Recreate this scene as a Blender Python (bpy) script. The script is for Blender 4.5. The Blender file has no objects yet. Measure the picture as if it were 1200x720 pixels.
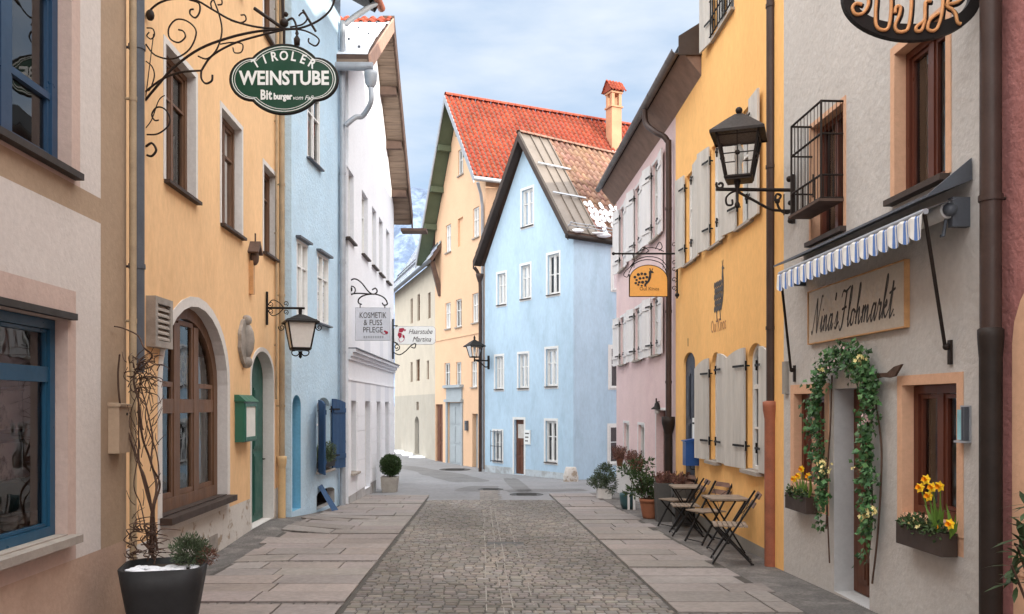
import bpy, bmesh, math, random
from mathutils import Vector, Matrix, noise as mn
R = math.radians
rnd = random.Random(7)
C = bpy.context.scene.collection
SC = bpy.context.scene

# ------------------------------------------------------------------ camera, sky, sun, exposure
FPX, CXP, HOR, EYE = 1000.0, 600.0, 475.0, 1.6      # focal length / principal point / horizon of the photograph
cam = bpy.data.objects.new('camera', bpy.data.cameras.new('camera'))
C.objects.link(cam)
cam.location = (0, 0, EYE)
cam.rotation_euler = (R(90), 0, 0)
cam.data.sensor_width = 36
cam.data.lens = 36 * FPX / 1200
cam.data.shift_y = (HOR - 360) / 1200
cam.data.clip_start = .05
cam.data.clip_end = 20000
SC.camera = cam

SUN_EL, SUN_AZ = 15, 120          # azimuth clockwise from +Y (the view direction): the sun stands behind us to the right
CLOUD_THIN, FILL_SKY = (3.75, 4.05, 4.45), (19, 18.8, 18.6)
w = bpy.data.worlds.new('World'); SC.world = w; w.use_nodes = True
wn, wl = w.node_tree.nodes, w.node_tree.links
wn.clear()
sky = wn.new('ShaderNodeTexSky'); sky.sky_type = 'NISHITA'; sky.sun_disc = False
sky.sun_elevation = R(SUN_EL); sky.sun_rotation = R(SUN_AZ)
sky.air_density = 1.0; sky.dust_density = 1.6; sky.ozone_density = 1.0
tc = wn.new('ShaderNodeTexCoord')
mp = wn.new('ShaderNodeMapping'); mp.inputs['Scale'].default_value = (1.5, 1.5, 5.0)
mp.inputs['Location'].default_value = (.35, .1, .2)
nz = wn.new('ShaderNodeTexNoise'); nz.inputs['Scale'].default_value = 2.2
nz.inputs['Detail'].default_value = 7; nz.inputs['Roughness'].default_value = .50
rp = wn.new('ShaderNodeValToRGB')
rp.color_ramp.elements[0].position = .40; rp.color_ramp.elements[0].color = (.0, .0, .0, 1)
rp.color_ramp.elements[1].position = .66; rp.color_ramp.elements[1].color = (.9, .9, .9, 1)
mx = wn.new('ShaderNodeMix'); mx.data_type = 'RGBA'
mx.inputs['B'].default_value = (*CLOUD_THIN, 1)     # thin veil of cloud over the blue
# unseen fill glow added to the sky overhead and behind us, open blue sky over the end of the street
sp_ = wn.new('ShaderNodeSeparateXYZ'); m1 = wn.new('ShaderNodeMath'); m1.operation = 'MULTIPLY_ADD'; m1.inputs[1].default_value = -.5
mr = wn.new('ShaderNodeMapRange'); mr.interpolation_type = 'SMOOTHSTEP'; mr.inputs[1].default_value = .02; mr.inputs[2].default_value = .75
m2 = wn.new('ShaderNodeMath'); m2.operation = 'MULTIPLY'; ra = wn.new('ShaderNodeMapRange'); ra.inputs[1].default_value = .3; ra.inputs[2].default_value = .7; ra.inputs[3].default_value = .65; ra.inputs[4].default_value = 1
mx2 = wn.new('ShaderNodeMix'); mx2.data_type = 'RGBA'; mx2.inputs['B'].default_value = (*FILL_SKY, 1)
bg = wn.new('ShaderNodeBackground'); bg.inputs['Strength'].default_value = .105
wo = wn.new('ShaderNodeOutputWorld')
wl.new(tc.outputs['Generated'], mp.inputs['Vector']); wl.new(mp.outputs[0], nz.inputs['Vector'])
wl.new(nz.outputs['Fac'], rp.inputs[0]); wl.new(rp.outputs[0], mx.inputs['Factor'])
mxa = wn.new('ShaderNodeMix'); mxa.data_type = 'RGBA'; mxa.inputs['Factor'].default_value = .78; mxa.inputs['B'].default_value = (2.05, 2.8, 3.9, 1)   # milky blue between the clouds
wl.new(sky.outputs[0], mxa.inputs['A']); wl.new(mxa.outputs['Result'], mx.inputs['A'])
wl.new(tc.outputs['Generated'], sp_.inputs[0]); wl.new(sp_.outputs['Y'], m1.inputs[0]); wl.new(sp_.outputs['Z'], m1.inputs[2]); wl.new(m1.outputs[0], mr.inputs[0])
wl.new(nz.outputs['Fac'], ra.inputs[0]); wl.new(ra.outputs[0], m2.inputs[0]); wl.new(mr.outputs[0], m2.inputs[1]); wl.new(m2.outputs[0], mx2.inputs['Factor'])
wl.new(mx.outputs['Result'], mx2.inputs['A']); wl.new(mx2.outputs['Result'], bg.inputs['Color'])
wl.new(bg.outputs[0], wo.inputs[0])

sun = bpy.data.objects.new('sun', bpy.data.lights.new('sun', 'SUN')); C.objects.link(sun)
sun.data.energy = 2.4; sun.data.angle = R(.5); sun.data.color = (1, .93, .82)
SUNV = Vector((math.sin(R(SUN_AZ)) * math.cos(R(SUN_EL)), math.cos(R(SUN_AZ)) * math.cos(R(SUN_EL)), math.sin(R(SUN_EL))))
sun.rotation_euler = SUNV.to_track_quat('Z', 'Y').to_euler()
sun.location = SUNV * 60
SC.view_settings.view_transform = 'Standard'
SC.view_settings.look = 'None'
SC.view_settings.exposure = 1.22
SC.view_settings.gamma = 1
SC.cycles.max_bounces = 8
SC.cycles.transparent_max_bounces = 16

# ------------------------------------------------------------------ helpers
def V(*a): return Vector(a)
def PX(px, py, Y):                 # the point at depth Y that the photograph shows at (px, py)
    return V((px - CXP) / FPX * Y, Y, EYE + (HOR - py) / FPX * Y)
def gz(x, y):                      # ground height: the street falls gently away from us, then levels out
    z = -.03 * y if y < 27 else (-.81 - .03 * (y - 27) * .5 if y < 31 else -.87 - .003 * (min(y, 60) - 31))
    if x < -3.2:
        k = min(1, (-3.2 - x) / .5)
        b = 0
        for yy, h, wd in ((10.6, -.05, 1.6), (14.0, .11, 1.9)):
            b += h * math.exp(-((y - yy) / wd) ** 2)
        z += b * k
    return z

class Plane:                       # a facade: s metres along it, z up, o metres out of the wall
    def __init__(self, p0, p1):
        self.p = V(p0[0], p0[1], 0); d = V(p1[0] - p0[0], p1[1] - p0[1], 0)
        self.len = d.length; self.d = d.normalized()
        n = V(self.d.y, -self.d.x, 0)
        if n.dot(V(0, 0, 0) - self.p) < 0: n = -n
        self.n = n
    def W(self, s, z, o=0): return self.p + self.d * s + self.n * o + V(0, 0, z)
    def at(self, px, py, o=0):
        r = V((px - CXP) / FPX, 1, (HOR - py) / FPX)
        q = self.p + self.n * o
        t = q.dot(self.n) / r.dot(self.n)
        h = r * t
        return (h - q).dot(self.d), EYE + h.z
    def s(self, px, o=0): return self.at(px, HOR, o)[0]
    def rect(self, x0, x1, yt, yb, xr=None):     # heights are read at image column xr
        xr = x0 if xr is None else xr
        a, b = sorted((self.s(x0), self.s(x1)))
        return a, b, self.at(xr, yb)[1], self.at(xr, yt)[1]

def offs(o):
    v = V(0, 0, 0)
    while o is not None: v += o.location; o = o.parent
    return v

class MB:
    def __init__(self): self.v = []; self.f = []; self.m = []; self.c = []; self.sm = []
    def face(self, pts, m=0, c=None, sm=False):
        i = len(self.v); self.v += [V(*p) for p in pts]
        self.f.append(tuple(range(i, i + len(pts)))); self.m.append(m); self.c.append(c); self.sm.append(sm)
    def raw(self, vs, fs, m=0, c=None, sm=False):
        i = len(self.v); self.v += [V(*p) for p in vs]
        for f in fs: self.f.append(tuple(k + i for k in f)); self.m.append(m); self.c.append(c); self.sm.append(sm)
    def box(self, o, a, b, c, m=0, col=None):
        o = V(*o)
        p = [o, o + a, o + a + b, o + b, o + c, o + a + c, o + a + b + c, o + b + c]
        self.raw(p, [(3, 2, 1, 0), (4, 5, 6, 7), (0, 1, 5, 4), (1, 2, 6, 5), (2, 3, 7, 6), (3, 0, 4, 7)], m, col)
    def abox(self, x0, x1, y0, y1, z0, z1, m=0, col=None):
        self.box((x0, y0, z0), V(x1 - x0, 0, 0), V(0, y1 - y0, 0), V(0, 0, z1 - z0), m, col)
    def pbox(self, P, s0, s1, z0, z1, o0, o1, m=0, col=None):
        self.box(P.W(s0, z0, o0), P.d * (s1 - s0), P.n * (o1 - o0), V(0, 0, z1 - z0), m, col)
    def beam(self, p, q, wd, ht, up=(0, 0, 1), m=0):
        p, q = V(*p), V(*q); d = (q - p); u = V(*up); a = d.cross(u).normalized() * wd; b = a.cross(d).normalized() * ht
        self.box(p - a / 2 - b / 2, a, d, b, m)
    def tube(self, path, r, n=6, m=0, closed=False, cap=True):
        path = [V(*p) for p in path]; k = len(path)
        if k < 2: return
        rs = r if isinstance(r, (list, tuple)) else [r] * k
        vs = []; prev = None
        for i in range(k):
            a = path[i - 1] if i > 0 or closed else path[0]
            b = path[(i + 1) % k] if i < k - 1 or closed else path[-1]
            t = (b - a)
            t = t.normalized() if t.length > 1e-9 else V(0, 0, 1)
            if prev is None:
                h = V(0, 0, 1) if abs(t.z) < .9 else V(1, 0, 0)
                u = t.cross(h).normalized()
            else:
                u = prev - t * prev.dot(t)
                u = u.normalized() if u.length > 1e-6 else t.orthogonal().normalized()
            prev = u; wv = t.cross(u)
            for j in range(n):
                an = 2 * math.pi * j / n
                vs.append(path[i] + (u * math.cos(an) + wv * math.sin(an)) * rs[i])
        fs = []
        for i in range(k if closed else k - 1):
            i2 = (i + 1) % k
            for j in range(n):
                j2 = (j + 1) % n
                fs.append((i * n + j, i * n + j2, i2 * n + j2, i2 * n + j))
        self.raw(vs, fs, m, None, True)
        if cap and not closed:
            self.face([vs[j] for j in range(n)][::-1], m); self.face([vs[(k - 1) * n + j] for j in range(n)], m)
    def lathe(self, c, prof, n=16, m=0, sm=True):
        c = V(*c); vs = []; fs = []
        for r, z in prof:
            for j in range(n):
                a = 2 * math.pi * j / n; vs.append(c + V(r * math.cos(a), r * math.sin(a), z))
        for i in range(len(prof) - 1):
            for j in range(n):
                j2 = (j + 1) % n; fs.append((i * n + j, i * n + j2, (i + 1) * n + j2, (i + 1) * n + j))
        self.raw(vs, fs, m, None, sm)
    def ball(self, c, r, m=0, n=10):
        r = r if isinstance(r, (tuple, list)) else (r, r, r)
        c = V(*c); k = n // 2 + 1; vs = []; fs = []
        for i in range(k + 1):
            p = math.pi * i / k
            for j in range(n):
                a = 2 * math.pi * j / n
                vs.append(c + V(r[0] * math.sin(p) * math.cos(a), r[1] * math.sin(p) * math.sin(a), r[2] * math.cos(p)))
        for i in range(k):
            for j in range(n):
                j2 = (j + 1) % n; fs.append((i * n + j, i * n + j2, (i + 1) * n + j2, (i + 1) * n + j))
        self.raw(vs, fs, m, None, True)
    def prism(self, pts, vec, m=0, mside=None):
        pts = [V(*p) for p in pts]; vec = V(*vec); k = len(pts)
        self.face(pts, m); self.face([p + vec for p in pts][::-1], m)
        for i in range(k):
            j = (i + 1) % k
            self.face([pts[i], pts[j], pts[j] + vec, pts[i] + vec], m if mside is None else mside)
    def ring(self, A, B, P, o0, o1, m=0):        # frame between two outlines of equal length
        k = len(A)
        for i in range(k):
            j = (i + 1) % k
            a, a2, b, b2 = A[i], A[j], B[i], B[j]
            self.face([P.W(*a, o1), P.W(*a2, o1), P.W(*b2, o1), P.W(*b, o1)], m)
            self.face([P.W(*b, o1), P.W(*b2, o1), P.W(*b2, o0), P.W(*b, o0)], m)
            self.face([P.W(*a, o1), P.W(*a, o0), P.W(*a2, o0), P.W(*a2, o1)], m)
    def leaf(self, p, d, up, ln, wd, m=0, c=None):
        d = d.normalized(); s = d.cross(up)
        s = s.normalized() if s.length > 1e-4 else d.orthogonal().normalized()
        u = s.cross(d) * (ln * .12)
        a, b = p + d * ln * .45 + s * wd / 2 - u, p + d * ln * .45 - s * wd / 2 - u
        self.raw([p, a, p + d * ln, b], [(0, 1, 2), (0, 2, 3)], m, c)
    def build(self, name, mats, parent=None, recalc=True):
        me = bpy.data.meshes.new(name); o = offs(parent)
        me.from_pydata([tuple(v - o) for v in self.v], [], self.f)
        mats = mats if isinstance(mats, (list, tuple)) else [mats]
        for x in mats: me.materials.append(MT[x] if isinstance(x, str) else x)
        for p, mi, s in zip(me.polygons, self.m, self.sm): p.material_index = mi; p.use_smooth = s
        if any(c is not None for c in self.c):
            at = me.color_attributes.new('Col', 'FLOAT_COLOR', 'CORNER')
            buf = []
            for p, c in zip(me.polygons, self.c):
                c = c or (1, 1, 1)
                for _ in p.vertices: buf += [c[0], c[1], c[2], 1]
            at.data.foreach_set('color', buf)
        if recalc:
            b = bmesh.new(); b.from_mesh(me); bmesh.ops.recalc_face_normals(b, faces=b.faces); b.to_mesh(me); b.free()
        me.update()
        ob = bpy.data.objects.new(name, me); C.objects.link(ob)
        if parent is not None: ob.parent = parent
        return ob

def tag(o, label=None, cat=None, group=None, kind=None):
    if label: o['label'] = label
    if cat: o['category'] = cat
    if group: o['group'] = group
    if kind: o['kind'] = kind
    return o
def thing(name, label, cat, loc=(0, 0, 0), group=None):
    o = bpy.data.objects.new(name, None); C.objects.link(o); o.location = loc; o.empty_display_size = .2
    return tag(o, label, cat, group)
def copy_tree(o, parent=None):
    c = o.copy(); C.objects.link(c)
    if parent is not None: c.parent = parent
    for ch in list(o.children): copy_tree(ch, c)
    return c

def catmull(pts, k=6, closed=False):
    pts = [V(*p) for p in pts]; n = len(pts); out = []
    for i in range(n if closed else n - 1):
        if closed: p0, p1, p2, p3 = pts[i - 1], pts[i], pts[(i + 1) % n], pts[(i + 2) % n]
        else: p0, p1, p2, p3 = pts[max(i - 1, 0)], pts[i], pts[i + 1], pts[min(i + 2, n - 1)]
        for j in range(k):
            t = j / k
            out.append(.5 * (2 * p1 + (p2 - p0) * t + (2 * p0 - 5 * p1 + 4 * p2 - p3) * t * t + (3 * p1 - p0 - 3 * p2 + p3) * t ** 3))
    if not closed: out.append(pts[-1])
    return out
def spiral2(cx, cy, r0, r1, a0, turns, n=22):   # 2-D points of a scroll
    return [(cx + (r0 + (r1 - r0) * i / n) * math.cos(R(a0 + 360 * turns * i / n)),
             cy + (r0 + (r1 - r0) * i / n) * math.sin(R(a0 + 360 * turns * i / n))) for i in range(n + 1)]

def text_geo(s, size, shear=0, extr=.002, bold=0, spacing=1, align='CENTER'):
    cu = bpy.data.curves.new('t', 'FONT'); cu.body = s; cu.size = size; cu.shear = shear; cu.extrude = extr
    cu.offset = bold; cu.space_character = spacing; cu.align_x = align; cu.resolution_u = 3
    ob = bpy.data.objects.new('t', cu); C.objects.link(ob)
    dg = bpy.context.evaluated_depsgraph_get()
    me = bpy.data.meshes.new_from_object(ob.evaluated_get(dg))
    vs = [v.co.copy() for v in me.vertices]; fs = [tuple(p.vertices) for p in me.polygons]
    bpy.data.objects.remove(ob); bpy.data.curves.remove(cu); bpy.data.meshes.remove(me)
    return vs, fs
def add_text(mb, s, size, org, xd, zd, nd, m=0, sx=1, sz=1, **kw):
    vs, fs = text_geo(s, size, **kw)
    mb.raw([org + xd * (v.x * sx) + zd * (v.y * sz) + nd * v.z for v in vs], fs, m)

# ------------------------------------------------------------------ materials
MT = {}
def mat(name, col, rough=.85, var=.10, scale=1.3, bump=0, bscale=30, metal=0, attr=False, stain=None, spec=.35, fine=.05, stretch=(1, 1, 1), sss=0):
    m = bpy.data.materials.new(name); m.use_nodes = True; MT[name] = m
    n, l = m.node_tree.nodes, m.node_tree.links
    b = n['Principled BSDF']
    b.inputs['Roughness'].default_value = rough; b.inputs['Metallic'].default_value = metal
    b.inputs['Specular IOR Level'].default_value = spec
    t = n.new('ShaderNodeTexCoord'); mpn = n.new('ShaderNodeMapping'); mpn.inputs['Scale'].default_value = stretch
    l.new(t.outputs['Object'], mpn.inputs[0]); co = mpn.outputs[0]
    def noise(sc, det=4, ro=.6):
        x = n.new('ShaderNodeTexNoise'); x.inputs['Scale'].default_value = sc; x.inputs['Detail'].default_value = det
        x.inputs['Roughness'].default_value = ro; l.new(co, x.inputs['Vector']); return x.outputs['Fac']
    def rng(src, a, c, lo, hi):
        x = n.new('ShaderNodeMapRange'); x.inputs[1].default_value = a; x.inputs[2].default_value = c
        x.inputs[3].default_value = lo; x.inputs[4].default_value = hi; l.new(src, x.inputs[0]); return x.outputs[0]
    def mul(a, f):
        x = n.new('ShaderNodeMix'); x.data_type = 'RGBA'; x.blend_type = 'MULTIPLY'; x.inputs['Factor'].default_value = 1
        l.new(a, x.inputs['A']); l.new(f, x.inputs['B']); return x.outputs['Result']
    rgb = n.new('ShaderNodeRGB'); rgb.outputs[0].default_value = (*col, 1); cur = rgb.outputs[0]
    if attr:
        a = n.new('ShaderNodeAttribute'); a.attribute_name = 'Col'; cur = mul(cur, a.outputs['Color'])
    if stain:
        sc2, lo, hi, scol, amt = stain
        x = n.new('ShaderNodeMix'); x.data_type = 'RGBA'; x.inputs['B'].default_value = (*scol, 1)
        l.new(rng(noise(sc2, 8, .65), lo, hi, 0, amt), x.inputs['Factor']); l.new(cur, x.inputs['A']); cur = x.outputs['Result']
    if var: cur = mul(cur, rng(noise(scale, 6), .3, .7, 1 - var, 1 + var))
    if fine: cur = mul(cur, rng(noise(scale * 16, 5), .3, .7, 1 - fine, 1 + fine))
    l.new(cur, b.inputs['Base Color'])
    if bump:
        bn = n.new('ShaderNodeBump'); bn.inputs['Strength'].default_value = bump; bn.inputs['Distance'].default_value = .02
        l.new(noise(bscale, 6, .6), bn.inputs['Height']); l.new(bn.outputs[0], b.inputs['Normal'])
    if rough < .7:
        l.new(rng(noise(scale * 5), .3, .7, max(.03, rough - .08), min(1, rough + .1)), b.inputs['Roughness'])
    return m
def glass(name, tint=.9, ior=1.5, rough=.01):
    m = bpy.data.materials.new(name); m.use_nodes = True; MT[name] = m
    n, l = m.node_tree.nodes, m.node_tree.links; n.clear()
    o = n.new('ShaderNodeOutputMaterial'); mixn = n.new('ShaderNodeMixShader')
    fr = n.new('ShaderNodeFresnel'); fr.inputs[0].default_value = ior
    tr = n.new('ShaderNodeBsdfTransparent'); tr.inputs[0].default_value = (tint, tint, tint, 1)
    gl = n.new('ShaderNodeBsdfGlossy'); gl.inputs['Roughness'].default_value = rough
    t = n.new('ShaderNodeTexCoord'); nn = n.new('ShaderNodeTexNoise'); nn.inputs['Scale'].default_value = 2.2
    bp = n.new('ShaderNodeBump'); bp.inputs['Strength'].default_value = .06; bp.inputs['Distance'].default_value = .05
    l.new(t.outputs['Object'], nn.inputs[0]); l.new(nn.outputs['Fac'], bp.inputs['Height']); l.new(bp.outputs[0], gl.inputs['Normal'])
    l.new(fr.outputs[0], mixn.inputs[0]); l.new(tr.outputs[0], mixn.inputs[1]); l.new(gl.outputs[0], mixn.inputs[2]); l.new(mixn.outputs[0], o.inputs[0])
glass('glass', .86, 1.95)
glass('lampglass', .97, 1.45)
ST = dict(rough=.92, bump=.22, bscale=26, spec=.15)
def stucco(name, col, **k): d = dict(ST); d.update(k); return mat(name, col, **d)
stucco('l1_pink', (.56, .43, .37), var=.06, stain=(1.2, .5, .75, (.36, .25, .22), .5))
stucco('l1_white', (.64, .585, .54), var=.05)
stucco('l1_beige', (.40, .295, .205), var=.08)
stucco('l1_base', (.47, .33, .25), var=.08, stain=(1.5, .5, .8, (.27, .18, .13), .5))
stucco('l2_yellow', (.81, .53, .29), var=.08, scale=1.1, stretch=(1, 1, .45), stain=(1.7, .53, .75, (.66, .40, .20), .55))
stucco('l2_white', (.66, .63, .60), var=.05)
stucco('l2_plinth', (.60, .57, .53), var=.08, stain=(4.5, .55, .60, (.34, .27, .20), .9))
stucco('l3_blue', (.50, .665, .79), var=.07, bump=.9, bscale=14, stain=(2.5, .5, .8, (.56, .68, .76), .6))
stucco('l3_teal', (.17, .40, .55), var=.12)
stucco('white_wall', (.80, .80, .82), var=.03)
stucco('white_cool', (.70, .71, .745), var=.03)
stucco('grey_base', (.42, .41, .40), var=.12, stain=(3, .5, .62, (.28, .26, .24), .8))
stucco('c_blue', (.46, .61, .735), var=.08, scale=.9, stretch=(1, 1, .4), stain=(2.2, .50, .68, (.36, .50, .60), .55))
stucco('peach', (.73, .485, .315), var=.04)
stucco('c_base', (.50, .55, .58), var=.12, stain=(3, .48, .6, (.34, .35, .35), .8))
stucco('peach_side', (.82, .58, .22), var=.04)
stucco('chimney', (.46, .25, .15), var=.15)
stucco('cream', (.56, .50, .405), var=.06)
stucco('cream_low', (.45, .415, .35), var=.06, stain=(1.5, .5, .7, (.42, .37, .30), .7))
stucco('pink', (.75, .575, .565), var=.05, stain=(1, .5, .8, (.60, .42, .44), .6))
stucco('r2_yellow', (.88, .51, .195), var=.07, scale=1.1, stretch=(1, 1, .45), stain=(1.6, .53, .75, (.78, .45, .17), .5))
stucco('r1_grey', (.52, .495, .465), var=.07, bump=.65, bscale=12, stain=(2.2, .5, .75, (.53, .51, .48), .7))
stucco('r1_peach', (.66, .40, .26), var=.06)
stucco('r1_jamb', (.50, .50, .50), var=.05)
stucco('r0_red', (.36, .155, .14), var=.12, bump=1.0, bscale=14)
stucco('plinth_grey', (.30, .28, .25), var=.12)
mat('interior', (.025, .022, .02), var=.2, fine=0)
mat('interior_brown', (.30, .20, .15), var=.2, fine=0)
mat('curtain', (.78, .76, .72), var=.05, scale=4)
mat('frame_white', (.74, .74, .72), rough=.5, var=.05)
mat('frame_brown', (.15, .078, .044), rough=.5, var=.25, scale=5, stretch=(1, 1, .2), bump=.1)
mat('frame_red', (.11, .032, .018), rough=.35, var=.2, scale=4, stretch=(1, 1, .2))
mat('frame_navy', (.022, .06, .12), rough=.35, var=.1)
mat('frame_azure', (.016, .08, .15), rough=.35, var=.15)
mat('sill_dark', (.03, .026, .023), rough=.5, var=.2)
mat('sill_stone', (.34, .30, .26), var=.15, scale=6, bump=.2)
mat('sill_brown', (.05, .034, .027), rough=.6, var=.2)
mat('door_green', (.02, .10, .075), rough=.5, var=.15)
mat('door_brown', (.12, .045, .024), rough=.55, var=.3, scale=5, stretch=(1, 1, .15), bump=.15)
mat('door_dark', (.03, .035, .05), rough=.5, var=.2)
mat('door_grey', (.36, .40, .42), rough=.65, var=.1)
mat('shutter_grey', (.53, .505, .465), rough=.8, var=.16, scale=5, stretch=(1, 1, .12), bump=.2)
mat('shutter_white', (.72, .70, .69), rough=.6, var=.07, scale=4, stretch=(1, 1, .2))
mat('shutter_blue', (.022, .065, .15), rough=.6, var=.2, scale=5, stretch=(1, 1, .2))
mat('shutter_deep', (.015, .05, .17), rough=.5, var=.2)
mat('iron', (.012, .010, .009), rough=.55, var=.25, spec=.22, scale=8)
mat('iron_brown', (.022, .015, .012), rough=.55, var=.25, spec=.22, scale=8)
mat('zinc', (.36, .38, .41), rough=.45, metal=.2, var=.12, scale=4)
mat('zinc_dark', (.09, .10, .118), rough=.45, metal=.1, var=.15, scale=4)
mat('pipe_brown', (.055, .034, .028), rough=.45, var=.2, scale=4, spec=.25)
mat('gutter_brown', (.13, .105, .09), rough=.45, var=.2, metal=.2, scale=3)
mat('pipe_rust', (.30, .10, .055), rough=.6, var=.2, scale=6, stain=(8, .5, .7, (.2, .08, .05), .6))
mat('pipe_beige', (.36, .27, .17), rough=.6, var=.2, scale=4)
mat('pipe_ochre', (.58, .40, .21), rough=.7, var=.15)
mat('wood_brown', (.10, .062, .047), rough=.75, var=.25, scale=5, bump=.2)
mat('wood_rust', (.42, .25, .18), rough=.7, var=.15, scale=4)
mat('wood_soffit', (.27, .20, .15), rough=.8, var=.3, scale=4, stretch=(.3, 3, 3))
mat('soffit_brown', (.23, .15, .115), rough=.8, var=.2, scale=4)
mat('asphalt_patch', (.165, .162, .16), rough=.9, var=.15, scale=2, bump=.5, bscale=70, fine=.2)
mat('wood_green', (.095, .12, .075), rough=.75, var=.15)
mat('wood_grey', (.30, .27, .24), rough=.8, var=.25, scale=6, bump=.2)
mat('wood_slat', (.24, .185, .14), rough=.75, var=.3, scale=9, stretch=(1, 1, 1))
mat('wood_slat_red', (.15, .08, .055), rough=.6, var=.25, scale=9)
mat('tile_red', (.33, .062, .03), rough=.8, var=.2, scale=.8, attr=True, fine=.12)
mat('tile_brown', (.27, .155, .11), rough=.8, var=.2, scale=.8, attr=True, fine=.12)
mat('tile_dark', (.10, .05, .045), rough=.8, var=.2, attr=True)
mat('slate_snow', (.55, .60, .66), rough=.85, var=.25, scale=2, attr=True)
mat('sheet_metal', (.185, .155, .13), rough=.55, metal=.1, var=.12, scale=1.5)
mat('snow', (.86, .88, .92), rough=.8, var=.05, bump=.3, bscale=20)
mat('sett', (.195, .176, .158), rough=.75, var=.2, scale=.7, attr=True, bump=.2, bscale=60, fine=.1, spec=.3)
mat('joint_light', (.27, .25, .225), var=.2, scale=8)
mat('mortar', (.075, .068, .06), var=.2, scale=6, bump=.4, bscale=60)
mat('slab', (.245, .218, .203), rough=.82, var=.12, scale=1.1, attr=True, bump=.15, bscale=40, fine=.14, stain=(3.2, .52, .68, (.20, .18, .17), .55))
mat('asphalt', (.225,.225,.23), rough=.9, var=.14, scale=.5, bump=.4, bscale=90, fine=.12, stain=(.8, .5, .7, (.22, .215, .215), .7))
mat('asphalt_dark', (.13, .12, .113), rough=.9, var=.25, scale=2.5, bump=.7, bscale=40, fine=.25, stain=(3, .5, .62, (.22, .20, .185), .7))
mat('castiron', (.07, .068, .065), rough=.6, var=.2, metal=.3)
mat('sign_green', (.008, .055, .03), rough=.35, var=.1)
mat('sign_white', (.80, .82, .80), rough=.5, var=.03)
mat('sign_lilac', (.60, .62, .68), rough=.4, var=.04)
mat('sign_board', (.50, .44, .36), rough=.6, var=.08, scale=2)
mat('sign_wood', (.55, .30, .13), rough=.6, var=.2, scale=6)
mat('sign_orange', (.80, .40, .10), rough=.5, var=.04)
mat('ink', (.03, .03, .032), rough=.7, var=0, fine=0)
mat('ink_grey', (.075, .07, .066), rough=.7, var=0, fine=0)
mat('ink_brown', (.50, .26, .11), rough=.8, var=0, fine=0)
mat('ink_red', (.35, .02, .05), rough=.6, var=0, fine=0)
mat('ink_bronze', (.16, .075, .02), rough=.6, var=0, fine=0)
mat('gold_line', (.62, .30, .12), rough=.5, var=.15, scale=8)
mat('awn_white', (.74, .73, .70), rough=.85, var=.05)
mat('awn_blue', (.12, .22, .50), rough=.85, var=.08)
mat('frosted', (.70, .69, .67), rough=.35, var=.03, spec=.5)
mat('mailbox_green', (.03, .13, .085), rough=.4, var=.1)
mat('mailbox_blue', (.015, .07, .25), rough=.4, var=.1)
mat('paper', (.72, .72, .68), rough=.7, var=.06, scale=9)
mat('paper_teal', (.25, .50, .55), rough=.5, var=.15, scale=9)
mat('art', (.62, .58, .52), rough=.7, var=.15, scale=6, stain=(5, .5, .6, (.07, .055, .05), .95))
mat('ceramic', (.55, .52, .48), rough=.25, var=.05)
mat('tub', (.022, .022, .023), rough=.6, var=.15, scale=3)
mat('planter_grey', (.09, .085, .08), rough=.75, var=.15)
mat('terracotta', (.30, .115, .06), rough=.8, var=.2, scale=5)
mat('pot_teal', (.035, .085, .09), rough=.4, var=.15)
mat('concrete', (.36, .33, .29), rough=.9, var=.15, scale=6, bump=.5)
mat('soil', (.05, .035, .025), var=.3, scale=12)
mat('bark', (.085, .048, .033), var=.3, scale=10, bump=.3)
mat('leaf', (.045, .08, .026), rough=.55, var=.3, scale=4, attr=True)
mat('leaf_ivy', (.065, .145, .05), rough=.5, var=.3, scale=5, attr=True)
mat('leaf_grey', (.08, .11, .062), rough=.65, var=.3, scale=5, attr=True)
mat('heather', (.17, .08, .06), rough=.8, var=.3, scale=8, attr=True)
mat('petal_yellow', (.88, .58, .02), rough=.6, var=.1)
mat('petal_orange', (.85, .33, .01), rough=.6, var=.1)
mat('petal_cream', (.85, .74, .34), rough=.6, var=.1)
mat('petal_pink', (.72, .52, .52), rough=.6, var=.15)
mat('stem_green', (.12, .22, .03), rough=.5, var=.2)
mat('rock_snow_haze', (.18, .235, .335), rough=.95, var=.12, scale=.004, fine=.25, stain=(.012, .46, .56, (.06, .09, .15), .75))  # blue of the distant haze is put into the snow and rock colours
mat('lightbulb', (.8, .8, .75), rough=.3, var=0)

# ------------------------------------------------------------------ houses
def outline(s0, s1, z0, z1, arch=0, n=14):
    if not arch: return [(s0, z0), (s1, z0), (s1, z1), (s0, z1)]
    m, h, sp = (s0 + s1) / 2, (s1 - s0) / 2, z1 - arch
    return [(s0, z0), (s1, z0)] + [(m + h * math.cos(math.pi * i / n), sp + arch * math.sin(math.pi * i / n)) for i in range(n + 1)]
def clip_poly(pts, planes):
    for a, b, c in planes:
        out = []
        for i in range(len(pts)):
            p, q = pts[i], pts[(i + 1) % len(pts)]
            fp, fq = a * p[0] + b * p[1] - c, a * q[0] + b * q[1] - c
            if fp <= 1e-9: out.append(p)
            if (fp < -1e-9 and fq > 1e-9) or (fp > 1e-9 and fq < -1e-9):
                t = fp / (fp - fq); out.append((p[0] + (q[0] - p[0]) * t, p[1] + (q[1] - p[1]) * t))
        pts = out
        if len(pts) < 3: return []
    return pts

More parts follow.
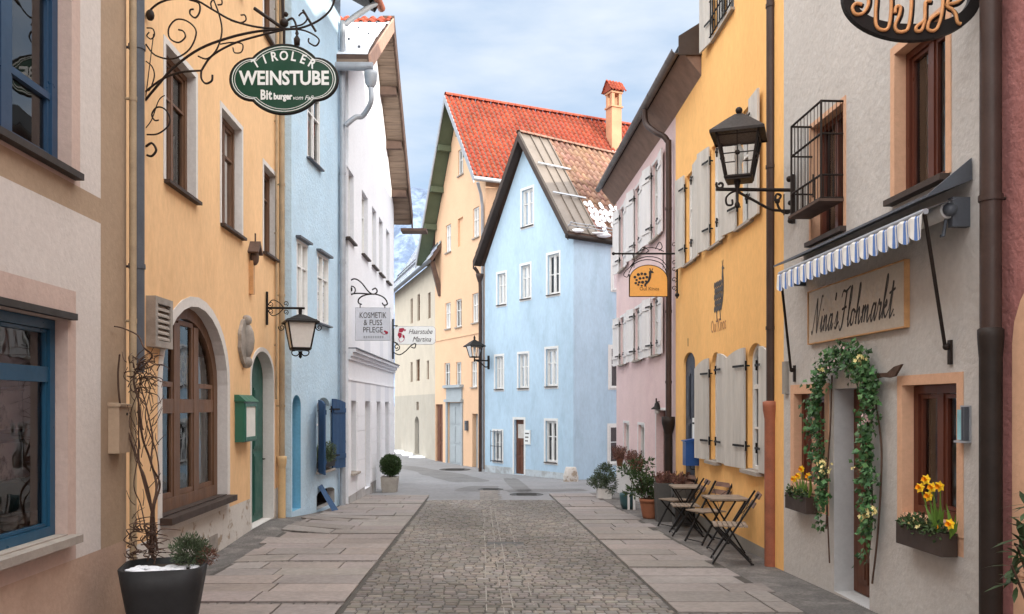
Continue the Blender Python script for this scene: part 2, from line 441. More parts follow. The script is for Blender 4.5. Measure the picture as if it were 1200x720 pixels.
class House:
    def __init__(self, name, label, P, s0, s1, z0, z1, depth, mats, cat='house'):
        self.P, self.s0, self.s1, self.z0, self.z1, self.depth, self.mats = P, s0, s1, z0, z1, depth, list(mats)
        m = P.W((s0 + s1) / 2, z0, -depth / 2)
        self.root = thing(name, label, cat, m)
        self.op = []; self.zones = []; self.clip = []; self.gable = None; self.step = None
    def mi(self, name):
        if name not in self.mats: self.mats.append(name)
        return self.mats.index(name)
    def zone(self, s0, s1, z0, z1, m): self.zones.append((s0, s1, z0, z1, self.mi(m)))
    def set_gable(self, sl, zl, sa, za, sr, zr):     # wall top: from (sl,zl) up to (sa,za) down to (sr,zr)
        self.gable = (sl, zl, sa, za, sr, zr); self.z1 = za
        for (a, b, c, d) in ((sl, zl, sa, za), (sa, za, sr, zr)):
            # z <= b + (d-b)/(c-a) (s-a)
            k = (d - b) / (c - a); self.clip.append((-k, 1, b - k * a))
    def top(self, s):
        if not self.gable: return self.z1
        return min(c + -a * s for a, b, c in self.clip)
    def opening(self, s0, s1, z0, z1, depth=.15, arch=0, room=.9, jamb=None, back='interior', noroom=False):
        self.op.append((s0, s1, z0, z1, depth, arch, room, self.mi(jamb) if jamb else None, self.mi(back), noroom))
    def finish(self, body=True):
        P = self.P; mb = MB(); e = 1e-5
        S = {self.s0, self.s1}; Z = {self.z0, self.z1}
        for o in self.op: S |= {o[0], o[1]}; Z |= {o[2], o[3]}
        for q in self.zones:
            S |= {min(max(q[0], self.s0), self.s1), min(max(q[1], self.s0), self.s1)}
            Z |= {min(max(q[2], self.z0), self.z1), min(max(q[3], self.z0), self.z1)}
        if self.gable: S |= {self.gable[2]}
        if self.step: S |= {self.step[0]}; Z |= {self.step[1]}
        S = sorted(x for x in S if self.s0 - e <= x <= self.s1 + e); Z = sorted(z for z in Z if self.z0 - e <= z <= self.z1 + e)
        def zmat(s, z):
            r = 0
            for q in self.zones:
                if q[0] <= s <= q[1] and q[2] <= z <= q[3]: r = q[4]
            return r
        for i in range(len(S) - 1):
            for j in range(len(Z) - 1):
                a, b, c, d = S[i], S[i + 1], Z[j], Z[j + 1]
                if b - a < 1e-4 or d - c < 1e-4: continue
                ms, mz = (a + b) / 2, (c + d) / 2
                if self.step and ms < self.step[0] and mz > self.step[1]: continue
                if any(o[0] < ms < o[1] and o[2] < mz < o[3] for o in self.op): continue
                pg = clip_poly([(a, c), (b, c), (b, d), (a, d)], self.clip)
                if pg: mb.face([P.W(x, y) for x, y in pg], zmat(ms, mz))
        for (a, b, c, d, dep, arch, room, jm, bk, noroom) in self.op:
            zm = zmat((a + b) / 2, d + .01)
            jm = zm if jm is None else jm
            ol = outline(a, b, c, d, arch)
            if arch:
                arc = ol[2:]; m_ = len(arc) // 2
                for k in range(len(arc) - 1):
                    cor = (b, d) if k < m_ else (a, d)
                    mb.face([P.W(*arc[k]), P.W(*cor), P.W(*arc[k + 1])], zm)
                mb.face([P.W(b, d), P.W(a, d), P.W(*arc[m_])], zm)
            for k in range(len(ol)):
                k2 = (k + 1) % len(ol)
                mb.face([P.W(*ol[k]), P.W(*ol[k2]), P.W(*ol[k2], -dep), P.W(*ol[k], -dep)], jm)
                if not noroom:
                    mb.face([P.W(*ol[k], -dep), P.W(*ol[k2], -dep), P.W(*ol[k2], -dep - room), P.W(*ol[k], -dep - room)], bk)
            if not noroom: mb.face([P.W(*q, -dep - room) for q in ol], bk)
        if body:
            d = -self.depth; a, b, c = self.s0, self.s1, self.z0
            ta, tb = self.top(a), self.top(b)
            if self.step:
                mb.face([P.W(self.step[0], c, d), P.W(self.step[0], self.step[1], d), P.W(a, self.step[1], d), P.W(a, c, d)], 0); mb.face([P.W(self.step[0], self.step[1]), P.W(self.step[0], ta), P.W(self.step[0], ta, d), P.W(self.step[0], self.step[1], d)], 0)
            for s, t in ((a, self.step[1] if self.step else ta), (b, tb)):
                mb.face([P.W(s, c), P.W(s, t), P.W(s, t, d), P.W(s, c, d)], 0)
            if self.gable: mb.face([P.W(a, c, d), P.W(a, ta, d), P.W(self.gable[2], self.gable[3], d), P.W(b, tb, d), P.W(b, c, d)], 0)
            else:
                a = self.step[0] if self.step else a
                mb.face([P.W(a, c, d), P.W(a, ta, d), P.W(b, tb, d), P.W(b, c, d)], 0)
        self.wall = mb.build('wall', self.mats, self.root, recalc=False)
        return self.wall
    # --- a window: frame (+ pane, curtain, sill, surround as sub-parts)
    def window(self, s0, s1, z0, z1, depth=.14, fm='frame_white', fw=.055, cols=2, rows=(), arch=0, cur=None, sill=None,
               sur=None, room=.9, jamb=None, back='interior', mid=.07, bar=.03, name='window', surz=True, split=None):
        P = self.P; self.opening(s0, s1, z0, z1, depth, arch, room, jamb, back)
        g = .004; A = outline(s0 + g, s1 - g, z0 + g, z1 - g, arch)
        ia = max(0, arch - fw * .6) if arch else 0
        B = outline(s0 + fw, s1 - fw, z0 + fw, z1 - fw, ia)
        mb = MB(); o1 = -depth + .07; o0 = -depth
        mb.ring(A, B, P, o0, o1)
        m_, h = (s0 + s1) / 2, (s1 - s0) / 2 - fw
        def zt(s): return z1 - fw if not ia else z1 - fw - ia + ia * math.sqrt(max(0, 1 - ((s - m_) / h) ** 2))
        xs = [s0 + fw, s1 - fw]
        for i in range(1, cols):
            x = s0 + fw + (s1 - s0 - 2 * fw) * i / cols
            wd = mid if (cols % 2 == 0 and i == cols // 2) or cols == 3 else bar
            zt_ = min(zt(x - wd / 2), zt(x + wd / 2))
            mb.pbox(P, x - wd / 2, x + wd / 2, z0 + fw, zt_, o0 + .01, o1 - .008); xs += [x - wd / 2, x + wd / 2]
        xs.sort()
        for f in rows:
            f, bw = f if isinstance(f, tuple) else (f, bar)
            z = z0 + (z1 - z0) * f
            for i in range(0, len(xs) - 1, 2):
                a, b = xs[i], xs[i + 1]
                while zt(a) < z + bw and a < m_: a += .01
                while zt(b) < z + bw and b > m_: b -= .01
                if b > a: mb.pbox(P, a, b, z - bw / 2, z + bw / 2, o0 + .015, o1 - .012)
        if split:      # inner sash rims, one round each light between the mullions
            for i in range(0, len(xs) - 1, 2):
                a, b = xs[i] + .004, xs[i + 1] - .004; t = split
                zz = min(zt(a), zt(b)) - .004
                mb.ring([(a, z0 + fw + .004), (b, z0 + fw + .004), (b, zz), (a, zz)], [(a + t, z0 + fw + t), (b - t, z0 + fw + t), (b - t, zz - t), (a + t, zz - t)], P, o0 + .012, o1 - .02)
        fr = mb.build(name, fm, self.root)
        pb = MB(); pb.face([P.W(*q, -depth + .025) for q in outline(s0 + fw * .8, s1 - fw * .8, z0 + fw * .8, z1 - fw * .8, ia)])
        pb.build('pane', 'glass', fr)
        if cur:
            cb = MB()
            def sheet(a, b, zb, ztp, fold=.07, amp=.018):
                k = max(6, int((b - a) / fold * 4)); o = -depth - .09
                for i in range(k):
                    xa, xb = a + (b - a) * i / k, a + (b - a) * (i + 1) / k
                    fa, fb = [amp * math.sin(x / fold * 2 * math.pi + 1.3 * math.sin(x * 9)) for x in (xa, xb)]
                    cb.face([P.W(xa, zb, o + fa), P.W(xb, zb, o + fb), P.W(xb, ztp, o + fb), P.W(xa, ztp, o + fa)], 0, None, True)
            a, b = s0 + .01, s1 - .01; wdt = b - a; zt2 = z1 - (arch * .6 if arch else .02)
            if cur == 'full': sheet(a, b, z0 + .02, zt2)
            if cur == 'half': sheet(a, b, z0 + .02, z0 + (z1 - z0) * .52)
            if cur == 'sides': sheet(a, a + wdt * .3, z0 + .02, zt2); sheet(b - wdt * .3, b, z0 + .02, zt2)
            if cur == 'left': sheet(a, a + wdt * .42, z0 + .02, zt2)
            if cur == 'right': sheet(b - wdt * .42, b, z0 + .02, zt2)
            cb.build('curtain', 'curtain', fr, recalc=False)
        if sill:
            sm, ov, th = sill
            sb = MB(); sb.pbox(P, s0 - .05, s1 + .05, z0 - th, z0 - .002, .001, ov); sb.pbox(P, s0 + .002, s1 - .002, z0 - th, z0 + .008, -depth + .075, .0005)
            sb.build('sill', sm, fr)
        if sur:
            sw, sm = sur; rb = MB()
            if arch: rb.ring(outline(s0 - sw, s1 + sw, z0, z1 + sw, arch + sw * .8), outline(s0, s1, z0, z1, arch), P, 0, .008)
            else:
                zb = z0 - (sw if surz else 0)
                rb.pbox(P, s0 - sw, s0, zb, z1 + sw, 0, .008); rb.pbox(P, s1, s1 + sw, zb, z1 + sw, 0, .008)
                rb.pbox(P, s0, s1, z1, z1 + sw, 0, .008)
                if surz: rb.pbox(P, s0, s1, z0 - sw, z0, 0, .0075)
            rb.build('surround', sm, fr)
        return fr
    def door(self, s0, s1, z0, z1, depth=.2, m='door_brown', arch=0, jamb=None, panels=3, glassy=False, sur=None, handle='iron'):
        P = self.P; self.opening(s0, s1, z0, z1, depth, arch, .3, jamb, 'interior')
        mb = MB(); A = outline(s0 + .004, s1 - .004, z0 + .01, z1 - .004, arch); n = P.n
        mb.prism([P.W(*q, -depth + .05) for q in A], -n * .05)
        wdt = s1 - s0; hh = (z1 - arch) - z0
        for i in range(panels):
            a = z0 + .12 + (hh - .2) * i / panels; b = z0 + .12 + (hh - .2) * (i + 1) / panels - .08
            if glassy and i >= panels - glassy: continue
            for x0, x1 in ((s0 + .1, s0 + wdt / 2 - .05), (s0 + wdt / 2 + .05, s1 - .1)):
                mb.pbox(P, x0, x1, a, b, -depth + .05, -depth + .065)
                mb.pbox(P, x0 + .04, x1 - .04, a + .04, b - .04, -depth + .065, -depth + .075)
        d = mb.build('door', m, self.root)
        if glassy:
            pb = MB()
            for i in range(panels - glassy, panels):
                a = z0 + .12 + (hh - .2) * i / panels; b = z0 + .12 + (hh - .2) * (i + 1) / panels - .08
                pb.pbox(P, s0 + .12, s1 - .12, a, b, -depth + .05, -depth + .056)
            pb.build('door_light', 'ceramic', d)
        hb = MB(); hz = z0 + 1.0; hs = s1 - .1
        hb.tube([P.W(hs, hz, -depth + .05), P.W(hs, hz, -depth + .11), P.W(hs - .12, hz, -depth + .11)], .01)
        hb.pbox(P, hs - .02, hs + .02, hz - .1, hz + .1, -depth + .05, -depth + .058)
        hb.build('handle', handle, d)
        if sur:
            sw, sm = sur; rb = MB()
            if arch: rb.ring(outline(s0 - sw, s1 + sw, z0, z1 + sw, arch + sw * .8), outline(s0, s1, z0, z1, arch), P, 0, .008)
            else:
                rb.pbox(P, s0 - sw, s0, z0, z1 + sw, 0, .008); rb.pbox(P, s1, s1 + sw, z0, z1 + sw, 0, .008); rb.pbox(P, s0, s1, z1, z1 + sw, 0, .008)
            rb.build('surround', sm, d)
        return d
    def shutter(self, sh, dirn, wd, z0, z1, m, ang=9, top=0, planks=5, hinge=True, battens=True):
        # hinged at sh, opens away in direction dirn along the facade, standing ang degrees off the wall
        P = self.P; a = R(ang); ax = P.d * dirn * math.cos(a) + P.n * math.sin(a); th = (P.n * math.cos(a) - P.d * dirn * math.sin(a))
        o = P.W(sh, 0, .03); mb = MB(); pw = wd / planks
        for i in range(planks):
            x0, x1 = i * pw + .002, (i + 1) * pw - .002
            def zt(x): return z1 - top * (1 - math.sin(math.pi / 2 * min(1, (wd - x) / wd if False else (x / wd if top else 1)))) if top else z1
            pts = [o + ax * x0 + V(0, 0, z0), o + ax * x1 + V(0, 0, z0), o + ax * x1 + V(0, 0, z1 - top * ((x1 / wd)) ** 2), o + ax * x0 + V(0, 0, z1 - top * ((x0 / wd)) ** 2)]
            mb.prism(pts, th * .028)
        if battens:
            for f in (.14, .80):
                z = z0 + (z1 - z0) * f
                mb.box(o + ax * .02 + th * .028 + V(0, 0, z), ax * (wd - .04), th * .02, V(0, 0, .09))
        sh_ = mb.build('shutter', m, self.root)
        if hinge:
            for f in (.18, .84):
                z = z0 + (z1 - z0) * f; hb = MB()
                hb.box(o - ax * .06 + th * .050 + V(0, 0, z), ax * (wd * .55), th * .008, V(0, 0, .03))
                hb.tube([o - ax * .07 + th * .03 + V(0, 0, z - .05), o - ax * .07 + th * .03 + V(0, 0, z + .08)], .014)
                hb.tube([o - ax * .07 + th * .03 + V(0, 0, z + .015), P.W(sh - dirn * .07, z + .015, 0)], .012)
                hb.build('hinge', 'iron', sh_)
        return sh_
    def pipe(self, s, z0, z1, o=.1, r=.055, m='pipe_brown', name='downpipe', low=None, extra=None):
        P = self.P; mb = MB(); mats = [m]
        zc = low[0] if low else z0
        mb.tube([P.W(s, zc, o), P.W(s, z1, o)] + ([P.W(*q) for q in extra] if extra else []), r, 12)
        z = zc + .9
        while z < z1:
            mb.tube([P.W(s, z, o), P.W(s, z + .04, o)], r * 1.14, 12); mb.tube([P.W(s, z + .02, o), P.W(s, z + .02, 0)], .012); z += 1.9
        ob = mb.build(name, mats, self.root)
        if low:
            lb = MB(); lb.tube([P.W(s, z0, o), P.W(s, zc, o)], low[1], 14)
            k_ = low[3] if len(low) > 3 else 1.28; lb.lathe(P.W(s, zc, o), [(low[1] * 1.0, -.12 * k_), (low[1] * (k_ - .04), -.05), (low[1] * k_, 0), (low[1] * k_, .05), (r, .06)], 14)
            lb.build('standpipe', low[2], ob)
        return ob
    def roof_street(self, s0, s1, ez, over, rd, rz, thick=.16, m='tile_brown', gut=None, soffit='wood_brown', eave=None):
        P = self.P; k = (rz - ez) / (rd + over); mb = MB()
        for a, za, b, zb in ((over, ez, -rd, rz), (-rd, rz, -2 * rd - over, ez)):
            mb.prism([P.W(s0, za, a), P.W(s1, za, a), P.W(s1, zb, b), P.W(s0, zb, b)], V(0, 0, thick), 0)
        ob = mb.build('roof', [m], self.root)
        if gut:
            gb = MB(); r = .075; gz_ = ez + .02; go = over + r
            prof = [(math.cos(R(a)) * r, math.sin(R(a)) * r) for a in range(180, 361, 20)]
            prof2 = [(x * .86, y * .86) for x, y in prof][::-1]
            pr = prof + prof2
            gb.prism([P.W(s0, gz_ + y, go + x) for x, y in pr], P.d * (s1 - s0))
            x = s0 + .2
            while x < s1:
                for i in range(len(prof) - 1):
                    a, b = prof[i], prof[i + 1]
                    gb.face([P.W(x, gz_ + a[1] * 1.08, go + a[0] * 1.08), P.W(x + .03, gz_ + a[1] * 1.08, go + a[0] * 1.08), P.W(x + .03, gz_ + b[1] * 1.08, go + b[0] * 1.08), P.W(x, gz_ + b[1] * 1.08, go + b[0] * 1.08)])
                x += .75
            gb.build('gutter', gut, ob)
        if eave:
            sb = MB(); z_w = eave
            sb.prism([P.W(s0 + .01, z_w, .002), P.W(s0 + .01, ez - .005, over - .02), P.W(s0 + .01, ez - .005 + (over - .02) * k * 0 + k * 0, over - .05), P.W(s0 + .01, ez + k * (over - .002), .002)], P.d * (s1 - s0 - .02))
            sb.build('soffit', soffit, ob)
        return ob

def tiled(mb, p, U, W_, nu, nw, m=0, amp=.035, lift=.03, seed=1, dark=None, step=6):
    # pantiles: nu columns along U, nw courses up W_; wave across, a step at each course
    rn = random.Random(seed); N = U.cross(W_).normalized()
    if N.z < 0: N = -N
    du, dw = U / nu, W_ / nw
    wave = [amp * math.sin(2 * math.pi * k / step) for k in range(step + 1)]
    for j in range(nw):
        for i in range(nu):
            t = rn.uniform(.78, 1.12); col = (t, t * rn.uniform(.92, 1.08), t * rn.uniform(.9, 1.1))
            if dark and dark(i / nu, j / nw): col = tuple(x * .45 for x in col)
            vs = []
            ju = rn.uniform(-.004, .004)
            for k in range(step + 1):
                q = p + du * (i + k / step) + dw * j + N * (wave[k] + lift + ju)
                q2 = p + du * (i + k / step) + dw * (j + 1) + N * (wave[k] + .004 + ju)
                vs += [q, q2, q - N * lift]
            fs = []
            for k in range(step):
                a = k * 3; b = a + 3
                fs += [(a, b, b + 1, a + 1), (a + 2, b + 2, b, a)]
            mb.raw(vs, fs, m, col, True)
def slab_roof(mb, pts, t, m=0):
    pts = [V(*p) for p in pts]; N = (pts[1] - pts[0]).cross(pts[3] - pts[0]).normalized()
    if N.z < 0: N = -N
    mb.prism(pts, -N * t, m)

# ================================================================== the ground
def sheet_obj(name, xs, ys, lift, m):
    mb = MB(); vs = [V(x, y, gz(x, y) + lift) for y in ys for x in xs]; k = len(xs)
    mb.raw(vs, [(j * k + i, j * k + i + 1, (j + 1) * k + i + 1, (j + 1) * k + i) for j in range(len(ys) - 1) for i in range(k - 1)], 0, None, True)
    return tag(mb.build(name, m), kind='structure')
xs = [-6000, -1500, -300, -80, -30, -15] + [-9 + .3 * i for i in range(61)] + [15, 30, 80, 300, 1500, 6000]
ys = [-300, -60, -20] + [-8 + .5 * i for i in range(100)] + [44, 48, 54, 60, 90, 200, 600, 2000, 6000]
sheet_obj('ground', xs, ys, 0, 'asphalt')
TL, TR, YE = -1.23, 1.70, 19.5
def SX(t, y): return t - .037 * y
def strip(name, t0, t1, y0, y1, lift, m, n=60):
    mb = MB(); k = 5
    vs = []
    for j in range(n + 1):
        y = y0 + (y1 - y0) * j / n
        for i in range(k + 1):
            x = SX(t0 + (t1 - t0) * i / k, y); vs.append(V(x, y, gz(x, y) + lift))
    mb.raw(vs, [(j * (k + 1) + i, j * (k + 1) + i + 1, (j + 1) * (k + 1) + i + 1, (j + 1) * (k + 1) + i) for j in range(n) for i in range(k)], 0, None, True)
    return tag(mb.build(name, m), kind='structure')
strip('asphalt_strip', -3.9, -3.0, -4, 20.2, .004, 'asphalt_dark')
strip('asphalt_strip', 2.8, 3.75, -4, 22, .004, 'asphalt_dark')
# cobbled roadway: a bed of mortar and every sett a low worn dome
mb = MB(); rn = random.Random(3)
def sett(mb, x0, x1, y0, y1, h, col, m=0):
    vs = []; cx_, cy_ = (x0 + x1) / 2, (y0 + y1) / 2
    for k, f in ((0, 1.0), (.75, .90), (1.0, .70)):
        for (a, b) in ((x0, y0), (x1, y0), (x1, y1), (x0, y1)):
            tx, ty = cx_ + (a - cx_) * f + rn.uniform(-.0022, .0022), cy_ + (b - cy_) * f + rn.uniform(-.0022, .0022)
            X = SX(tx, ty); vs.append(V(X, ty, gz(X, ty) + .004 + h * k))
    fs = [(0, 1, 5, 4), (1, 2, 6, 5), (2, 3, 7, 6), (3, 0, 4, 7), (4, 5, 9, 8), (5, 6, 10, 9), (6, 7, 11, 10), (7, 4, 8, 11), (8, 9, 10, 11)]
    mb.raw(vs, fs, m, col)
y = 3.6
while y < YE:
    d = rn.uniform(.090, .120); drain = 12.0 < y < 12.22
    x = TL + .01 + rn.uniform(0, .03)
    while x < TR - .03:
        wd = rn.uniform(.085, .15)
        line = None
        for lc in (.06, .20, .29, .49):
            if x < lc <= x + wd: line = lc
        x1 = min(x + wd, TR)
        b = rn.gauss(1, .13) * (.93 + .12 * math.sin(x * 2.1 + y * .8)) * (.78 if drain else 1)
        if line is not None and y < 17.5: b *= 1.08
        col = (b * rn.uniform(.95, 1.06), b, b * rn.uniform(.92, 1.06))
        gap = .0035 if line is None else .007
        sett(mb, x + gap, x1 - gap, y + .010 + rn.uniform(-.005, .006), y + d - .009 + rn.uniform(-.006, .005), rn.uniform(.010, .016), col)
        x = x1
    y += d
for lc in (.06, .20, .29, .49):       # pale mortar lines down the middle
    y = 3.6
    while y < 17:
        L = rn.uniform(.15, .9); hw = rn.uniform(.004, .007); x = lc + rn.uniform(-.008, .008)
        q = [(x - hw, y), (x + hw, y), (x + hw, y + L), (x - hw, y + L)]
        mb.raw([V(SX(a, b), b, gz(SX(a, b), b) + .019) for a, b in q], [(0, 1, 2, 3)], 1, (1, 1, 1)); y += L + rn.uniform(.02, .5) * (1 if lc != .29 else .3)
tag(mb.build('cobbled_road', ['sett', 'joint_light'], recalc=False), kind='structure')
strip('mortar_bed', TL, TR, 3.4, YE, .005, 'mortar', 80)
# flagstone pavements with a strip of setts every fifth course
def pave(t0, t1, y0, y1, phase, seed):
    global rn
    rn = random.Random(seed); mb = MB(); y = y0; n = phase
    while y < y1:
        if n % 6 == 5:
            x = t0
            while x < t1 - .02:
                wd = rn.uniform(.08, .13); b = rn.gauss(.68, .1)
                sett(mb, x + .005, min(x + wd, t1) - .005, y + .005, y + .135, rn.uniform(.006, .012), (b, b * .98, b * .97), 0); x += wd
            y += .14
        else:
            d = rn.uniform(.43, .57); x = t0 - (0 if rn.random() < .3 else rn.uniform(.1, .8))
            while x < t1 - .01:
                wd = rn.uniform(.85, 1.35); a, b_ = max(x, t0), min(x + wd, t1)
                if t1 - b_ < .18: b_ = t1
                if b_ - a > .05:
                    b = rn.gauss(1, .075); col = (b * rn.uniform(.98, 1.05), b, b * rn.uniform(.96, 1.02)); g = .008
                    ra = 0 if not ((b_ == t1 and t0 > 0) or (a == t0 and t0 < 0)) else rn.uniform(-.09, .09)
                    A, B_ = (a, b_ + ra) if t0 > 0 else (a + ra, b_)
                    pts = [(A + g, y + g), (B_ - g, y + g), (B_ - g, y + d - g), (A + g, y + d - g)]
                    tz = rn.uniform(.018, .024)
                    top = []
                    for (t, q) in pts: X = SX(t, q); top.append(V(X, q, gz(X, q) + tz))
                    bot = [v - V(0, 0, .014) for v in top]
                    top2 = [v + (sum(top, V(0, 0, 0)) / 4 - v).normalized() * .006 + V(0, 0, .003) for v in top]
                    mb.raw(bot + top + top2, [(0, 1, 5, 4), (1, 2, 6, 5), (2, 3, 7, 6), (3, 0, 4, 7), (4, 5, 9, 8), (5, 6, 10, 9), (6, 7, 11, 10), (7, 4, 8, 11), (8, 9, 10, 11)], 0, col)
                x = b_
                if b_ >= t1 - .01: break
            y += d
        n += 1
    return tag(mb.build('pavement', ['slab'], recalc=False), kind='structure')
pave(-3.02, TL - .02, 3.6, 20.6, 2, 11)
pave(TR + .02, 2.82, 3.6, 21.3, 3, 23)
strip('mortar_bed', -3.02, TL, 3.4, 20.5, .006, 'mortar', 80)
strip('mortar_bed', TR, 2.86, 3.4, 21.2, .006, 'mortar', 80)
def manhole(px, py, r, lab, sq=False):
    Y = EYE / (py - 505) * 1000
    if Y > 27: Y = (EYE + .87) / (py - 475) * 1000
    X = (px - 600) / 1000 * Y; z = gz(X, Y); mb = MB()
    if sq: mb.abox(X - r, X + r, Y - r, Y + r, z + .002, z + .014)
    else:
        mb.lathe((X, Y, z), [(r, .002), (r, .014), (r * .86, .014), (r * .85, .008), (.001, .009)], 24)
        for i in range(-3, 4): mb.abox(X - r * .6, X + r * .6, Y + i * r * .2 - .012, Y + i * r * .2 + .012, z + .008, z + .015)
    tag(mb.build('manhole_cover', 'castiron'), lab, 'manhole cover', 'manhole covers in the roadway')
manhole(617, 580, .42, 'round dark manhole cover just beyond the far end of the cobbles')
manhole(575, 574, .34, 'smaller round manhole cover left of the middle of the asphalt')
manhole(533, 550.5, .6, 'dark cover far up the asphalt near the peach house')
manhole(592, 640, .26, 'square iron drain cover in the middle of the cobbles', True)

# repairs in the asphalt beyond the cobbles
def patch(px_, py_, w_, l_, rot, seed):
    rp_ = random.Random(seed); Y = EYE / (py_ - 505) * 1000
    if Y > 27: Y = (EYE + .87) / (py_ - 475) * 1000
    X = (px_ - 600) / 1000 * Y; mb = MB(); n = 28; pts = []
    for i in range(n):
        an = 2 * math.pi * i / n; k = (abs(math.cos(an)) ** 6 + abs(math.sin(an)) ** 6) ** (-1 / 6); r = 1 + rp_.uniform(-.06, .06)
        x, y = math.cos(an) * k * w_ * r, math.sin(an) * k * l_ * r
        x, y = X + x * math.cos(R(rot)) - y * math.sin(R(rot)), Y + x * math.sin(R(rot)) + y * math.cos(R(rot)); pts.append((x, y, gz(x, y) + .005))
    c = V(X, Y, gz(X, Y) + .005); mb.raw([c] + [V(*p) for p in pts], [(0, 1 + i, 1 + (i + 1) % n) for i in range(n)])
    tag(mb.build('road_patch', 'asphalt_patch'), kind='structure')
patch(530, 560, .7, 2.6, 20, 1); patch(560, 573, .5, 1.1, -8, 2); patch(640, 575, 1.1, .5, 12, 3); patch(500, 552, .5, 3.2, 26, 4); patch(605, 568, .25, 3.0, 4, 5)
# a strip of setts lets the roadway into the asphalt
mb = MB(); rn = random.Random(9); y = YE + .02
while y < YE + 3.4:
    x = -.02
    while x < .42: wd = rn.uniform(.09, .13); q = rn.gauss(1, .12); sett(mb, x + .004, x + wd - .004, y + .006, y + .10, .004, (q, q, q)); x += wd
    y += .11
tag(mb.build('sett_strip', 'sett', recalc=False), kind='structure')

# ================================================================== left row
def along(c, k, y0, y1): return Plane((c - k * y0, y0), (c - k * y1, y1))
# --- L1: pink house with blue windows, nearest on the left
P = PL1 = along(-3.03, .037, -6, 7.3)
H = L1 = House('townhouse', 'pinkish plastered house with beige corner strip and blue framed windows, nearest on the left', P, 0, P.len, -.6, 7.6, 9, ['l1_pink', 'l1_white', 'l1_beige', 'l1_base', 'interior', 'interior_brown'])
zb = P.at(0, 150)[1]; zc = P.at(0, 206)[1]; zd = P.at(0, 317)[1]; ze = P.at(60, 666)[1]
sc = P.s(118); sw_ = P.s(94); su = P.s(89)
H.zone(0, sw_, zc * 0 + zd, zc, 'l1_white'); H.zone(su, sc, ze, zc, 'l1_white')
H.zone(sw_, sc, zb * .0 + P.at(94, 222)[1], 9.5, 'l1_white')
H.zone(0, sc, zc, P.at(94, 220)[1] + .0, 'l1_beige'); H.zone(sc, P.len, ze, 9.5, 'l1_beige'); H.zone(0, P.len, -.6, ze, 'l1_base')
a = P.s(84); z0 = P.at(84, 202)[1]
H.window(a - 1.35, a, z0, z0 + 1.75, depth=.17, fm='frame_navy', fw=.085, cols=2, rows=((.30, .05), (.72, .05)), mid=.12, sill=('sill_dark', .07, .05), cur=None, split=.03)
H.window(a - 4.1, a - 2.75, z0, z0 + 1.75, depth=.17, fm='frame_navy', fw=.085, cols=2, rows=((.30, .05), (.72, .05)), mid=.12, sill=('sill_dark', .07, .05), split=.03)
a = P.s(79.5); z0 = P.at(80, 627)[1]; z1 = P.at(78, 375)[1]; SHOP = (a - 1.75, a, z0, z1)
H.window(a - 1.75, a, z0, z1, depth=.16, fm='frame_azure', fw=.075, cols=1, rows=((.745, .11),), sill=('sill_stone', .09, .06), room=1.1, back='interior_brown', split=.025)
lb = MB(); lb.pbox(P, a - 1.8, a + .05, z1 + .002, z1 + .05, .001, .05); lb.build('lintel', 'sill_dark', H.root)
H.window(a - 4.6, a - 2.85, z0, z1, depth=.16, fm='frame_azure', fw=.075, cols=1, rows=((.745, .11),), sill=('sill_stone', .09, .06))
H.finish(); H.roof_street(-.2, P.len + .02, 7.5, .45, 4.5, 10.2, m='tile_dark')
H.pipe(P.len - .005, -.5, 7.5, o=.06, r=.028, m='pipe_beige', name='conduit')

# --- L2: ochre wine tavern
P = PL2 = along(-3.5, .037, 7.31, 14.9)
H = L2 = House('townhouse', 'ochre yellow tavern with a large arched brown window and peeling pale base, on the left', P, 0, P.len, -.8, 9.75, 9, ['l2_yellow', 'l2_white', 'l2_plinth', 'interior'])
zp = P.at(270, 594)[1]
H.zone(0, P.len, -.8, zp, 'l2_plinth')
for (x0, x1, yb, yt) in ((194, 229, 211, 51), (259.5, 283, 262, 126), (309, 323, 295, 192)):
    s0, s1, z0, z1 = P.rect(x0, x1, yt, yb)
    for dz in (0, 3.55):
        H.window(s0, s1, z0 + dz, z1 + dz, depth=.17, fm='frame_brown', fw=.07, cols=2, rows=(.68,), jamb='l2_white', sur=(.07, 'l2_white'), surz=False, sill=('sill_brown', .07, .04), cur='half', split=.035)
s0, s1, z0, z1 = P.rect(188, 266, 357, 600)
z1 = P.at(226, 358)[1]; z0 = P.at(266, 580)[1]; s0 = P.s(189.5)
H.window(s0, s1, z0, z1, depth=.20, fm='frame_brown', fw=.15, cols=3, rows=((.50, .17),), arch=.95, jamb='l2_white', sur=(.12, 'l2_white'), surz=False, sill=('sill_brown', .13, .08), cur='sides', mid=.17, split=.06)
H.zone(s0 - .12, s1 + .12, zp, z0, 'l2_white')
s0, s1 = P.s(294.5), P.s(320); z1 = P.at(307, 412)[1]
H.door(s0, s1, -.30, z1, depth=.22, m='door_green', arch=.42, jamb='l2_white', panels=2, sur=(.07, 'l2_white'))
H.finish(); H.roof_street(-.2, P.len + .1, 9.65, .45, 4.5, 12.4, m='tile_dark')
H.pipe(P.len - .25, -.35, 9.6, o=.09, r=.05, m='pipe_beige', low=(P.at(338, 535)[1], .065, 'pipe_ochre'))
H.pipe(P.len - .42, 1.7, 9.6, o=.035, r=.018, m='pipe_beige', name='conduit')
# grey pipe in the corner between both houses
q = PX(160.5, 430, 7.40); sp = (V(q.x, q.y, 0) - P.p).dot(P.d); op = (V(q.x, q.y, 0) - P.p).dot(P.n)
H.pipe(sp, q.z - .05, 7.5, o=op, r=.062, m='zinc_dark')
vb = MB(); q0 = P.at(245, 648); vb.pbox(P, q0[0], q0[0] + .32, q0[1] - .02, q0[1] + .2, .001, .015); vb.build('vent_cover', 'wood_grey', H.root)

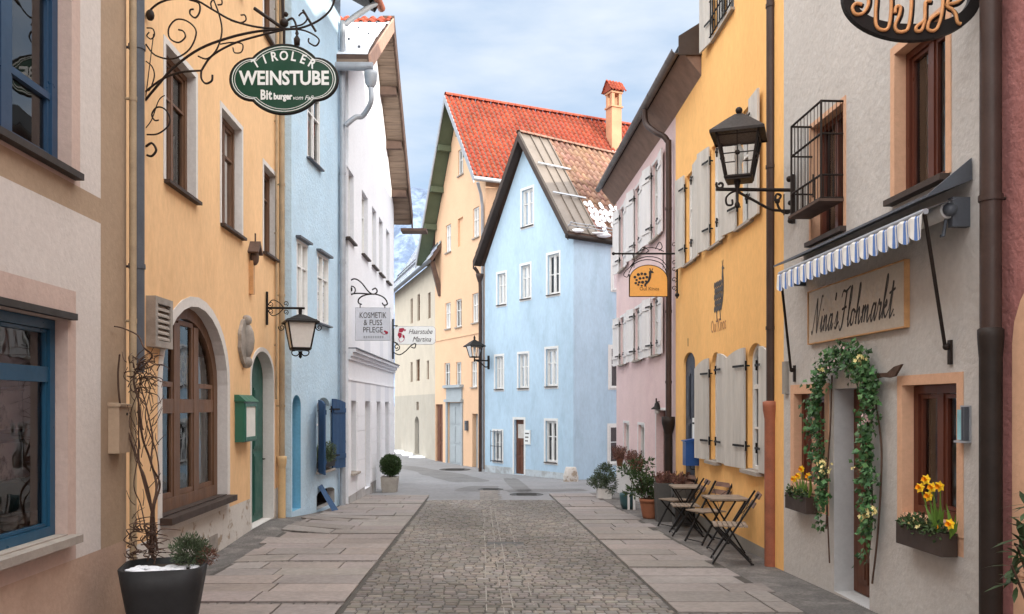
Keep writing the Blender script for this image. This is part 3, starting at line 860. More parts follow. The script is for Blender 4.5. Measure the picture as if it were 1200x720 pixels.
# --- L3: narrow blue house with navy shutters
P = PL3 = Plane((-3.85, 14.9), (-3.68, 18.3))
H = L3 = House('townhouse', 'narrow pale blue rough plastered house with navy shutters, beside the ochre tavern', P, 0, P.len, -.9, 10.4, 8, ['l3_blue', 'l3_teal', 'grey_base', 'interior'])
for (x0, x1, yt, yb) in ((347.5, 360.5, 279, 370), (371.5, 385, 297, 379)):
    s0, s1, z0, z1 = P.rect(x0, x1, yt, yb)
    z0, z1 = 3.2, 4.57
    H.window(s0, s1, z0, z1, depth=.07, cols=2, rows=(.66,), cur='full', sill=('zinc_dark', .08, .03))
    hb = MB(); hb.pbox(P, s0 - .05, s1 + .05, z1 + .01, z1 + .05, 0, .09); hb.build('hood', 'zinc_dark', H.root)
s0, s1 = P.s(360), P.s(375); zz = P.at(360, 184)[1]
H.window(s0, s1, zz, zz + 1.35, depth=.07, cols=2, rows=(.66,), cur='full', sill=('zinc_dark', .08, .03))
s0, s1 = P.s(371), P.s(387); z0, z1 = P.at(378, 551)[1], P.at(378, 466)[1]
H.window(s0, s1, z0, z1, depth=.22, cols=2, rows=(.62,), arch=.22, cur='full', sill=('sill_stone', .10, .05), sur=None)
ws = s1 - s0
H.shutter(s0, -1, ws * .62, z0 - .02, z1 - .05, 'shutter_blue', ang=26, planks=4, top=.08)
H.shutter(s1, 1, ws * .55, z0 - .02, z1 - .02, 'shutter_blue', ang=14, planks=4, top=.08)
s0d, s1d = P.s(342.5), P.s(352.5)
H.door(s0d, s1d, P.at(347, 598)[1], P.at(347, 463)[1], depth=.28, m='l3_teal', arch=.2, jamb='l3_teal', panels=3)
sc0, sc1 = P.s(371), P.s(392); zc0, zc1 = P.at(380, 594)[1], P.at(380, 573)[1]
H.opening(sc0, sc1, zc0, zc1, .16, .1, .2, H.mi('grey_base') and 'grey_base')
H.finish(); 
mb = MB()
slab_roof(mb, [P.W(-.1, 10.3, .75), P.W(P.len + .35, 10.3, .75), P.W(P.len + .35, 13, -4), P.W(-.1, 13, -4)], .16)
slab_roof(mb, [P.W(-.1, 13, -4), P.W(P.len + .35, 13, -4), P.W(P.len + .35, 10.3, -8.6), P.W(-.1, 10.3, -8.6)], .16)
rf = mb.build('roof', 'tile_dark', H.root)
gb = MB(); gb.tube([P.W(-.1, 10.25, .82), P.W(P.len + .35, 10.25, .82)], .085, 10); gb.build('gutter', 'pipe_rust', rf)
sp = P.s(401.5, .09)
pb = MB(); zt = P.at(402, 40)[1]; g1 = PX(440, 6, 17.6)
pb.tube(catmull([P.W(sp, -.6, .09), P.W(sp, 2, .09), P.W(sp, 6, .09), P.W(sp, zt - .25, .09), P.W(sp + .02, zt + .05, .16), P.W(sp + .1, zt + .42, .62), P.W(sp + .12, zt + .55, .78), P.W(sp + .12, zt + .85, .82)], 5), .062, 12)
for z in (.8, 2.7, 4.6, 6.5): pb.tube([P.W(sp, z, .09), P.W(sp, z + .05, .09)], .072, 12)
pb.build('downpipe', 'zinc', H.root)

# --- L4: white house with its gable to the street
P = PL4 = Plane((-3.53, 18.42), (-3.67, 26.5))
H = L4 = House('townhouse', 'white gabled house with striped grey ground floor and wide brown eaves, left', P, 0, P.len, -1.1, 8, 9, ['white_wall', 'white_cool', 'grey_base', 'interior'])
sa = P.s(452); H.set_gable(0, 9.05, 3.7, 11.4, P.len, 7.75)
for (x0, x1, yt, yb) in ((406.5, 414.5, 188, 256), (424, 431, 206, 275), (436, 441, 224, 290), (444, 448.5, 238, 300), (452.5, 456.5, 252, 310)):
    s0, s1, z0, z1 = P.rect(x0, x1, yt, yb); z0, z1 = 5.2, 6.72
    H.window(s0, s1, z0, z1, depth=.16, cols=2, rows=(.66,), cur='full', jamb='white_cool', sill=('sill_brown', .08, .04))
zc = P.at(437, 421)[1]; zband = P.at(435, 450)[1]; zop = P.at(420, 470)[1]
ops = [(411.5, 417.5), (427.5, 434), (441, 446), (451, 455.5)]
for i, (x0, x1) in enumerate(ops):
    s0, s1 = P.s(x0), P.s(x1)
    if i in (0, ): H.window(s0, s1, .1, zop, depth=.18, cols=2, rows=(.75,), cur='full', jamb='white_cool', sill=('sill_stone', .1, .05))
    elif i == 2: H.door(s0, s1, -.78, zop, depth=.22, m='frame_white', jamb='white_cool', glassy=2)
    else: H.window(s0, s1, -.45, zop, depth=.18, cols=2, rows=(.78,), cur='full', jamb='white_cool')
    H.zone(s0, s1, zop, zband, 'white_cool')
H.zone(0, P.len, -1.1, -.38, 'grey_base')
for (x0, x1) in ((427, 434), (445, 449), (455, 458)): H.zone(P.s(x0), P.s(x1), zc + .1, P.at(x0, 375)[1], 'white_cool')
H.finish()
mb = MB()                                   # cornice over the shop floor, with its dark lead top
for (z, h, o) in ((-.20, .08, .05), (-.12, .08, .10), (-.04, .07, .16)): mb.pbox(P, -.02, P.len + .02, zc + z, zc + z + h, .001, o)
c_ = mb.build('cornice', 'white_cool', H.root)
mb = MB(); mb.pbox(P, -.02, P.len + .02, zc + .032, zc + .055, .001, .19); mb.build('flashing', 'zinc_dark', c_)
mb = MB(); mb.pbox(P, 0, P.len, zband, zband + .035, .001, .02)
for i in range(7):
    z = -.35 + i * .34
    for k in range(4):
        a = P.s(ops[k][1]) + .06; b = (P.s(ops[k + 1][0]) if k < 3 else P.len) - .06
        if z < zop - .1: mb.pbox(P, a, b, z, z + .325, .001, .018)
mb.build('rustication', 'white_wall', H.root)
F_, SL, SA, SRr = .50, -.45, 3.7, P.len + .55
def gz4(s): return min(11.4 + (s - 3.7) * (11.4 - 9.05) / 3.7, 11.4 - (s - 3.7) * (11.4 - 7.75) / (P.len - 3.7)) + .03
mb = MB(); soff = MB(); brds = []
for (a, b) in ((SL, SA), (SA, SRr)):
    za, zb_ = gz4(a), gz4(b)
    mb.prism([P.W(a, za + .1, F_), P.W(b, zb_ + .1, F_), P.W(b, zb_ + .1, -9.3), P.W(a, za + .1, -9.3)], V(0, 0, .09))
    soff.prism([P.W(a, za, F_ - .02), P.W(b, zb_, F_ - .02), P.W(b, zb_, -9.25), P.W(a, za, -9.25)], V(0, 0, .095))
    k = 24 if a == SL else 30
    for i in range(k):
        s0, s1 = a + (b - a) * (i + .06) / k, a + (b - a) * (i + .94) / k
        soff.prism([P.W(s0, gz4(s0) - .018, F_ - .03), P.W(s1, gz4(s1) - .018, F_ - .03), P.W(s1, gz4(s1) - .018, .002), P.W(s0, gz4(s0) - .018, .002)], V(0, 0, .015))
    brd = MB(); brd.prism([P.W(a, za - .16, F_), P.W(b, zb_ - .16, F_), P.W(b, zb_ + .2, F_), P.W(a, za + .2, F_)], P.n * .04); brds.append(brd)
rf = mb.build('roof', 'wood_brown', H.root)
# the slope turned to us lies under snow, only the ridge tiles are bare
A0 = P.W(SL, gz4(SL) + .20, F_ - .02); A1 = P.W(SA, gz4(SA) + .20, F_ - .02); sv = A1 - A0; uv = -P.n * 9.6; N0 = V(0, 0, 1)
mb = MB(); nu, nv = 40, 20
def sn(i, j):
    e = math.sin(math.pi * min(1, max(0, j / nv) / .90) ) ** .35 if 0 < j < nv else 0
    return A0 + uv * (i / nu) + sv * (j / nv * .90) + V(0, 0, (.09 + .05 * mn.noise(V(i * .3, j * .4, 1))) * max(e, .02))
mb.raw([sn(i, j) for j in range(nv + 1) for i in range(nu + 1)], [(j * (nu + 1) + i, j * (nu + 1) + i + 1, (j + 1) * (nu + 1) + i + 1, (j + 1) * (nu + 1) + i) for j in range(nv) for i in range(nu)], 0, None, True)
tag(mb.build('snow', 'snow', rf, recalc=False), kind='stuff')
mb = MB(); tiled(mb, A0 + sv * .86 + V(0, 0, .02), uv, sv * .15, 44, 2, seed=31); mb.build('ridge_tiles', 'tile_red', rf, recalc=False)
mb = MB()
for j in range(5):
    for i in range(14): q = sn(1 + 2.8 * (i + .5 * (j % 2)), 2 + 3.6 * j) ; mb.beam(q - V(0, 0, .03), q + V(0, 0, .045), .05, .03, up=P.d)
tag(mb.build('snow_stops', 'zinc_dark', rf), kind='stuff')
soff.build('soffit', 'wood_soffit', rf); brds[0].build('bargeboard', 'wood_rust', rf); brds[1].build('bargeboard', 'wood_brown', rf)  # far slope's bargeboard is darker: its shade is put into the colour
for s in (.4, 1.6, 5.0, 6.3, 7.6):
    mb = MB(); z = gz4(s) - .03; mb.prism([P.W(s - .09, z - .22, .0), P.W(s + .09, z - .22, .0), P.W(s + .09, z - .0, .0), P.W(s - .09, z - .0, .0)], P.n * (F_ - .05))
    mb.build('purlin', 'wood_brown', rf)
mb = MB()
for i in range(26):
    a = SA + (SRr - SA) * i / 26; mb.prism([P.W(a, gz4(a) + .2, F_ + .045), P.W(a + .16, gz4(a + .16) + .2, F_ + .045), P.W(a + .16, gz4(a + .16) + .27, F_ + .045), P.W(a, gz4(a) + .27, F_ + .045)], -P.n * .3)
mb.build('verge_tiles', 'wood_brown', rf)
mb = MB(); z = gz4(SL) - .08; mb.tube([P.W(SL - .05, z, F_ + .1), P.W(SL - .05, z, -9)], .09, 12); mb.lathe(P.W(SL - .02, z - .52, F_ + .05), [(.07, .1), (.12, .18), (.14, .36), (.14, .42), (.12, .42)], 16)
g2 = P.W(SL - .02, z - .52, F_ + .05)
mb.tube(catmull([g2 + V(0, 0, .1), g2 + V(0, 0, -.22), P.W(-.25, z - .95, .35), P.W(-.34, z - 1.02, .2), P.W(-.37, z - 1.2, .0)], 6), .055, 10); mb.build('gutter', 'zinc', rf)
mb = MB(); mb.pbox(P, P.len + .1, P.len + .65, gz4(SRr) - .28, gz4(SRr) - .2, .2, F_ + .5); mb.build('gutter_board', 'wood_brown', rf)

# ================================================================== the houses where the street bends
# --- cream house far left of the bend
P = PCR = Plane((-6.8, 49.5), (-3.45, 38.3))
H = CR = House('townhouse', 'cream house with snowy slate roof and narrow dark windows, farthest up the street', P, 0, P.len, -1.3, 8.1, 8, ['cream', 'cream_low', 'interior'])
H.zone(0, P.len, -1.3, P.at(490, 463)[1], 'cream_low')
for (x0, x1, yt, yb) in ((481, 483.6, 351, 380), (489, 492, 346, 377), (501.5, 504.5, 344, 374), (481, 483.4, 425, 448), (487.6, 492, 422, 447), (500, 502.6, 423, 445), (487.8, 490.5, 471, 481)):
    s0, s1, z0, z1 = P.rect(x0, x1, yt, yb); H.window(s0, s1, z0, z1, depth=.14, fm='frame_brown', fw=.03, cols=1, rows=(.6,), cur=None)
s0, s1, z0, z1 = P.rect(486, 491, 488, 532); H.door(s0, s1, z0, z1, depth=.25, arch=.35, m='door_dark')
H.finish()
U = P.d * (P.len + 1.5)
p0 = P.W(-.5, 7.95, .45); Wv = -P.n * 3.4 + V(0, 0, 5.3)
mb = MB(); slab_roof(mb, [p0, p0 + U, p0 + U + Wv, p0 + Wv], .14); q = p0 + Wv; W2 = -P.n * 3.4 - V(0, 0, 5.3); slab_roof(mb, [q, q + U, q + U + W2, q + W2], .14)
rf = mb.build('roof', 'wood_brown', H.root)
mb = MB(); tiled(mb, p0, U, Wv, 52, 20, amp=.015, lift=.05, seed=5); mb.build('slates', 'slate_snow', rf, recalc=False)
mb = MB()
for i in range(2): a = p0 + Wv * (.10 + .10 * i) + V(0, 0, .16); mb.tube([a, a + U], .03)
for i in range(14): a = p0 + Wv * .15 + U * (i + .5) / 14; mb.tube([a - Wv * .05 + V(0, 0, .17), a + V(0, 0, .05) + Wv * .05, a + V(0, 0, .2) + Wv * .05], .022)
mb.build('snow_guard', 'zinc_dark', rf)
mb = MB(); mb.tube([p0 + V(0, 0, -.05), p0 + U + V(0, 0, -.05)], .09, 8); mb.build('gutter', 'zinc_dark', rf)
mb = MB(); gp = P.W(P.len + .02, 0, 0)
mb.prism([P.W(P.len + .7, 6.4, .01), P.W(P.len + .9, 6.4, .01), P.W(P.len + .9, 7.9, .4), P.W(P.len + .7, 7.9, .4)], -P.n * .2); mb.build('eave_bracket', 'wood_brown', rf)

mb = MB(); rn = random.Random(4)
for i in range(40): s = rn.uniform(2.5, 9.5); q = P.W(s, 0, rn.uniform(.15, .5)); mb.ball(V(q.x, q.y, gz(q.x, q.y) + .01), (rn.uniform(.1, .35), rn.uniform(.2, .5), rn.uniform(.03, .07)), n=8)
tag(mb.build('snow', 'snow'), kind='stuff', label='thin ridge of old snow along the foot of the cream house', cat='snow')
# --- peach house with the big red roof
P = PPE = Plane((-3.43, 38.1), (-1.02, 33.0))
H = PE = House('townhouse', 'tall peach house with steep red tiled roof and green gable eaves', P, 0, P.len, -1.2, 10, 14, ['peach', 'peach_side', 'plinth_grey', 'interior'])
LP = P.len; sa = LP * .50; za = 14.15; zl, zr = 8.0, 10.0
H.set_gable(0, 9.3, sa, za, LP, 10.5)
for i, (x0, x1, yt, yb) in enumerate(((537, 543, 177, 207), (522.5, 528.5, 265, 297), (554.5, 561.5, 245, 280), (522, 528, 356, 386), (534, 541, 352, 384), (553.5, 560.5, 345, 379), (521, 527.5, 426, 454), (534.5, 540.5, 425, 454), (552.5, 559, 424, 454))):
    s0, s1, z0, z1 = P.rect(x0, x1, yt, yb); H.window(s0, s1, z0, z1, depth=.12, cols=2, rows=(.6,), cur='half' if i % 2 else 'sides', sill=('sill_stone', .06, .05))
s0, s1, z0, z1 = P.rect(536.5, 542.5, 257, 290); H.opening(s0, s1, z0, z1, .07, 0, .02, back='peach')
s0, s1, z0, z1 = P.rect(525, 541, 472, 543); H.door(s0, s1, -.95, z1, depth=.12, m='door_grey', panels=3)
mb = MB(); mb.pbox(P, s0 - .16, s0 - .002, -.95, z1 + .02, 0, .06); mb.pbox(P, s1 + .002, s1 + .16, -.95, z1 + .02, 0, .06); mb.pbox(P, s0 - .2, s1 + .2, z1 + .022, z1 + .14, 0, .13); mb.pbox(P, s0 - .1, s1 + .1, z1 + .142, z1 + .62, 0, .05); mb.pbox(P, s0 - .22, s1 + .22, z1 + .622, z1 + .74, 0, .18)
mb.build('shop_portal', 'door_grey', H.root)
s0, s1, z0, z1 = P.rect(553.5, 560, 485, 546); H.door(s0, s1, -.95, z1, depth=.22, m='door_grey')
s0, s1, z0, z1 = P.rect(506.5, 514, 474, 538); s0 = .04; H.door(s0, .95, -.95, z1, depth=.14, m='door_brown')
H.finish()
mb = MB(); zm = P.at(545, 394)[1]; mb.pbox(P, 0, LP, zm, zm + .05, .001, .03); mb.build('string_course', 'peach', H.root)
mb = MB(); mb.tube([P.W(LP - .12, -.9, .08), P.W(LP - .12, 9.3, .08), P.W(LP + .04, 9.75, .22), P.W(LP + .28, 10.1, .45)], .06, 8); mb.build('downpipe', 'zinc', H.root)
RL = 15.0; F_ = .6; apx = V(0, 0, za + .12)
def roofline(s): return min(za + .12 + (s - sa) * (za - 9.3) / sa, za + .12 - (s - sa) * (za - 10.5) / (LP - sa))
sL, sR = -.85, LP + .3
mb = MB(); wd = MB(); gr = MB()
for a, b in ((sL, sa), (sa, sR)):
    slab = [P.W(a, roofline(a), F_), P.W(b, roofline(b), F_), P.W(b, roofline(b), -RL), P.W(a, roofline(a), -RL)]
    mb.prism(slab, V(0, 0, .1))
    gr.prism([P.W(a, roofline(a) - .05, F_ - .01), P.W(b, roofline(b) - .05, F_ - .01), P.W(b, roofline(b) - .05, .003), P.W(a, roofline(a) - .05, .003)], V(0, 0, .045))
    wd.prism([P.W(a, roofline(a) - .16, F_), P.W(b, roofline(b) - .16, F_), P.W(b, roofline(b) + .16, F_), P.W(a, roofline(a) + .16, F_)], P.n * .04)
for s in (.15, 1.0, 1.9, LP - 1.6, LP - .8): gr.prism([P.W(s - .1, roofline(s) - .3, .01), P.W(s + .1, roofline(s) - .3, .01), P.W(s + .1, roofline(s) - .06, .01), P.W(s - .1, roofline(s) - .06, .01)], P.n * (F_ - .03))
rf = mb.build('roof', 'wood_brown', H.root)
gr.build('soffit', 'wood_green', rf); wd.build('bargeboard', 'zinc', rf)
mb = MB()
p0 = P.W(sR, roofline(sR) + .11, F_ + .03); Wv = P.W(sa, roofline(sa) + .11, F_ + .03) - p0; U = -P.n * (RL + F_)
tiled(mb, p0, U, Wv, 66, 19, seed=2, amp=.055, lift=.05)
p1 = P.W(sL, roofline(sL) + .11, F_ + .03); tiled(mb, p1, U, P.W(sa, roofline(sa) + .11, F_ + .03) - p1, 66, 22, seed=3, amp=.055, lift=.05)
rt = P.W(sa, roofline(sa) + .16, F_)
for i in range(44): a = rt + U * i / 44; mb.raw([a + U / 46 * t + V(0, 0, .13 * math.sin(R(k * 30))) + P.d * .13 * math.cos(R(k * 30)) for t in (0, 1) for k in range(7)], [(k, k + 1, k + 8, k + 7) for k in range(6)], 0, (rnd.uniform(.8, 1.1),) * 3)
mb.build('roof_tiles', 'tile_red', rf, recalc=False)
mb = MB(); mb.tube([p0 + V(0, 0, -.1), p0 + U + V(0, 0, -.1)], .09, 8); mb.build('gutter', 'zinc', rf)
# chimney: a rendered stack with openings and a little tiled roof
cp = None
for o in [x * .05 for x in range(0, 300)]:                 # find where on the near slope the picture shows it
    s = sa + 1.0; q = P.W(s, roofline(s), -o)
    if (q.x / q.y * FPX + CXP) >= 719: cp = q; break
base = cp; hs = .25
ch = MB(); ax, ay = -P.n, P.d; zt = EYE + (HOR - 128) / FPX * base.y
def cbox(m, a0, a1, b0, b1, z0, z1, mi=0): m.box(V(base.x, base.y, 0) + ax * a0 + ay * b0 + V(0, 0, z0), ax * (a1 - a0), ay * (b1 - b0), V(0, 0, z1 - z0), mi)
cbox(ch, -hs, hs, -hs, hs, base.z - .9, zt); cbox(ch, -hs - .05, hs + .05, -hs - .05, hs + .05, zt, zt + .07)
th = .62
for a in (-hs, hs - .14):
    for b in (-hs, hs - .14): cbox(ch, a, a + .14, b, b + .14, zt + .072, zt + th)
cbox(ch, -hs - .04, hs + .04, -hs - .04, hs + .04, zt + th + .002, zt + th + .09)
cho = ch.build('chimney', 'chimney', rf)
cm = MB(); o = V(base.x, base.y, zt + th + .1)
for sg in (-1, 1): tiled(cm, o + ay * sg * .4 - ax * .4, ax * .8, -ay * sg * .4 + V(0, 0, .5), 5, 3, amp=.03, seed=8)
cm.raw([o - ax * .33 - ay * .33, o - ax * .33 + ay * .33, o - ax * .33 + V(0, 0, .42)], [(0, 1, 2)], 0, (.8, .8, .8)); cm.raw([o + ax * .33 - ay * .33, o + ax * .33 + ay * .33, o + ax * .33 + V(0, 0, .42)], [(0, 1, 2)], 0, (.8, .8, .8))
cm.build('chimney_cap', 'tile_red', cho, recalc=False) if False else cm.build('chimney_cap', 'tile_red', rf, recalc=False)
fl = MB(); cbox(fl, -hs - .03, hs + .03, -hs - .02, hs + .1, base.z - .85, base.z - .28); fl.build('chimney_flashing', 'zinc', rf)

# --- blue house in the middle
CB = V(1.98, 27.5, 0)
P = PBL = Plane((-1.01, 31.7), (1.98, 27.5))
H = BL = House('townhouse', 'light blue gabled house with white trimmed windows in the middle of the view', P, 0, P.len, -1.3, 8, 11, ['c_blue', 'c_base', 'interior'])
LP = P.len; ez = 7.1; sa = LP * .5; za = 10.75
H.set_gable(0, ez - .3, sa, za, LP, ez)
wt = .085
def bwin(Q, x0, x1, yt, yb, xr=None, **k):
    s0, s1, z0, z1 = Q.rect(x0, x1, yt, yb, (x0 + x1) / 2)
    return s0 + wt, s1 - wt, z0 + wt, z1 - wt
for x0, x1, yt, yb, cu in ((610, 626, 219, 268, 'sides'), (581.5, 594, 318, 360, 'sides'), (609, 623, 308, 353, 'full'), (640, 657, 295, 348, 'sides'), (579, 591, 415, 459, 'sides'), (606, 620.5, 412, 458, 'half'), (638, 654.5, 406, 456, 'sides'), (577, 590, 503, 543, 'full'), (637.5, 654, 490.5, 545, 'half')):
    s0, s1, z0, z1 = bwin(P, x0, x1, yt, yb)
    H.window(s0, s1, z0, z1, depth=.13, fw=.05, cols=2, rows=(.62,) if x0 < 640 else (.5,), cur=cu, sur=(wt, 'frame_white'), sill=('sill_brown', .05, .03), split=.025)
s0, s1, z0, z1 = P.rect(602.5, 614, 492, 556, 608); H.door(s0, s1, z0, z1, depth=.14, m='door_brown', glassy=1, sur=(.09, 'frame_white'))
H.zone(0, P.len, -1.3, -.62, 'c_base')
H.finish()
# barred grille on the small ground-floor window
s0, s1, z0, z1 = bwin(P, 577, 590, 503, 543); mb = MB(); s0 -= .08; s1 += .08
for i in range(4): s = s0 + (s1 - s0) * i / 3; mb.tube([P.W(s, z0 - .05, .09), P.W(s, z1 + .05, .09)], .012)
for i in range(3): z = z0 + (z1 - z0) * i / 2; mb.tube([P.W(s0, z, .09), P.W(s1, z, .09)], .012); mb.tube([P.W(s0, z, .09), P.W(s0, z, 0)], .012)
mb.build('window_grille', 'zinc_dark', H.root)
# flank (the face turned to us, right of the corner)
Q = Plane((CB.x, CB.y), (CB.x - P.n.x * 11, CB.y - P.n.y * 11))
for yt, yb, xa in ((290, 342, 715.5), (404, 457, 712.5), (496.5, 546, 711.5)):
    s0 = Q.s(xa) + wt; z0 = Q.at(xa, yb)[1] + wt; z1 = Q.at(xa, yt)[1] - wt
    for ds in (0, 3.2):
        h2 = House.__new__(House); h2.__dict__.update(H.__dict__); h2.P = Q; h2.op = []
        a, b, c, d = s0 + ds, s0 + ds + .8, z0, z1
        mbx = MB(); wf = .05
        # these stand just proud of the flank: casing, glass and a dark board behind
        A = outline(a, b, c, d); B = outline(a + wf, b - wf, c + wf, d - wf)
        mbx.ring(A, B, Q, .002, .03); m0 = (a + b) / 2; mbx.pbox(Q, m0 - .035, m0 + .035, c + wf, d - wf, .004, .028); 
        for x0, x1 in ((a + wf, m0 - .035), (m0 + .035, b - wf)): mbx.pbox(Q, x0, x1, c + (d - c) * .55, c + (d - c) * .55 + .03, .004, .024)
        fr = mbx.build('window', 'frame_white', H.root)
        pb = MB(); pb.face([Q.W(*q, .010) for q in B]); pb.build('pane', 'glass', fr)
        bb = MB(); bb.face([Q.W(*q, .003) for q in B]); bb.build('window_back', 'interior', fr)
        rb = MB(); rb.pbox(Q, a - wt, a, c - wt, d + wt, .001, .012); rb.pbox(Q, b, b + wt, c - wt, d + wt, .001, .012); rb.pbox(Q, a, b, d, d + wt, .001, .012); rb.pbox(Q, a, b, c - wt, c, .001, .012); rb.pbox(Q, a - .02, b + .02, c - .03, c, .012, .05); rb.build('surround', 'frame_white', fr)
def rl(s): return min(za + .1 + (s - sa) * (za - ez) / (LP - sa), za + .1 - (s - sa) * (za - ez) / (LP - sa))
F_ = .32; RL = 11.2; sL, sR = -.28, LP + .14
mb = MB(); vg = MB()
for a, b in ((sL, sa), (sa, sR)):
    mb.prism([P.W(a, rl(a), F_), P.W(b, rl(b), F_), P.W(b, rl(b), -RL), P.W(a, rl(a), -RL)], V(0, 0, .12))
    vg.prism([P.W(a, rl(a) - .14, F_), P.W(b, rl(b) - .14, F_), P.W(b, rl(b) + .13, F_), P.W(a, rl(a) + .13, F_)], P.n * .035)
    vg.prism([P.W(a, rl(a) - .02, F_ - .01), P.W(b, rl(b) - .02, F_ - .01), P.W(b, rl(b) - .02, .003), P.W(a, rl(a) - .02, .003)], V(0, 0, .018))
rf = mb.build('roof', 'wood_brown', H.root); vg.build('bargeboard', 'sill_brown', rf)
p0 = P.W(sR, rl(sR) + .13, F_ + .03); Wv = P.W(sa, rl(sa) + .13, F_ + .03) - p0; U = -P.n * (RL + F_); Un = U.normalized()
mb = MB(); wm = 1.3                                     # sheet metal verge with standing seams
N = U.cross(Wv).normalized(); N = N if N.z > 0 else -N
slab_roof(mb, [p0 + N * .03, p0 + Un * wm + N * .03, p0 + Un * wm + Wv + N * .03, p0 + Wv + N * .03], .03)
for x in (.03, .5, .9, 1.27): mb.beam(p0 + Un * x + N * .05, p0 + Un * x + Wv + N * .05, .035, .05, up=N)
mb.build('metal_verge', 'sheet_metal', rf)
for f in (.36, .66): mb = MB(); mb.beam(p0 + Wv * f + N * .12 + Un * .1, p0 + Wv * f + N * .12 + Un * 1.5, .06, .03, up=N); mb.build('snow_rail', 'zinc', rf)
mb = MB(); tiled(mb, p0 + Un * wm, U - Un * wm, Wv, 40, 15, amp=.06, lift=.05, seed=4); 
p1 = P.W(sL, rl(sL) + .13, F_ + .03); tiled(mb, p1, U, P.W(sa, rl(sa) + .13, F_ + .03) - p1, 50, 15, seed=6)
rt = p0 + Wv + N * .02
for i in range(38): a = rt + U * i / 38; mb.raw([a + U / 40 * t + V(0, 0, .10 * math.sin(R(k * 30))) + P.d * .13 * math.cos(R(k * 30)) for t in (0, 1) for k in range(7)], [(k, k + 1, k + 8, k + 7) for k in range(6)], 0, (rnd.uniform(.7, 1.0),) * 3)
mb.build('roof_tiles', 'tile_brown', rf, recalc=False)
# snow lying on the lower courses
mb = MB(); rn = random.Random(21); cw = (U - Un * wm).length / 44; hw = Wv / 15
for j in range(0, 6):
    for i in range(0, 26):
        if rn.random() < (.30, .45, .20, .15, .40, 1.0)[j]: continue
        o = p0 + Un * (wm + cw * (i + .5 + .3 * (j % 2))) + hw * (j + .15) + N * .075; L = rn.uniform(.75, 1.12); wv = cw * rn.uniform(.36, .52)
        vs = []
        for q in range(6):
            f = q / 5; ww = wv * math.sin(math.pi * (.12 + .76 * f)) ** .6
            for k in range(5): a = math.pi * k / 4; vs.append(o + hw * L * f + Un * ww * math.cos(a) + N * (.03 * math.sin(a) + .0))
        mb.raw(vs, [(q * 5 + k, q * 5 + k + 1, q * 5 + k + 6, q * 5 + k + 5) for q in range(5) for k in range(4)], 0, None, True)
for i in range(18):
    o = p0 + Un * rn.uniform(.2, 6) + hw * rn.uniform(-.1, .35) + N * .07; mb.ball(o, (rn.uniform(.1, .3), rn.uniform(.08, .2), rn.uniform(.04, .08)))
tag(mb.build('snow', 'snow'), kind='stuff', label='patchy melting snow on the brown tiles of the blue house', cat='snow')
mb = MB()
for h in (.14, .26): mb.tube([p0 + hw * .5 + N * h, p0 + hw * .5 + N * h + Un * 8], .016)
for i in range(11): a = p0 + hw * .5 + Un * (.05 + i * .75); mb.tube([a, a + N * .3], .016)
mb.build('snow_guard', 'zinc', rf)
mb = MB(); mb.tube([p0 + V(0, 0, -.14) - Un * .05, p0 + U + V(0, 0, -.14)], .085, 8); mb.build('gutter', 'iron_brown', rf)
mb = MB(); sx_ = -.16
mb.tube(catmull([P.W(sL + .1, rl(sL) - .1, .35), P.W(sx_, rl(sL) - .3, .2), P.W(sx_, rl(sL) - .8, .1), P.W(sx_, 3, .1), P.W(sx_, -.9, .1)], 5), .065, 10); mb.lathe(P.W(sx_, rl(sL) - .62, .12), [(.07, 0), (.13, .18), (.15, .3), (.12, .3)], 12); mb.build('downpipe', 'pipe_brown', H.root)

# ================================================================== right row
# --- R3: pink house
P = PR3 = along(3.62, .04, 22.3, 15.62)
H = R3 = House('townhouse', 'pink house with white shutters and a brown eave, beyond the yellow tavern', P, 0, P.len, -1.2, 6.95, 9, ['pink', 'l2_white', 'interior'])
H.zone(0, P.len, -1.2, .12, 'l2_white')
swd = .46
for i in range(3):
    c = 1.05 + i * 2.02
    for z0, z1 in ((4.98, 6.55), (2.62, 3.80)):
        if i == 2: c = 5.0
        H.window(c - .38, c + .38, z0, z1, depth=.12, cols=2, rows=(.6,), cur='sides', sill=('sill_stone', .08, .04), sur=(.06, 'shutter_white'), surz=False)
        H.shutter(c - .38, -1, swd, z0 - .02, z1 + .02, 'shutter_white', ang=10, planks=3)
        H.shutter(c + .38, 1, swd, z0 - .02, z1 + .02, 'shutter_white', ang=3, planks=3)
for x0, x1 in ((731, 737), (748, 755)):
    s0, s1 = P.s(x0), P.s(x1); H.window(s0, s1, .22, 1.16, depth=.13, cols=2, rows=(), cur='full', sur=(.06, 'shutter_white'))
s0, s1 = P.s(769), P.s(781); H.door(s0, s1, -.5, 1.5, depth=.2, m='door_brown', sur=(.05, 'shutter_white'))
H.finish()
mb = MB(); mb.abox(4.4, 11, 22.5, 27.2, -1.2, 8.6); mb.prism([(4.1, 22.5, 8.6), (7.7, 22.5, 11), (11.3, 22.5, 8.6)], V(0, 4.7, 0)); mb.build('shade_block', 'pink', H.root)  # unseen block added to keep the sun off the blue house's flank
ee = P.len + 1.9                                        # the eave runs on past the neighbour's lower storeys
rf = H.roof_street(-.35, ee, 7.30, .36, 4.6, 11.2, thick=.14, m='tile_brown', gut='gutter_brown', soffit='soffit_brown', eave=6.88)
mb = MB(); mb.prism([P.W(ee + .002, 7.22, .40), P.W(ee + .002, 7.52, .40), P.W(ee + .002, 7.78, -.01), P.W(ee + .002, 7.22, -.01)], P.d * .03); mb.build('end_board', 'sill_brown', rf)
mb = MB(); sp = P.len - .13
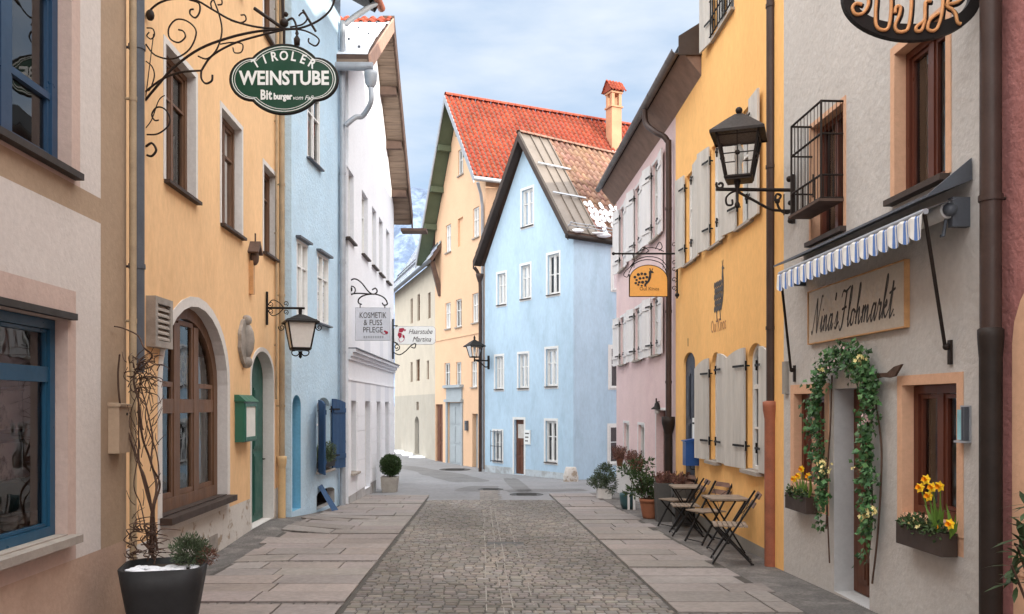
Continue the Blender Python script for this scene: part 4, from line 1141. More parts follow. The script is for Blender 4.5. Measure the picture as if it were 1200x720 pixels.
mb.tube(catmull([P.W(sp - .5, 7.22, .45), P.W(sp - .48, 6.95, .42), P.W(sp - .2, 6.7, .3), P.W(sp - .02, 6.5, .13), P.W(sp, 6.1, .1), P.W(sp, 3, .1), P.W(sp, .95, .1)], 6), .055, 12)
for z in (5.2, 3.3, 2.0): mb.tube([P.W(sp, z, .1), P.W(sp, z + .05, .1)], .064, 12)
dp = mb.build('downpipe', 'pipe_brown', H.root)
mb = MB(); zs = P.at(786, 497)[1] + .02; mb.tube([P.W(sp, -.5, .1), P.W(sp, zs, .1)], .075, 12); mb.lathe(P.W(sp, zs, .1), [(.075, -.2), (.10, -.1), (.125, 0), (.13, .12), (.06, .12)], 14); mb.build('standpipe', 'iron_brown', dp)

# --- R2: yellow tavern
P = PR2 = along(3.46, .03, 15.6, 10.12)
H = R2 = House('townhouse', 'bright yellow tavern with grey plank shutters and arched ground floor openings, right', P, 0, P.len, -.8, 9.6, 10, ['r2_yellow', 'plinth_grey', 'interior'])
H.zone(0, P.len, -.8, P.at(890, 640)[1], 'plinth_grey')
wins = []
for x0, x1 in ((804.5, 815), (834, 846), (866, 882)):
    s0, s1 = P.s(x0), P.s(x1); wins.append((s0, s1))
    H.window(s0, s1, 4.02, 5.55, depth=.12, fw=.05, cols=2, rows=(.62,), cur='sides', sill=('sill_stone', .06, .04))
lw = .42
H.shutter(wins[0][0], -1, .40, 4.0, 5.57, 'shutter_grey', 8, battens=False); H.shutter(wins[0][1], 1, lw, 4.0, 5.57, 'shutter_grey', 2, battens=False)
H.shutter(wins[1][0], -1, lw, 4.0, 5.57, 'shutter_grey', 10, battens=False); H.shutter(wins[1][1], 1, .30, 4.0, 5.57, 'shutter_grey', 2, planks=4, battens=False)
H.shutter(wins[2][0], -1, .46, 4.0, 5.57, 'shutter_grey', 9, battens=False); H.shutter(wins[2][1], 1, lw, 4.0, 5.57, 'shutter_grey', 2, battens=False)
s0, s1 = P.s(837), P.s(860)
H.window(s0, s1, 7.15, 8.7, depth=.12, cols=2, rows=(.6,), cur=None, sill=('sill_stone', .06, .04)); H.shutter(s0, -1, .45, 7.12, 8.72, 'shutter_grey', 8, battens=False)
gm = MB()
for i in range(9): s = s0 + (s1 - s0) * i / 8; gm.tube([P.W(s, 7.18, .06), P.W(s, 7.75, .06)], .01)
for z in (7.2, 7.46, 7.74): gm.tube([P.W(s0 - .05, z, .06), P.W(s1 + .05, z, .06)], .012)
gm.build('window_grille', 'iron', H.root)
s0, s1 = P.s(801), P.s(814.5); H.door(s0, s1, -.47, P.at(808, 413)[1], depth=.09, m='door_dark', arch=.2, glassy=0)
lows = []
for x0, x1, yt in ((833.5, 844.5, 415), (876.5, 894, 403)):
    s0, s1 = P.s(x0), P.s(x1); z1 = 2.40; lows.append((s0, s1))
    H.window(s0, s1, .76, z1, depth=.13, fw=.05, cols=2, rows=((.66, .06), .33), arch=.2, cur='sides', sill=('sill_stone', .1, .05))
H.shutter(lows[0][0], -1, .54, .76, 2.32, 'shutter_grey', 8, top=.14, planks=6, battens=False); H.shutter(lows[0][1], 1, .64, .76, 2.36, 'shutter_grey', 1, top=.14, planks=6, battens=False)
H.shutter(lows[1][0], -1, .66, .76, 2.36, 'shutter_grey', 7, top=.14, planks=6, battens=False); H.shutter(lows[1][1], 1, .36, .76, 2.34, 'shutter_grey', 1, top=.1, planks=4, battens=False)
# painted bird emblem and house name
mb = MB(); ec = P.at(843, 345); cz = ec[1]
def ep(ds, dz): return P.W(ec[0] + ds, cz + dz, .0035)
def blob(pts, m=0): mb.prism([ep(x, z) for x, z in pts], P.n * .002, m)
def ell(cx, cz_, rx, rz, n=14, a0=0): return [(cx + rx * math.cos(2 * math.pi * i / n + a0), cz_ + rz * math.sin(2 * math.pi * i / n + a0)) for i in range(n)]
pk = []
for i in range(5):
    for j in range(5):
        cx_, cz_ = -.24 + .085 * i + (.03 if j % 2 else 0), .16 - .09 * j
        if (cx_ + .07) ** 2 / .09 + (cz_ + .02) ** 2 / .055 < 1: pk.append(ell(cx_, cz_, .044, .05, 10))
for q in pk: blob(q)
neck = [(.10, -.16), (.17, -.02), (.17, .12), (.14, .24), (.16, .34), (.21, .33), (.24, .22), (.24, .02), (.20, -.12), (.13, -.22)]
blob(neck); blob(ell(.19, .36, .045, .04)); blob([(.23, .37), (.29, .34), (.23, .34)]); blob([(.17, .40), (.15, .47), (.165, .47), (.18, .40)]); blob([(.19, .40), (.21, .48), (.222, .475), (.20, .40)])
blob([(-.16, -.22), (-.13, -.38), (-.16, -.40), (-.08, -.40), (-.10, -.37), (-.12, -.22)]); blob([(.02, -.22), (.05, -.36), (.02, -.39), (.11, -.39), (.08, -.36), (.06, -.22)])
em = mb.build('painted_emblem', 'ink_grey', H.root)
mb = MB(); tp = P.at(842, 388); add_text(mb, 'Oui Kinos', .20, P.W(tp[0], tp[1], .0035), P.d, V(0, 0, 1), P.n, extr=.001, sz=1.35)
tp = P.at(842, 396); add_text(mb, 'restaurant', .08, P.W(tp[0], tp[1], .0035), P.d, V(0, 0, 1), P.n, extr=.001) if False else None
mb.build('painted_name', 'ink_brown', H.root)
mb = MB(); nb = P.at(806.5, 406); add_text(mb, '1', .2, P.W(nb[0], nb[1], .004), P.d, V(0, 0, 1), P.n, extr=.002); mb.build('house_number', 'ink', H.root)
# lower storeys full width, the upper storey starts where the neighbour's roof ends
H.step = (1.9, 7.3)
H.finish()
H.roof_street(1.9, P.len + .1, 9.5, .35, 5, 13, m='tile_dark')
H.pipe(P.len + .05, -.45, 9.4, o=.10, r=.058, m='pipe_brown', low=(P.at(911, 476)[1], .078, 'pipe_rust'))

# --- R1: grey shop
P = PR1 = along(3.53, .045, 10.10, 5.74)
H = R1 = House('townhouse', 'rough grey plastered shop house with peach window frames and an ivy framed door', P, 0, P.len, -.8, 9.0, 10, ['r1_grey', 'r1_peach', 'r1_jamb', 'r2_yellow', 'interior'])
H.zone(0, P.s(918.5), -.8, 11, 'r2_yellow')
s0, s1 = P.s(1049), P.s(1109); z1 = P.at(1049, 64)[1]; z0 = P.at(1049, 234)[1]
H.window(s0, s1, z0, z1, depth=.16, fm='frame_red', fw=.06, cols=2, rows=(), jamb='r1_peach', sur=(.07, 'r1_peach'), surz=False, cur='left', sill=('sill_brown', .08, .05), split=.03)
s0, s1 = P.s(951), P.s(989); z0 = P.at(951, 284)[1]; z1 = P.at(989, 120)[1]; CAGE = (s0, s1, z0, z1)
H.window(s0, s1, z0, z1, depth=.16, fm='frame_red', fw=.06, cols=2, rows=(), jamb='r1_peach', sur=(.05, 'r1_peach'), surz=False, sill=('sill_brown', .06, .05))
s0, s1 = P.s(977.5), P.s(1019); z1 = P.at(977, 456)[1]; DR = (s0, s1, z1)
H.door(s0, s1, -.22, z1, depth=.245, m='door_brown', jamb='r1_jamb', panels=2, glassy=0)
s0, s1 = P.s(931), P.s(967); H.window(s0, s1, .78, P.at(931, 462)[1], depth=.15, fm='frame_red', fw=.06, cols=2, rows=(), jamb='r1_peach', sur=(.10, 'r1_peach'), cur='left', split=.03); WL = (s0, s1)
s0, s1 = P.s(1058), P.s(1122); H.window(s0, s1, .72, P.at(1058, 452)[1], depth=.16, fm='frame_red', fw=.07, cols=2, rows=((.93, .09),), jamb='r1_peach', sur=(.08, 'r1_peach'), cur='left', split=.035); WR = (s0, s1)
H.zone(WL[0] - .1, WL[1] + .1, .5, .78, 'r1_peach'); H.zone(WR[0] - .08, WR[1] + .08, .50, .72, 'r1_peach')
s0 = P.s(936); H.window(s0, s0 + .9, 6.75, 8.3, depth=.16, fm='frame_red', jamb='r1_peach', sill=('sill_brown', .08, .05))
H.finish(); H.roof_street(-.1, P.len + .1, 8.9, .35, 5, 12.6, m='tile_dark')
H.pipe(P.s(1161, .1), -.3, 8.8, o=.10, r=.066, m='pipe_brown', low=(P.at(1161, 395, .1)[1], .071, 'iron_brown', 1.13))
mb = MB(); a = P.s(900 + 88 / 4); mb.pbox(P, P.s(920.5), P.s(924.5), P.at(922, 462)[1], P.at(922, 424)[1], .001, .04); mb.build('meter_flap', 'plinth_grey', H.root)

# --- R0: red house at the right edge
P = PR0 = along(3.53, .045, 5.73, -9)
H = R0 = House('townhouse', 'dark red rough plastered house at the right edge of the view', P, 0, P.len, -.6, 8.6, 10, ['r0_red', 'r1_peach', 'interior'])
s0 = P.s(1192); H.window(s0 + .12, s0 + 1.5, .5, P.at(1192, 318)[1], depth=.2, fm='frame_brown', arch=.5, sur=(.16, 'r1_peach'), jamb='r1_peach', cols=2)
H.zone(s0 - .04, s0 + 1.66, -.6, .5, 'r1_peach')
H.finish(); H.roof_street(-.1, P.len, 8.5, .35, 5, 12.2, m='tile_dark')

# ================================================================== mountain behind the bend
mb = MB(); rn = random.Random(5); nx, ny = 70, 26
vs = []
for j in range(ny):
    for i in range(nx):
        X = -1400 + 1900 * i / (nx - 1); Y = 1900 + 900 * j / (ny - 1)
        f = j / (ny - 1); ridge = 620 - 260 * max(0, (X + 330) / 800) + 120 * max(0, min(1, (-330 - X) / 500))
        h = ridge * math.sin(min(1, f * 1.25) * math.pi / 2) + 90 * mn.noise(V(X / 170, Y / 170, 3)) * (.3 + f) + 45 * mn.noise(V(X / 60, Y / 60, 9)) + 22 * mn.noise(V(X / 25, Y / 25, 1))
        vs.append(V(X, Y, max(h, -2) if j else -5))
mb.raw(vs, [(j * nx + i, j * nx + i + 1, (j + 1) * nx + i + 1, (j + 1) * nx + i) for j in range(ny - 1) for i in range(nx - 1)], 0, None, True)
tag(mb.build('mountain', 'rock_snow_haze'), kind='structure')

# ================================================================== things on the left side
def px_path(pts, Y, k=5, dy=0): return [PX(a, b, Y) + V(0, dy, 0) for a, b in pts] if k == 0 else catmull([PX(a, b, Y) + V(0, dy, 0) for a, b in pts], k)
def px_spiral(cx, cy, r0, r1, a0, turns, Y, n=22): return [PX(a, b, Y) for a, b in spiral2(cx, cy, r0, r1, a0, turns, n)]
# --- tavern sign on its wrought iron arm
Y0 = 8.92
root = thing('tavern_sign', 'green lobed tavern sign lettered TIROLER WEINSTUBE hanging from a scrolled iron arm', 'sign', PX(171, 100, Y0))
mb = MB(); r = .014
for pts, rr in (([(170, 118), (185, 100), (205, 78), (235, 57), (270, 44), (302, 37), (333, 34)], .017), ([(170, 108), (190, 93), (212, 85), (236, 83)], r), ([(236, 83), (248, 66), (272, 52), (300, 43), (333, 35)], r),
                ([(174, 14), (186, 4), (203, -1), (228, 0), (250, 12), (272, 24), (302, 32), (333, 34), (352, 33), (372, 25), (387, 12), (393, -4)], r), ([(248, -6), (257, 18), (260, 38), (254, 58), (243, 69), (232, 66)], .011),
                ([(171, 52), (182, 65), (203, 69), (222, 58), (230, 38), (221, 26), (207, 23), (198, 33), (199, 45), (209, 50), (217, 44), (215, 37), (209, 35)], .011),
                ([(236, 83), (236, 92), (241, 98), (248, 95), (249, 88)], r), ([(222, 0), (233, 4), (234, 14), (229, 21), (223, 17), (223, 12), (227, 11)], .012),
                ([(270, 24), (281, 27), (288, 24), (287, 18), (282, 18)], .01), ([(249, 12), (247, 4), (252, -2), (259, -1), (260, 5), (255, 6)], .01),
                ([(172, 158), (185, 157), (197, 148), (199, 138), (193, 128), (184, 126), (178, 134), (181, 141), (186, 141)], .011), ([(171, 172), (178, 168), (183, 176), (178, 183), (172, 182)], .016),
                ([(172, 33), (179, 34), (181, 41), (177, 46), (172, 42), (175, 38)], .009), ([(171, 72), (178, 78), (181, 88), (178, 100), (174, 107)], .009), ([(171, 150), (178, 140), (186, 118), (193, 112)], .007),
                ([(258, 52), (272, 50), (284, 52), (283, 61), (275, 62), (273, 56)], .009),
                ([(333, 35), (352, 35), (366, 40), (374, 47), (370, 54), (362, 50), (362, 45)], .011), ([(340, 32), (354, 29), (360, 22), (355, 15), (350, 19)], .011)):
    mb.tube(px_path(pts, Y0), rr * .78, 6)
mb.tube([PX(298, 10, Y0), PX(331, 33, Y0)], .019); mb.tube([PX(355, 12, Y0), PX(370, 37, Y0)], .014); mb.tube([PX(330, -45, Y0), PX(332, 34, Y0)], .017); mb.tube([PX(333, 34, Y0), PX(333, 52, Y0)], .014)
mb.ball(PX(333, 27, Y0), .047); mb.ball(PX(335, 17, Y0), .026); mb.tube(px_path([(337, 24), (343, 22), (347, 30), (348, 40)], Y0), .012); mb.lathe(PX(348, 53, Y0), [(.001, 0), (.03, .0), (.034, .06), (.01, .10), (.02, .12), (.01, .15)], 10)
mb.tube([PX(171, 2, Y0) + V(-.02, 0, 0), PX(171, 185, Y0) + V(-.02, 0, 0)], .016); mb.tube(px_path([(170, 120), (180, 40)], Y0, 2), .005)
mb.ball(PX(176, 18, Y0), (.045, .04, .06))
ir = mb.build('iron_arm', 'iron_brown', root)
cx_, cy_ = 333, 93.5
shapes = [(0, 0, 46, 40.5), (-37, 0, 26, 24.5), (37, 0, 26, 24.5)]
def sgn(k, sc=1):
    out = []
    for i in range(96):
        a = 2 * math.pi * i / 96; best = 0; c, s = math.cos(a), math.sin(a)
        for (ex, ey, rx, ry) in shapes:
            A = (c / rx) ** 2 + (s / ry) ** 2; B = -2 * (ex * c / rx ** 2 + ey * s / ry ** 2); D = (ex / rx) ** 2 + (ey / ry) ** 2 - 1; q = B * B - 4 * A * D
            if q >= 0: best = max(best, (-B + math.sqrt(q)) / (2 * A))
        best -= k; out.append((cx_ + best * c, cy_ + best * s))
    return out
def sp_(pts, dy): return [PX(a, b, Y0) + V(0, dy, 0) for a, b in pts]
mb = MB(); mb.prism(sp_(sgn(1.2), -.012), V(0, .024, 0)); bd = mb.build('board', 'sign_green', root)
mb = MB(); mb.tube(sp_(sgn(.3), 0), .016, 6, closed=True); mb.build('rim', 'iron', bd)
mb = MB(); mb.tube(sp_(sgn(2.7), -.012), .005, 5, closed=True); mb.tube(sp_(sgn(5.4), -.012), .0035, 5, closed=True)
X_, Z_, N_ = V(1, 0, 0), V(0, 0, 1), V(0, -1, 0)
c0 = PX(cx_, cy_, Y0) + V(0, -.0135, 0)
px = Y0 / FPX
add_text(mb, 'WEINSTUBE', 22.5 * px, c0 + X_ * px * .5 - Z_ * px * 6.2, X_, Z_, N_, sx=.86, bold=.006, extr=.002)
for i, ch in enumerate('TIROLER'):
    t = R((3 - i) * 10.2); p = c0 + X_ * (-60 * px * math.sin(t)) + Z_ * px * (22.5 - 60 * (1 - math.cos(t)))
    xd = X_ * math.cos(t) + Z_ * math.sin(t); zd = Z_ * math.cos(t) - X_ * math.sin(t)
    add_text(mb, ch, 15 * px, p, xd, zd, N_, sx=.85, bold=.003, extr=.002)
add_text(mb, 'Bit', 15.5 * px, c0 - X_ * px * 27.5 - Z_ * px * 23.5, X_, Z_, N_, sx=.72, bold=.005, spacing=1.08, extr=.002, align='LEFT'); add_text(mb, 'burger', 10 * px, c0 - X_ * px * 12.0 - Z_ * px * 23.5, X_, Z_, N_, sx=.8, bold=.004, extr=.002, align='LEFT')
add_text(mb, 'vom Faß', 7 * px, c0 + X_ * px * 10 - Z_ * px * 24, X_, Z_, N_, shear=.3, extr=.002, align='LEFT'); add_text(mb, 'em. s. 12.', 4 * px, c0 - X_ * px * 2 - Z_ * px * 15.5, X_, Z_, N_, extr=.002) if False else None
mb.build('lettering', 'sign_white', bd)

# --- lanterns
def lantern(root, c, wt_, wb, h, glassm, ironm='iron', roof_h=.16, over=.07, rot=0, frosted=False, cross=False):
    # c: centre of the glass body's top; wt_/wb half widths above and below; hangs down by h
    ux, uy = V(math.cos(rot), math.sin(rot), 0), V(-math.sin(rot), math.cos(rot), 0)
    T = [c + ux * wt_ * a + uy * wt_ * b for a, b in ((-1, -1), (1, -1), (1, 1), (-1, 1))]
    B = [c - V(0, 0, h) + ux * wb * a + uy * wb * b for a, b in ((-1, -1), (1, -1), (1, 1), (-1, 1))]
    fb = MB()
    for i in range(4):
        j = (i + 1) % 4
        fb.tube([T[i], B[i]], .014, 5); fb.tube([T[i], T[j]], .014, 5); fb.tube([B[i], B[j]], .017, 5)
        if cross:
            m1, m2 = (T[i] + T[j]) / 2, (B[i] + B[j]) / 2; fb.tube([m1, m2], .006, 4)
            for f in (.13, .52): fb.tube([T[i].lerp(B[i], f), T[j].lerp(B[j], f)], .007, 4)
            q = m1.lerp(m2, .52); fb.ball(q, .03, n=6)
    fb.box(c - V(0, 0, h + .03) - ux * wb - uy * wb, ux * 2 * wb, uy * 2 * wb, V(0, 0, .025))
    fr = fb.build('lamp_frame', ironm, root)
    pb = MB()
    for i in range(4):
        j = (i + 1) % 4; pb.face([T[i] * .98 + c * .02, T[j] * .98 + c * .02, B[j], B[i]])
    pb.build('lamp_glass', glassm, fr)
    rb = MB(); e = wt_ + over
    E = [c + ux * e * a + uy * e * b - V(0, 0, .02) for a, b in ((-1, -1), (1, -1), (1, 1), (-1, 1))]
    M_ = [c + ux * e * .45 * a + uy * e * .45 * b + V(0, 0, roof_h * .62) for a, b in ((-1, -1), (1, -1), (1, 1), (-1, 1))]
    K = [c + ux * .04 * a + uy * .04 * b + V(0, 0, roof_h) for a, b in ((-1, -1), (1, -1), (1, 1), (-1, 1))]
    for lo, hi in ((E, M_), (M_, K)):
        for i in range(4): j = (i + 1) % 4; rb.face([lo[i], lo[j], hi[j], hi[i]])
    rb.face(K); rb.face([p - V(0, 0, .012) for p in E])
    for i in range(4): j = (i + 1) % 4; rb.face([E[i], E[j], E[j] - V(0, 0, .03), E[i] - V(0, 0, .03)])
    rb.build('lamp_roof', ironm, root)
    if not frosted:
        bb = MB(); bb.lathe(c - V(0, 0, h * .98), [(.035, 0), (.04, .06), (.03, .14), (.05, .2), (.05, .30), (.02, .36), (.001, .37)], 10); bb.build('lamp_bulb', 'lightbulb', fr)
    return fr
# frosted lantern on the tavern
Yl = 13.9
root = thing('wall_lantern', 'black lantern with frosted white panes hanging from a bracket on the ochre tavern', 'lantern', PX(313, 362, Yl))
mb = MB()
mb.tube([PX(313, 342, Yl), PX(313, 381, Yl)], .02); mb.tube([PX(313, 361, Yl), PX(357, 361.5, Yl)], .02); mb.tube([PX(351, 361, Yl), PX(351, 372, Yl)], .014)
for sg in (-1, 1):
    mb.tube(px_path([(314, 361 + sg * 3), (319, 361 + sg * 9), (326, 361 + sg * 7), (332, 361 + sg * 1)], Yl), .008, 5); mb.tube(px_spiral(317, 361 + sg * 4, 1, 3.2, 0, 1.2, Yl, 14), .007, 5); mb.tube(px_spiral(335, 361 + sg * 5, 1, 3.2, 0, 1.2, Yl, 14), .007, 5)
mb.build('bracket', 'iron', root)
c = PX(352, 376, Yl)
lantern(root, c, .225, .145, .455, 'frosted', over=.045, roof_h=.10, rot=R(22), frosted=True)
mb = MB()
for sg in (-1, 1): mb.tube(px_spiral(352 + sg * 22, 384, 1, 4, 90, 1.3, Yl, 14), .008, 5); mb.tube(px_path([(352, 412), (352 + sg * 4, 417), (352 + sg * 9, 416), (352 + sg * 10, 412), (352 + sg * 6, 411)], Yl), .010, 5)
mb.tube([c + V(0, 0, .08), c + V(0, 0, .19)], .03); mb.lathe(c - V(0, 0, .62), [(.001, 0), (.03, .03), (.02, .08), (.04, .12)], 8); mb.build('scrolls', 'iron', root)
# big clear lantern on the right
Yl = 9.35
root = thing('street_lantern', 'large black glazed street lantern on a scrolled iron arm in front of the yellow tavern', 'street lamp', PX(926, 222, Yl))
mb = MB(); mb.tube([PX(839, 222, Yl), PX(927, 223, Yl)], .020, 8); mb.tube(px_path([(927, 247), (905, 246), (885, 236), (862, 223), (868, 223)], Yl), .015, 6)
mb.tube(px_spiral(844, 217, 1.5, 5, 180, 1.1, Yl, 14), .014, 6); mb.tube(px_path([(866, 223), (857, 226), (851, 232), (852, 240), (858, 240), (858, 234)], Yl), .012, 6); mb.tube(px_path([(927, 246), (923, 250), (915, 247), (911, 238), (915, 230), (910, 228), (908, 236)], Yl), .014, 6)
mb.ball(PX(911, 236, Yl), .03); mb.tube([PX(927, 205, Yl) + V(.02, 0, 0), PX(927, 262, Yl) + V(.02, 0, 0)], .026, 8); mb.ball(PX(925, 210, Yl), .035); mb.ball(PX(926, 259, Yl), .03); mb.ball(PX(926, 238, Yl), .028)
mb.lathe(PX(864, 245, Yl), [(.001, 0), (.03, .02), (.03, .05), (.015, .08), (.018, .2), (.035, .28), (.05, .36)], 10); mb.build('iron_arm', 'iron_brown', root)
lantern(root, PX(866, 156, Yl), .225, .135, .50, 'lampglass', 'iron_brown', roof_h=.20, over=.06, rot=R(-20), cross=True)
mb = MB(); c = PX(866, 156, Yl); mb.ball(c + V(0, 0, .245), .04); mb.tube([c + V(0, 0, .17), c + V(0, 0, .22)], .02); mb.build('finial', 'iron_brown', root)
# small lantern far on the blue house
Yl = 31.2
root = thing('street_lantern', 'small black lantern on a bracket at the left corner of the light blue house', 'street lamp', PX(571, 428, Yl))
mb = MB(); mb.tube([PX(572.5, 417, Yl), PX(572.5, 433, Yl)], .05); mb.tube([PX(556, 422, Yl), PX(572, 423, Yl)], .03); mb.tube(px_path([(556, 422), (563, 425), (568, 430), (572, 430)], Yl), .025); mb.tube([PX(556, 419, Yl), PX(556, 424, Yl)], .03); mb.build('bracket', 'iron', root)
lantern(root, PX(556, 405, Yl), .24, .14, .42, 'lampglass', roof_h=.2, over=.08, rot=R(25))
mb = MB(); c = PX(556, 405, Yl); mb.lathe(c + V(0, 0, .18), [(.05, 0), (.03, .06), (.045, .09), (.001, .2)], 8); mb.build('finial', 'iron', root)

# --- cosmetics sign
Ys = 18.75
root = thing('shop_sign', 'white framed sign reading KOSMETIK & FUSS PFLEGE under a scrolled iron bracket', 'sign', PX(409, 350, Ys))
mb = MB()
for pts in ([(408, 331), (415, 327), (423, 331), (432, 342), (438, 345), (442, 342), (440, 338), (436, 340)], [(408, 346), (418, 344), (436, 345)], [(424, 357), (420, 355), (421, 350), (428, 346), (440, 345), (450, 349), (454, 356), (450, 358), (448, 355)]):
    mb.tube(px_path(pts, Ys), .016, 6)
mb.tube(px_spiral(411.5, 339.5, 1, 7, 30, 1.4, Ys), .014, 6); mb.ball(PX(410, 339, Ys), .06); mb.tube([PX(407, 328, Ys), PX(407, 360, Ys)], .02); mb.tube([PX(422, 357, Ys), PX(422, 361, Ys)], .012); mb.tube([PX(451, 357, Ys), PX(451, 361, Ys)], .012)
mb.build('bracket', 'iron', root)
def board(root, x0, x1, y0, y1, Y, m, fm, t=.02, fr=.012, cham=0):
    mb = MB(); k = cham
    o = [(x0 + k, y0), (x1 - k, y0), (x1, y0 + k), (x1, y1 - k), (x1 - k, y1), (x0 + k, y1), (x0, y1 - k), (x0, y0 + k)] if k else [(x0, y0), (x1, y0), (x1, y1), (x0, y1)]
    mb.prism([PX(a, b, Y) for a, b in o], V(0, t, 0)); b = mb.build('board', m, root)
    mb = MB(); mb.tube([PX(a, b_, Y) + V(0, t / 2, 0) for a, b_ in o], fr, 6, closed=True); mb.build('rim', fm, b); return b
bd = board(root, 416.5, 457, 361, 399, Ys, 'sign_lilac', 'zinc')
px = Ys / FPX; mb = MB()
for s, yy, sz_ in (('KOSMETIK', 372.8, 9.6), ('& FUSS', 381.2, 9.2), ('PFLEGE', 389.8, 9.2)): add_text(mb, s, sz_ * px, PX(437, yy, Ys) + V(0, -.004, 0), X_, Z_, N_, sx=.80 if s != 'KOSMETIK' else .70)
mb.build('lettering', 'ink_grey', bd)
mb = MB(); mb.ball(PX(453, 390, Ys), (.035, .01, .035), n=8); mb.ball(PX(451, 388.5, Ys), (.025, .01, .02), n=8); mb.tube(px_path([(447, 390), (450, 392), (453, 391)], Ys, 4, -.004), .005, 4)
mb.build('rose_mark', 'ink_red', bd)
mb = MB()
for i in range(9): mb.abox(*(lambda p: (p.x, p.x + .035, p.y - .006, p.y - .001, p.z, p.z + .05))(PX(426 + i * 2.7, 396.5, Ys)))
mb.build('small_print', 'zinc', bd)
# --- hairdresser's sign
Ys = 25.9
root = thing('shop_sign', 'long white hairdresser sign with a red figure on the far white house corner', 'sign', PX(461, 400, Ys))
mb = MB(); mb.tube([PX(460.5, 374, Ys), PX(460.5, 421, Ys)], .03); mb.tube(px_path([(461, 413), (468, 416), (475, 412), (482, 405), (487, 403), (486, 408), (482, 407)], Ys), .018, 6); mb.tube(px_spiral(465, 407, 1, 4, 0, 1.3, Ys), .016, 6); mb.tube([PX(460, 382, Ys), PX(466, 382, Ys)], .02); mb.tube([PX(460, 400, Ys), PX(466, 403, Ys)], .02)
mb.build('bracket', 'iron', root)
bd = board(root, 462, 510, 383, 403.5, Ys, 'sign_white', 'zinc', cham=2.5)
px = Ys / FPX; mb = MB()
add_text(mb, 'Haarstube', 8.4 * px, PX(492.5, 391.5, Ys) + V(0, -.004, 0), X_, Z_, N_, sx=.80, shear=.35); add_text(mb, 'Martina', 8.4 * px, PX(494, 400.5, Ys) + V(0, -.004, 0), X_, Z_, N_, sx=.85, shear=.35); mb.build('lettering', 'ink_grey', bd)
mb = MB()
for q in ([(468, 385), (473, 384.5), (474, 387), (471, 390), (467, 389)], [(467, 389.5), (471, 391), (470.5, 395), (468, 397), (466, 393)], [(471.5, 392), (474, 393.5), (474.5, 397), (472, 396)], [(473, 386), (476, 386.5), (474.5, 389)]): mb.prism([PX(a, b, Ys) + V(0, -.002, 0) for a, b in q], V(0, -.004, 0))
mb.tube(px_path([(467, 397), (469, 401), (472, 400), (474, 397)], Ys, 4, -.004), .008, 4); mb.build('red_figure', 'ink_red', bd)

# --- small things on the ochre tavern wall
def wthing(name, label, cat, P, px_, py_, group=None): s, z = P.at(px_, py_); return thing(name, label, cat, P.W(s, z, 0), group), s, z
P = PL2
root, s, z = wthing('wall_vent', 'weathered beige slatted wall vent beside the arched brown window', 'vent', P, 183, 380)
s0, s1 = P.s(171), P.s(192); z0, z1 = P.at(182, 408)[1], P.at(182, 350)[1]
mb = MB(); mb.ring(outline(s0, s1, z0, z1), outline(s0 + .07, s1 - .07, z0 + .07, z1 - .07), P, 0, .10); mb.build('frame', 'wood_grey', root)
mb = MB(); k = 6
for i in range(k): z = z0 + .08 + (z1 - z0 - .16) * i / k; mb.prism([P.W(s0 + .07, z, .09), P.W(s0 + .07, z + .02, .09), P.W(s0 + .07, z + .10, .02), P.W(s0 + .07, z + .08, .02)], P.d * (s1 - s0 - .14))
mb.build('slat', 'sill_stone', root).name = 'slats'
root, s, z = wthing('wayside_cross', 'little roofed wooden shrine post fixed on the ochre wall', 'shrine', P, 293, 345)
zt = P.at(293, 283)[1]; mb = MB(); mb.pbox(P, s - .05, s + .05, z, zt - .3, .001, .06); mb.build('post', 'sign_wood', root)
mb = MB(); mb.prism([P.W(s - .15, zt - .18, 0), P.W(s, zt, 0), P.W(s + .15, zt - .18, 0), P.W(s + .11, zt - .2, 0), P.W(s, zt - .08, 0), P.W(s - .11, zt - .2, 0)], P.n * .16); mb.ball(P.W(s, zt - .25, .07), (.07, .06, .12)); mb.ball(P.W(s, zt - .13, .08), .045); mb.tube([P.W(s, zt, .08), P.W(s, zt + .12, .08)], .012); mb.build('shrine_roof', 'wood_brown', root)
root, s, z = wthing('wall_plaque', 'oval grey stone plaque with scalloped ends between window and door of the tavern', 'plaque', P, 285, 401)
hh = abs(P.at(285, 374)[1] - P.at(285, 428)[1]) / 2; hw_ = (P.s(292) - P.s(278.5)) / 2
o = [(s + hw_ * math.cos(a) * (1 - .12 * math.cos(4 * a) ** 2), z + hh * math.sin(a) * (1 - .10 * (1 - abs(math.sin(a))))) for a in [2 * math.pi * i / 40 for i in range(40)]]
mb = MB(); mb.prism([P.W(*q, .001) for q in o], P.n * .05); b = mb.build('plaque', 'wood_grey', root)
mb = MB(); mb.ball(P.W(s, z + .02, .05), (.12, .06, .26)); mb.ball(P.W(s, z + .32, .05), (.08, .05, .08)); mb.ball(P.W(s, z - .3, .05), (.09, .05, .09)); mb.build('relief', 'wood_grey', b)
root, s, z = wthing('menu_case', 'green metal menu case with glass front beside the arched tavern door', 'menu case', P, 287, 492)
s0, s1 = P.s(286, .13), P.s(300, .13); z0, z1 = P.at(287, 518, .1)[1], P.at(287, 471, .1)[1]; d_ = .13
mb = MB(); mb.pbox(P, s0, s1, z0, z1, .001, d_); mb.prism([P.W(s0 - .03, z1 + .002, 0), P.W(s0 - .03, z1 + .002, d_ + .04), P.W(s0 - .03, z1 + .10, .06), P.W(s0 - .03, z1 + .10, 0)], P.d * (s1 - s0 + .06)); b = mb.build('case', 'mailbox_green', root)
mb = MB(); mb.pbox(P, s0 + .05, s1 - .05, z0 + .06, z1 - .06, d_, d_ + .008); mb.build('menu_sheet', 'paper', b)
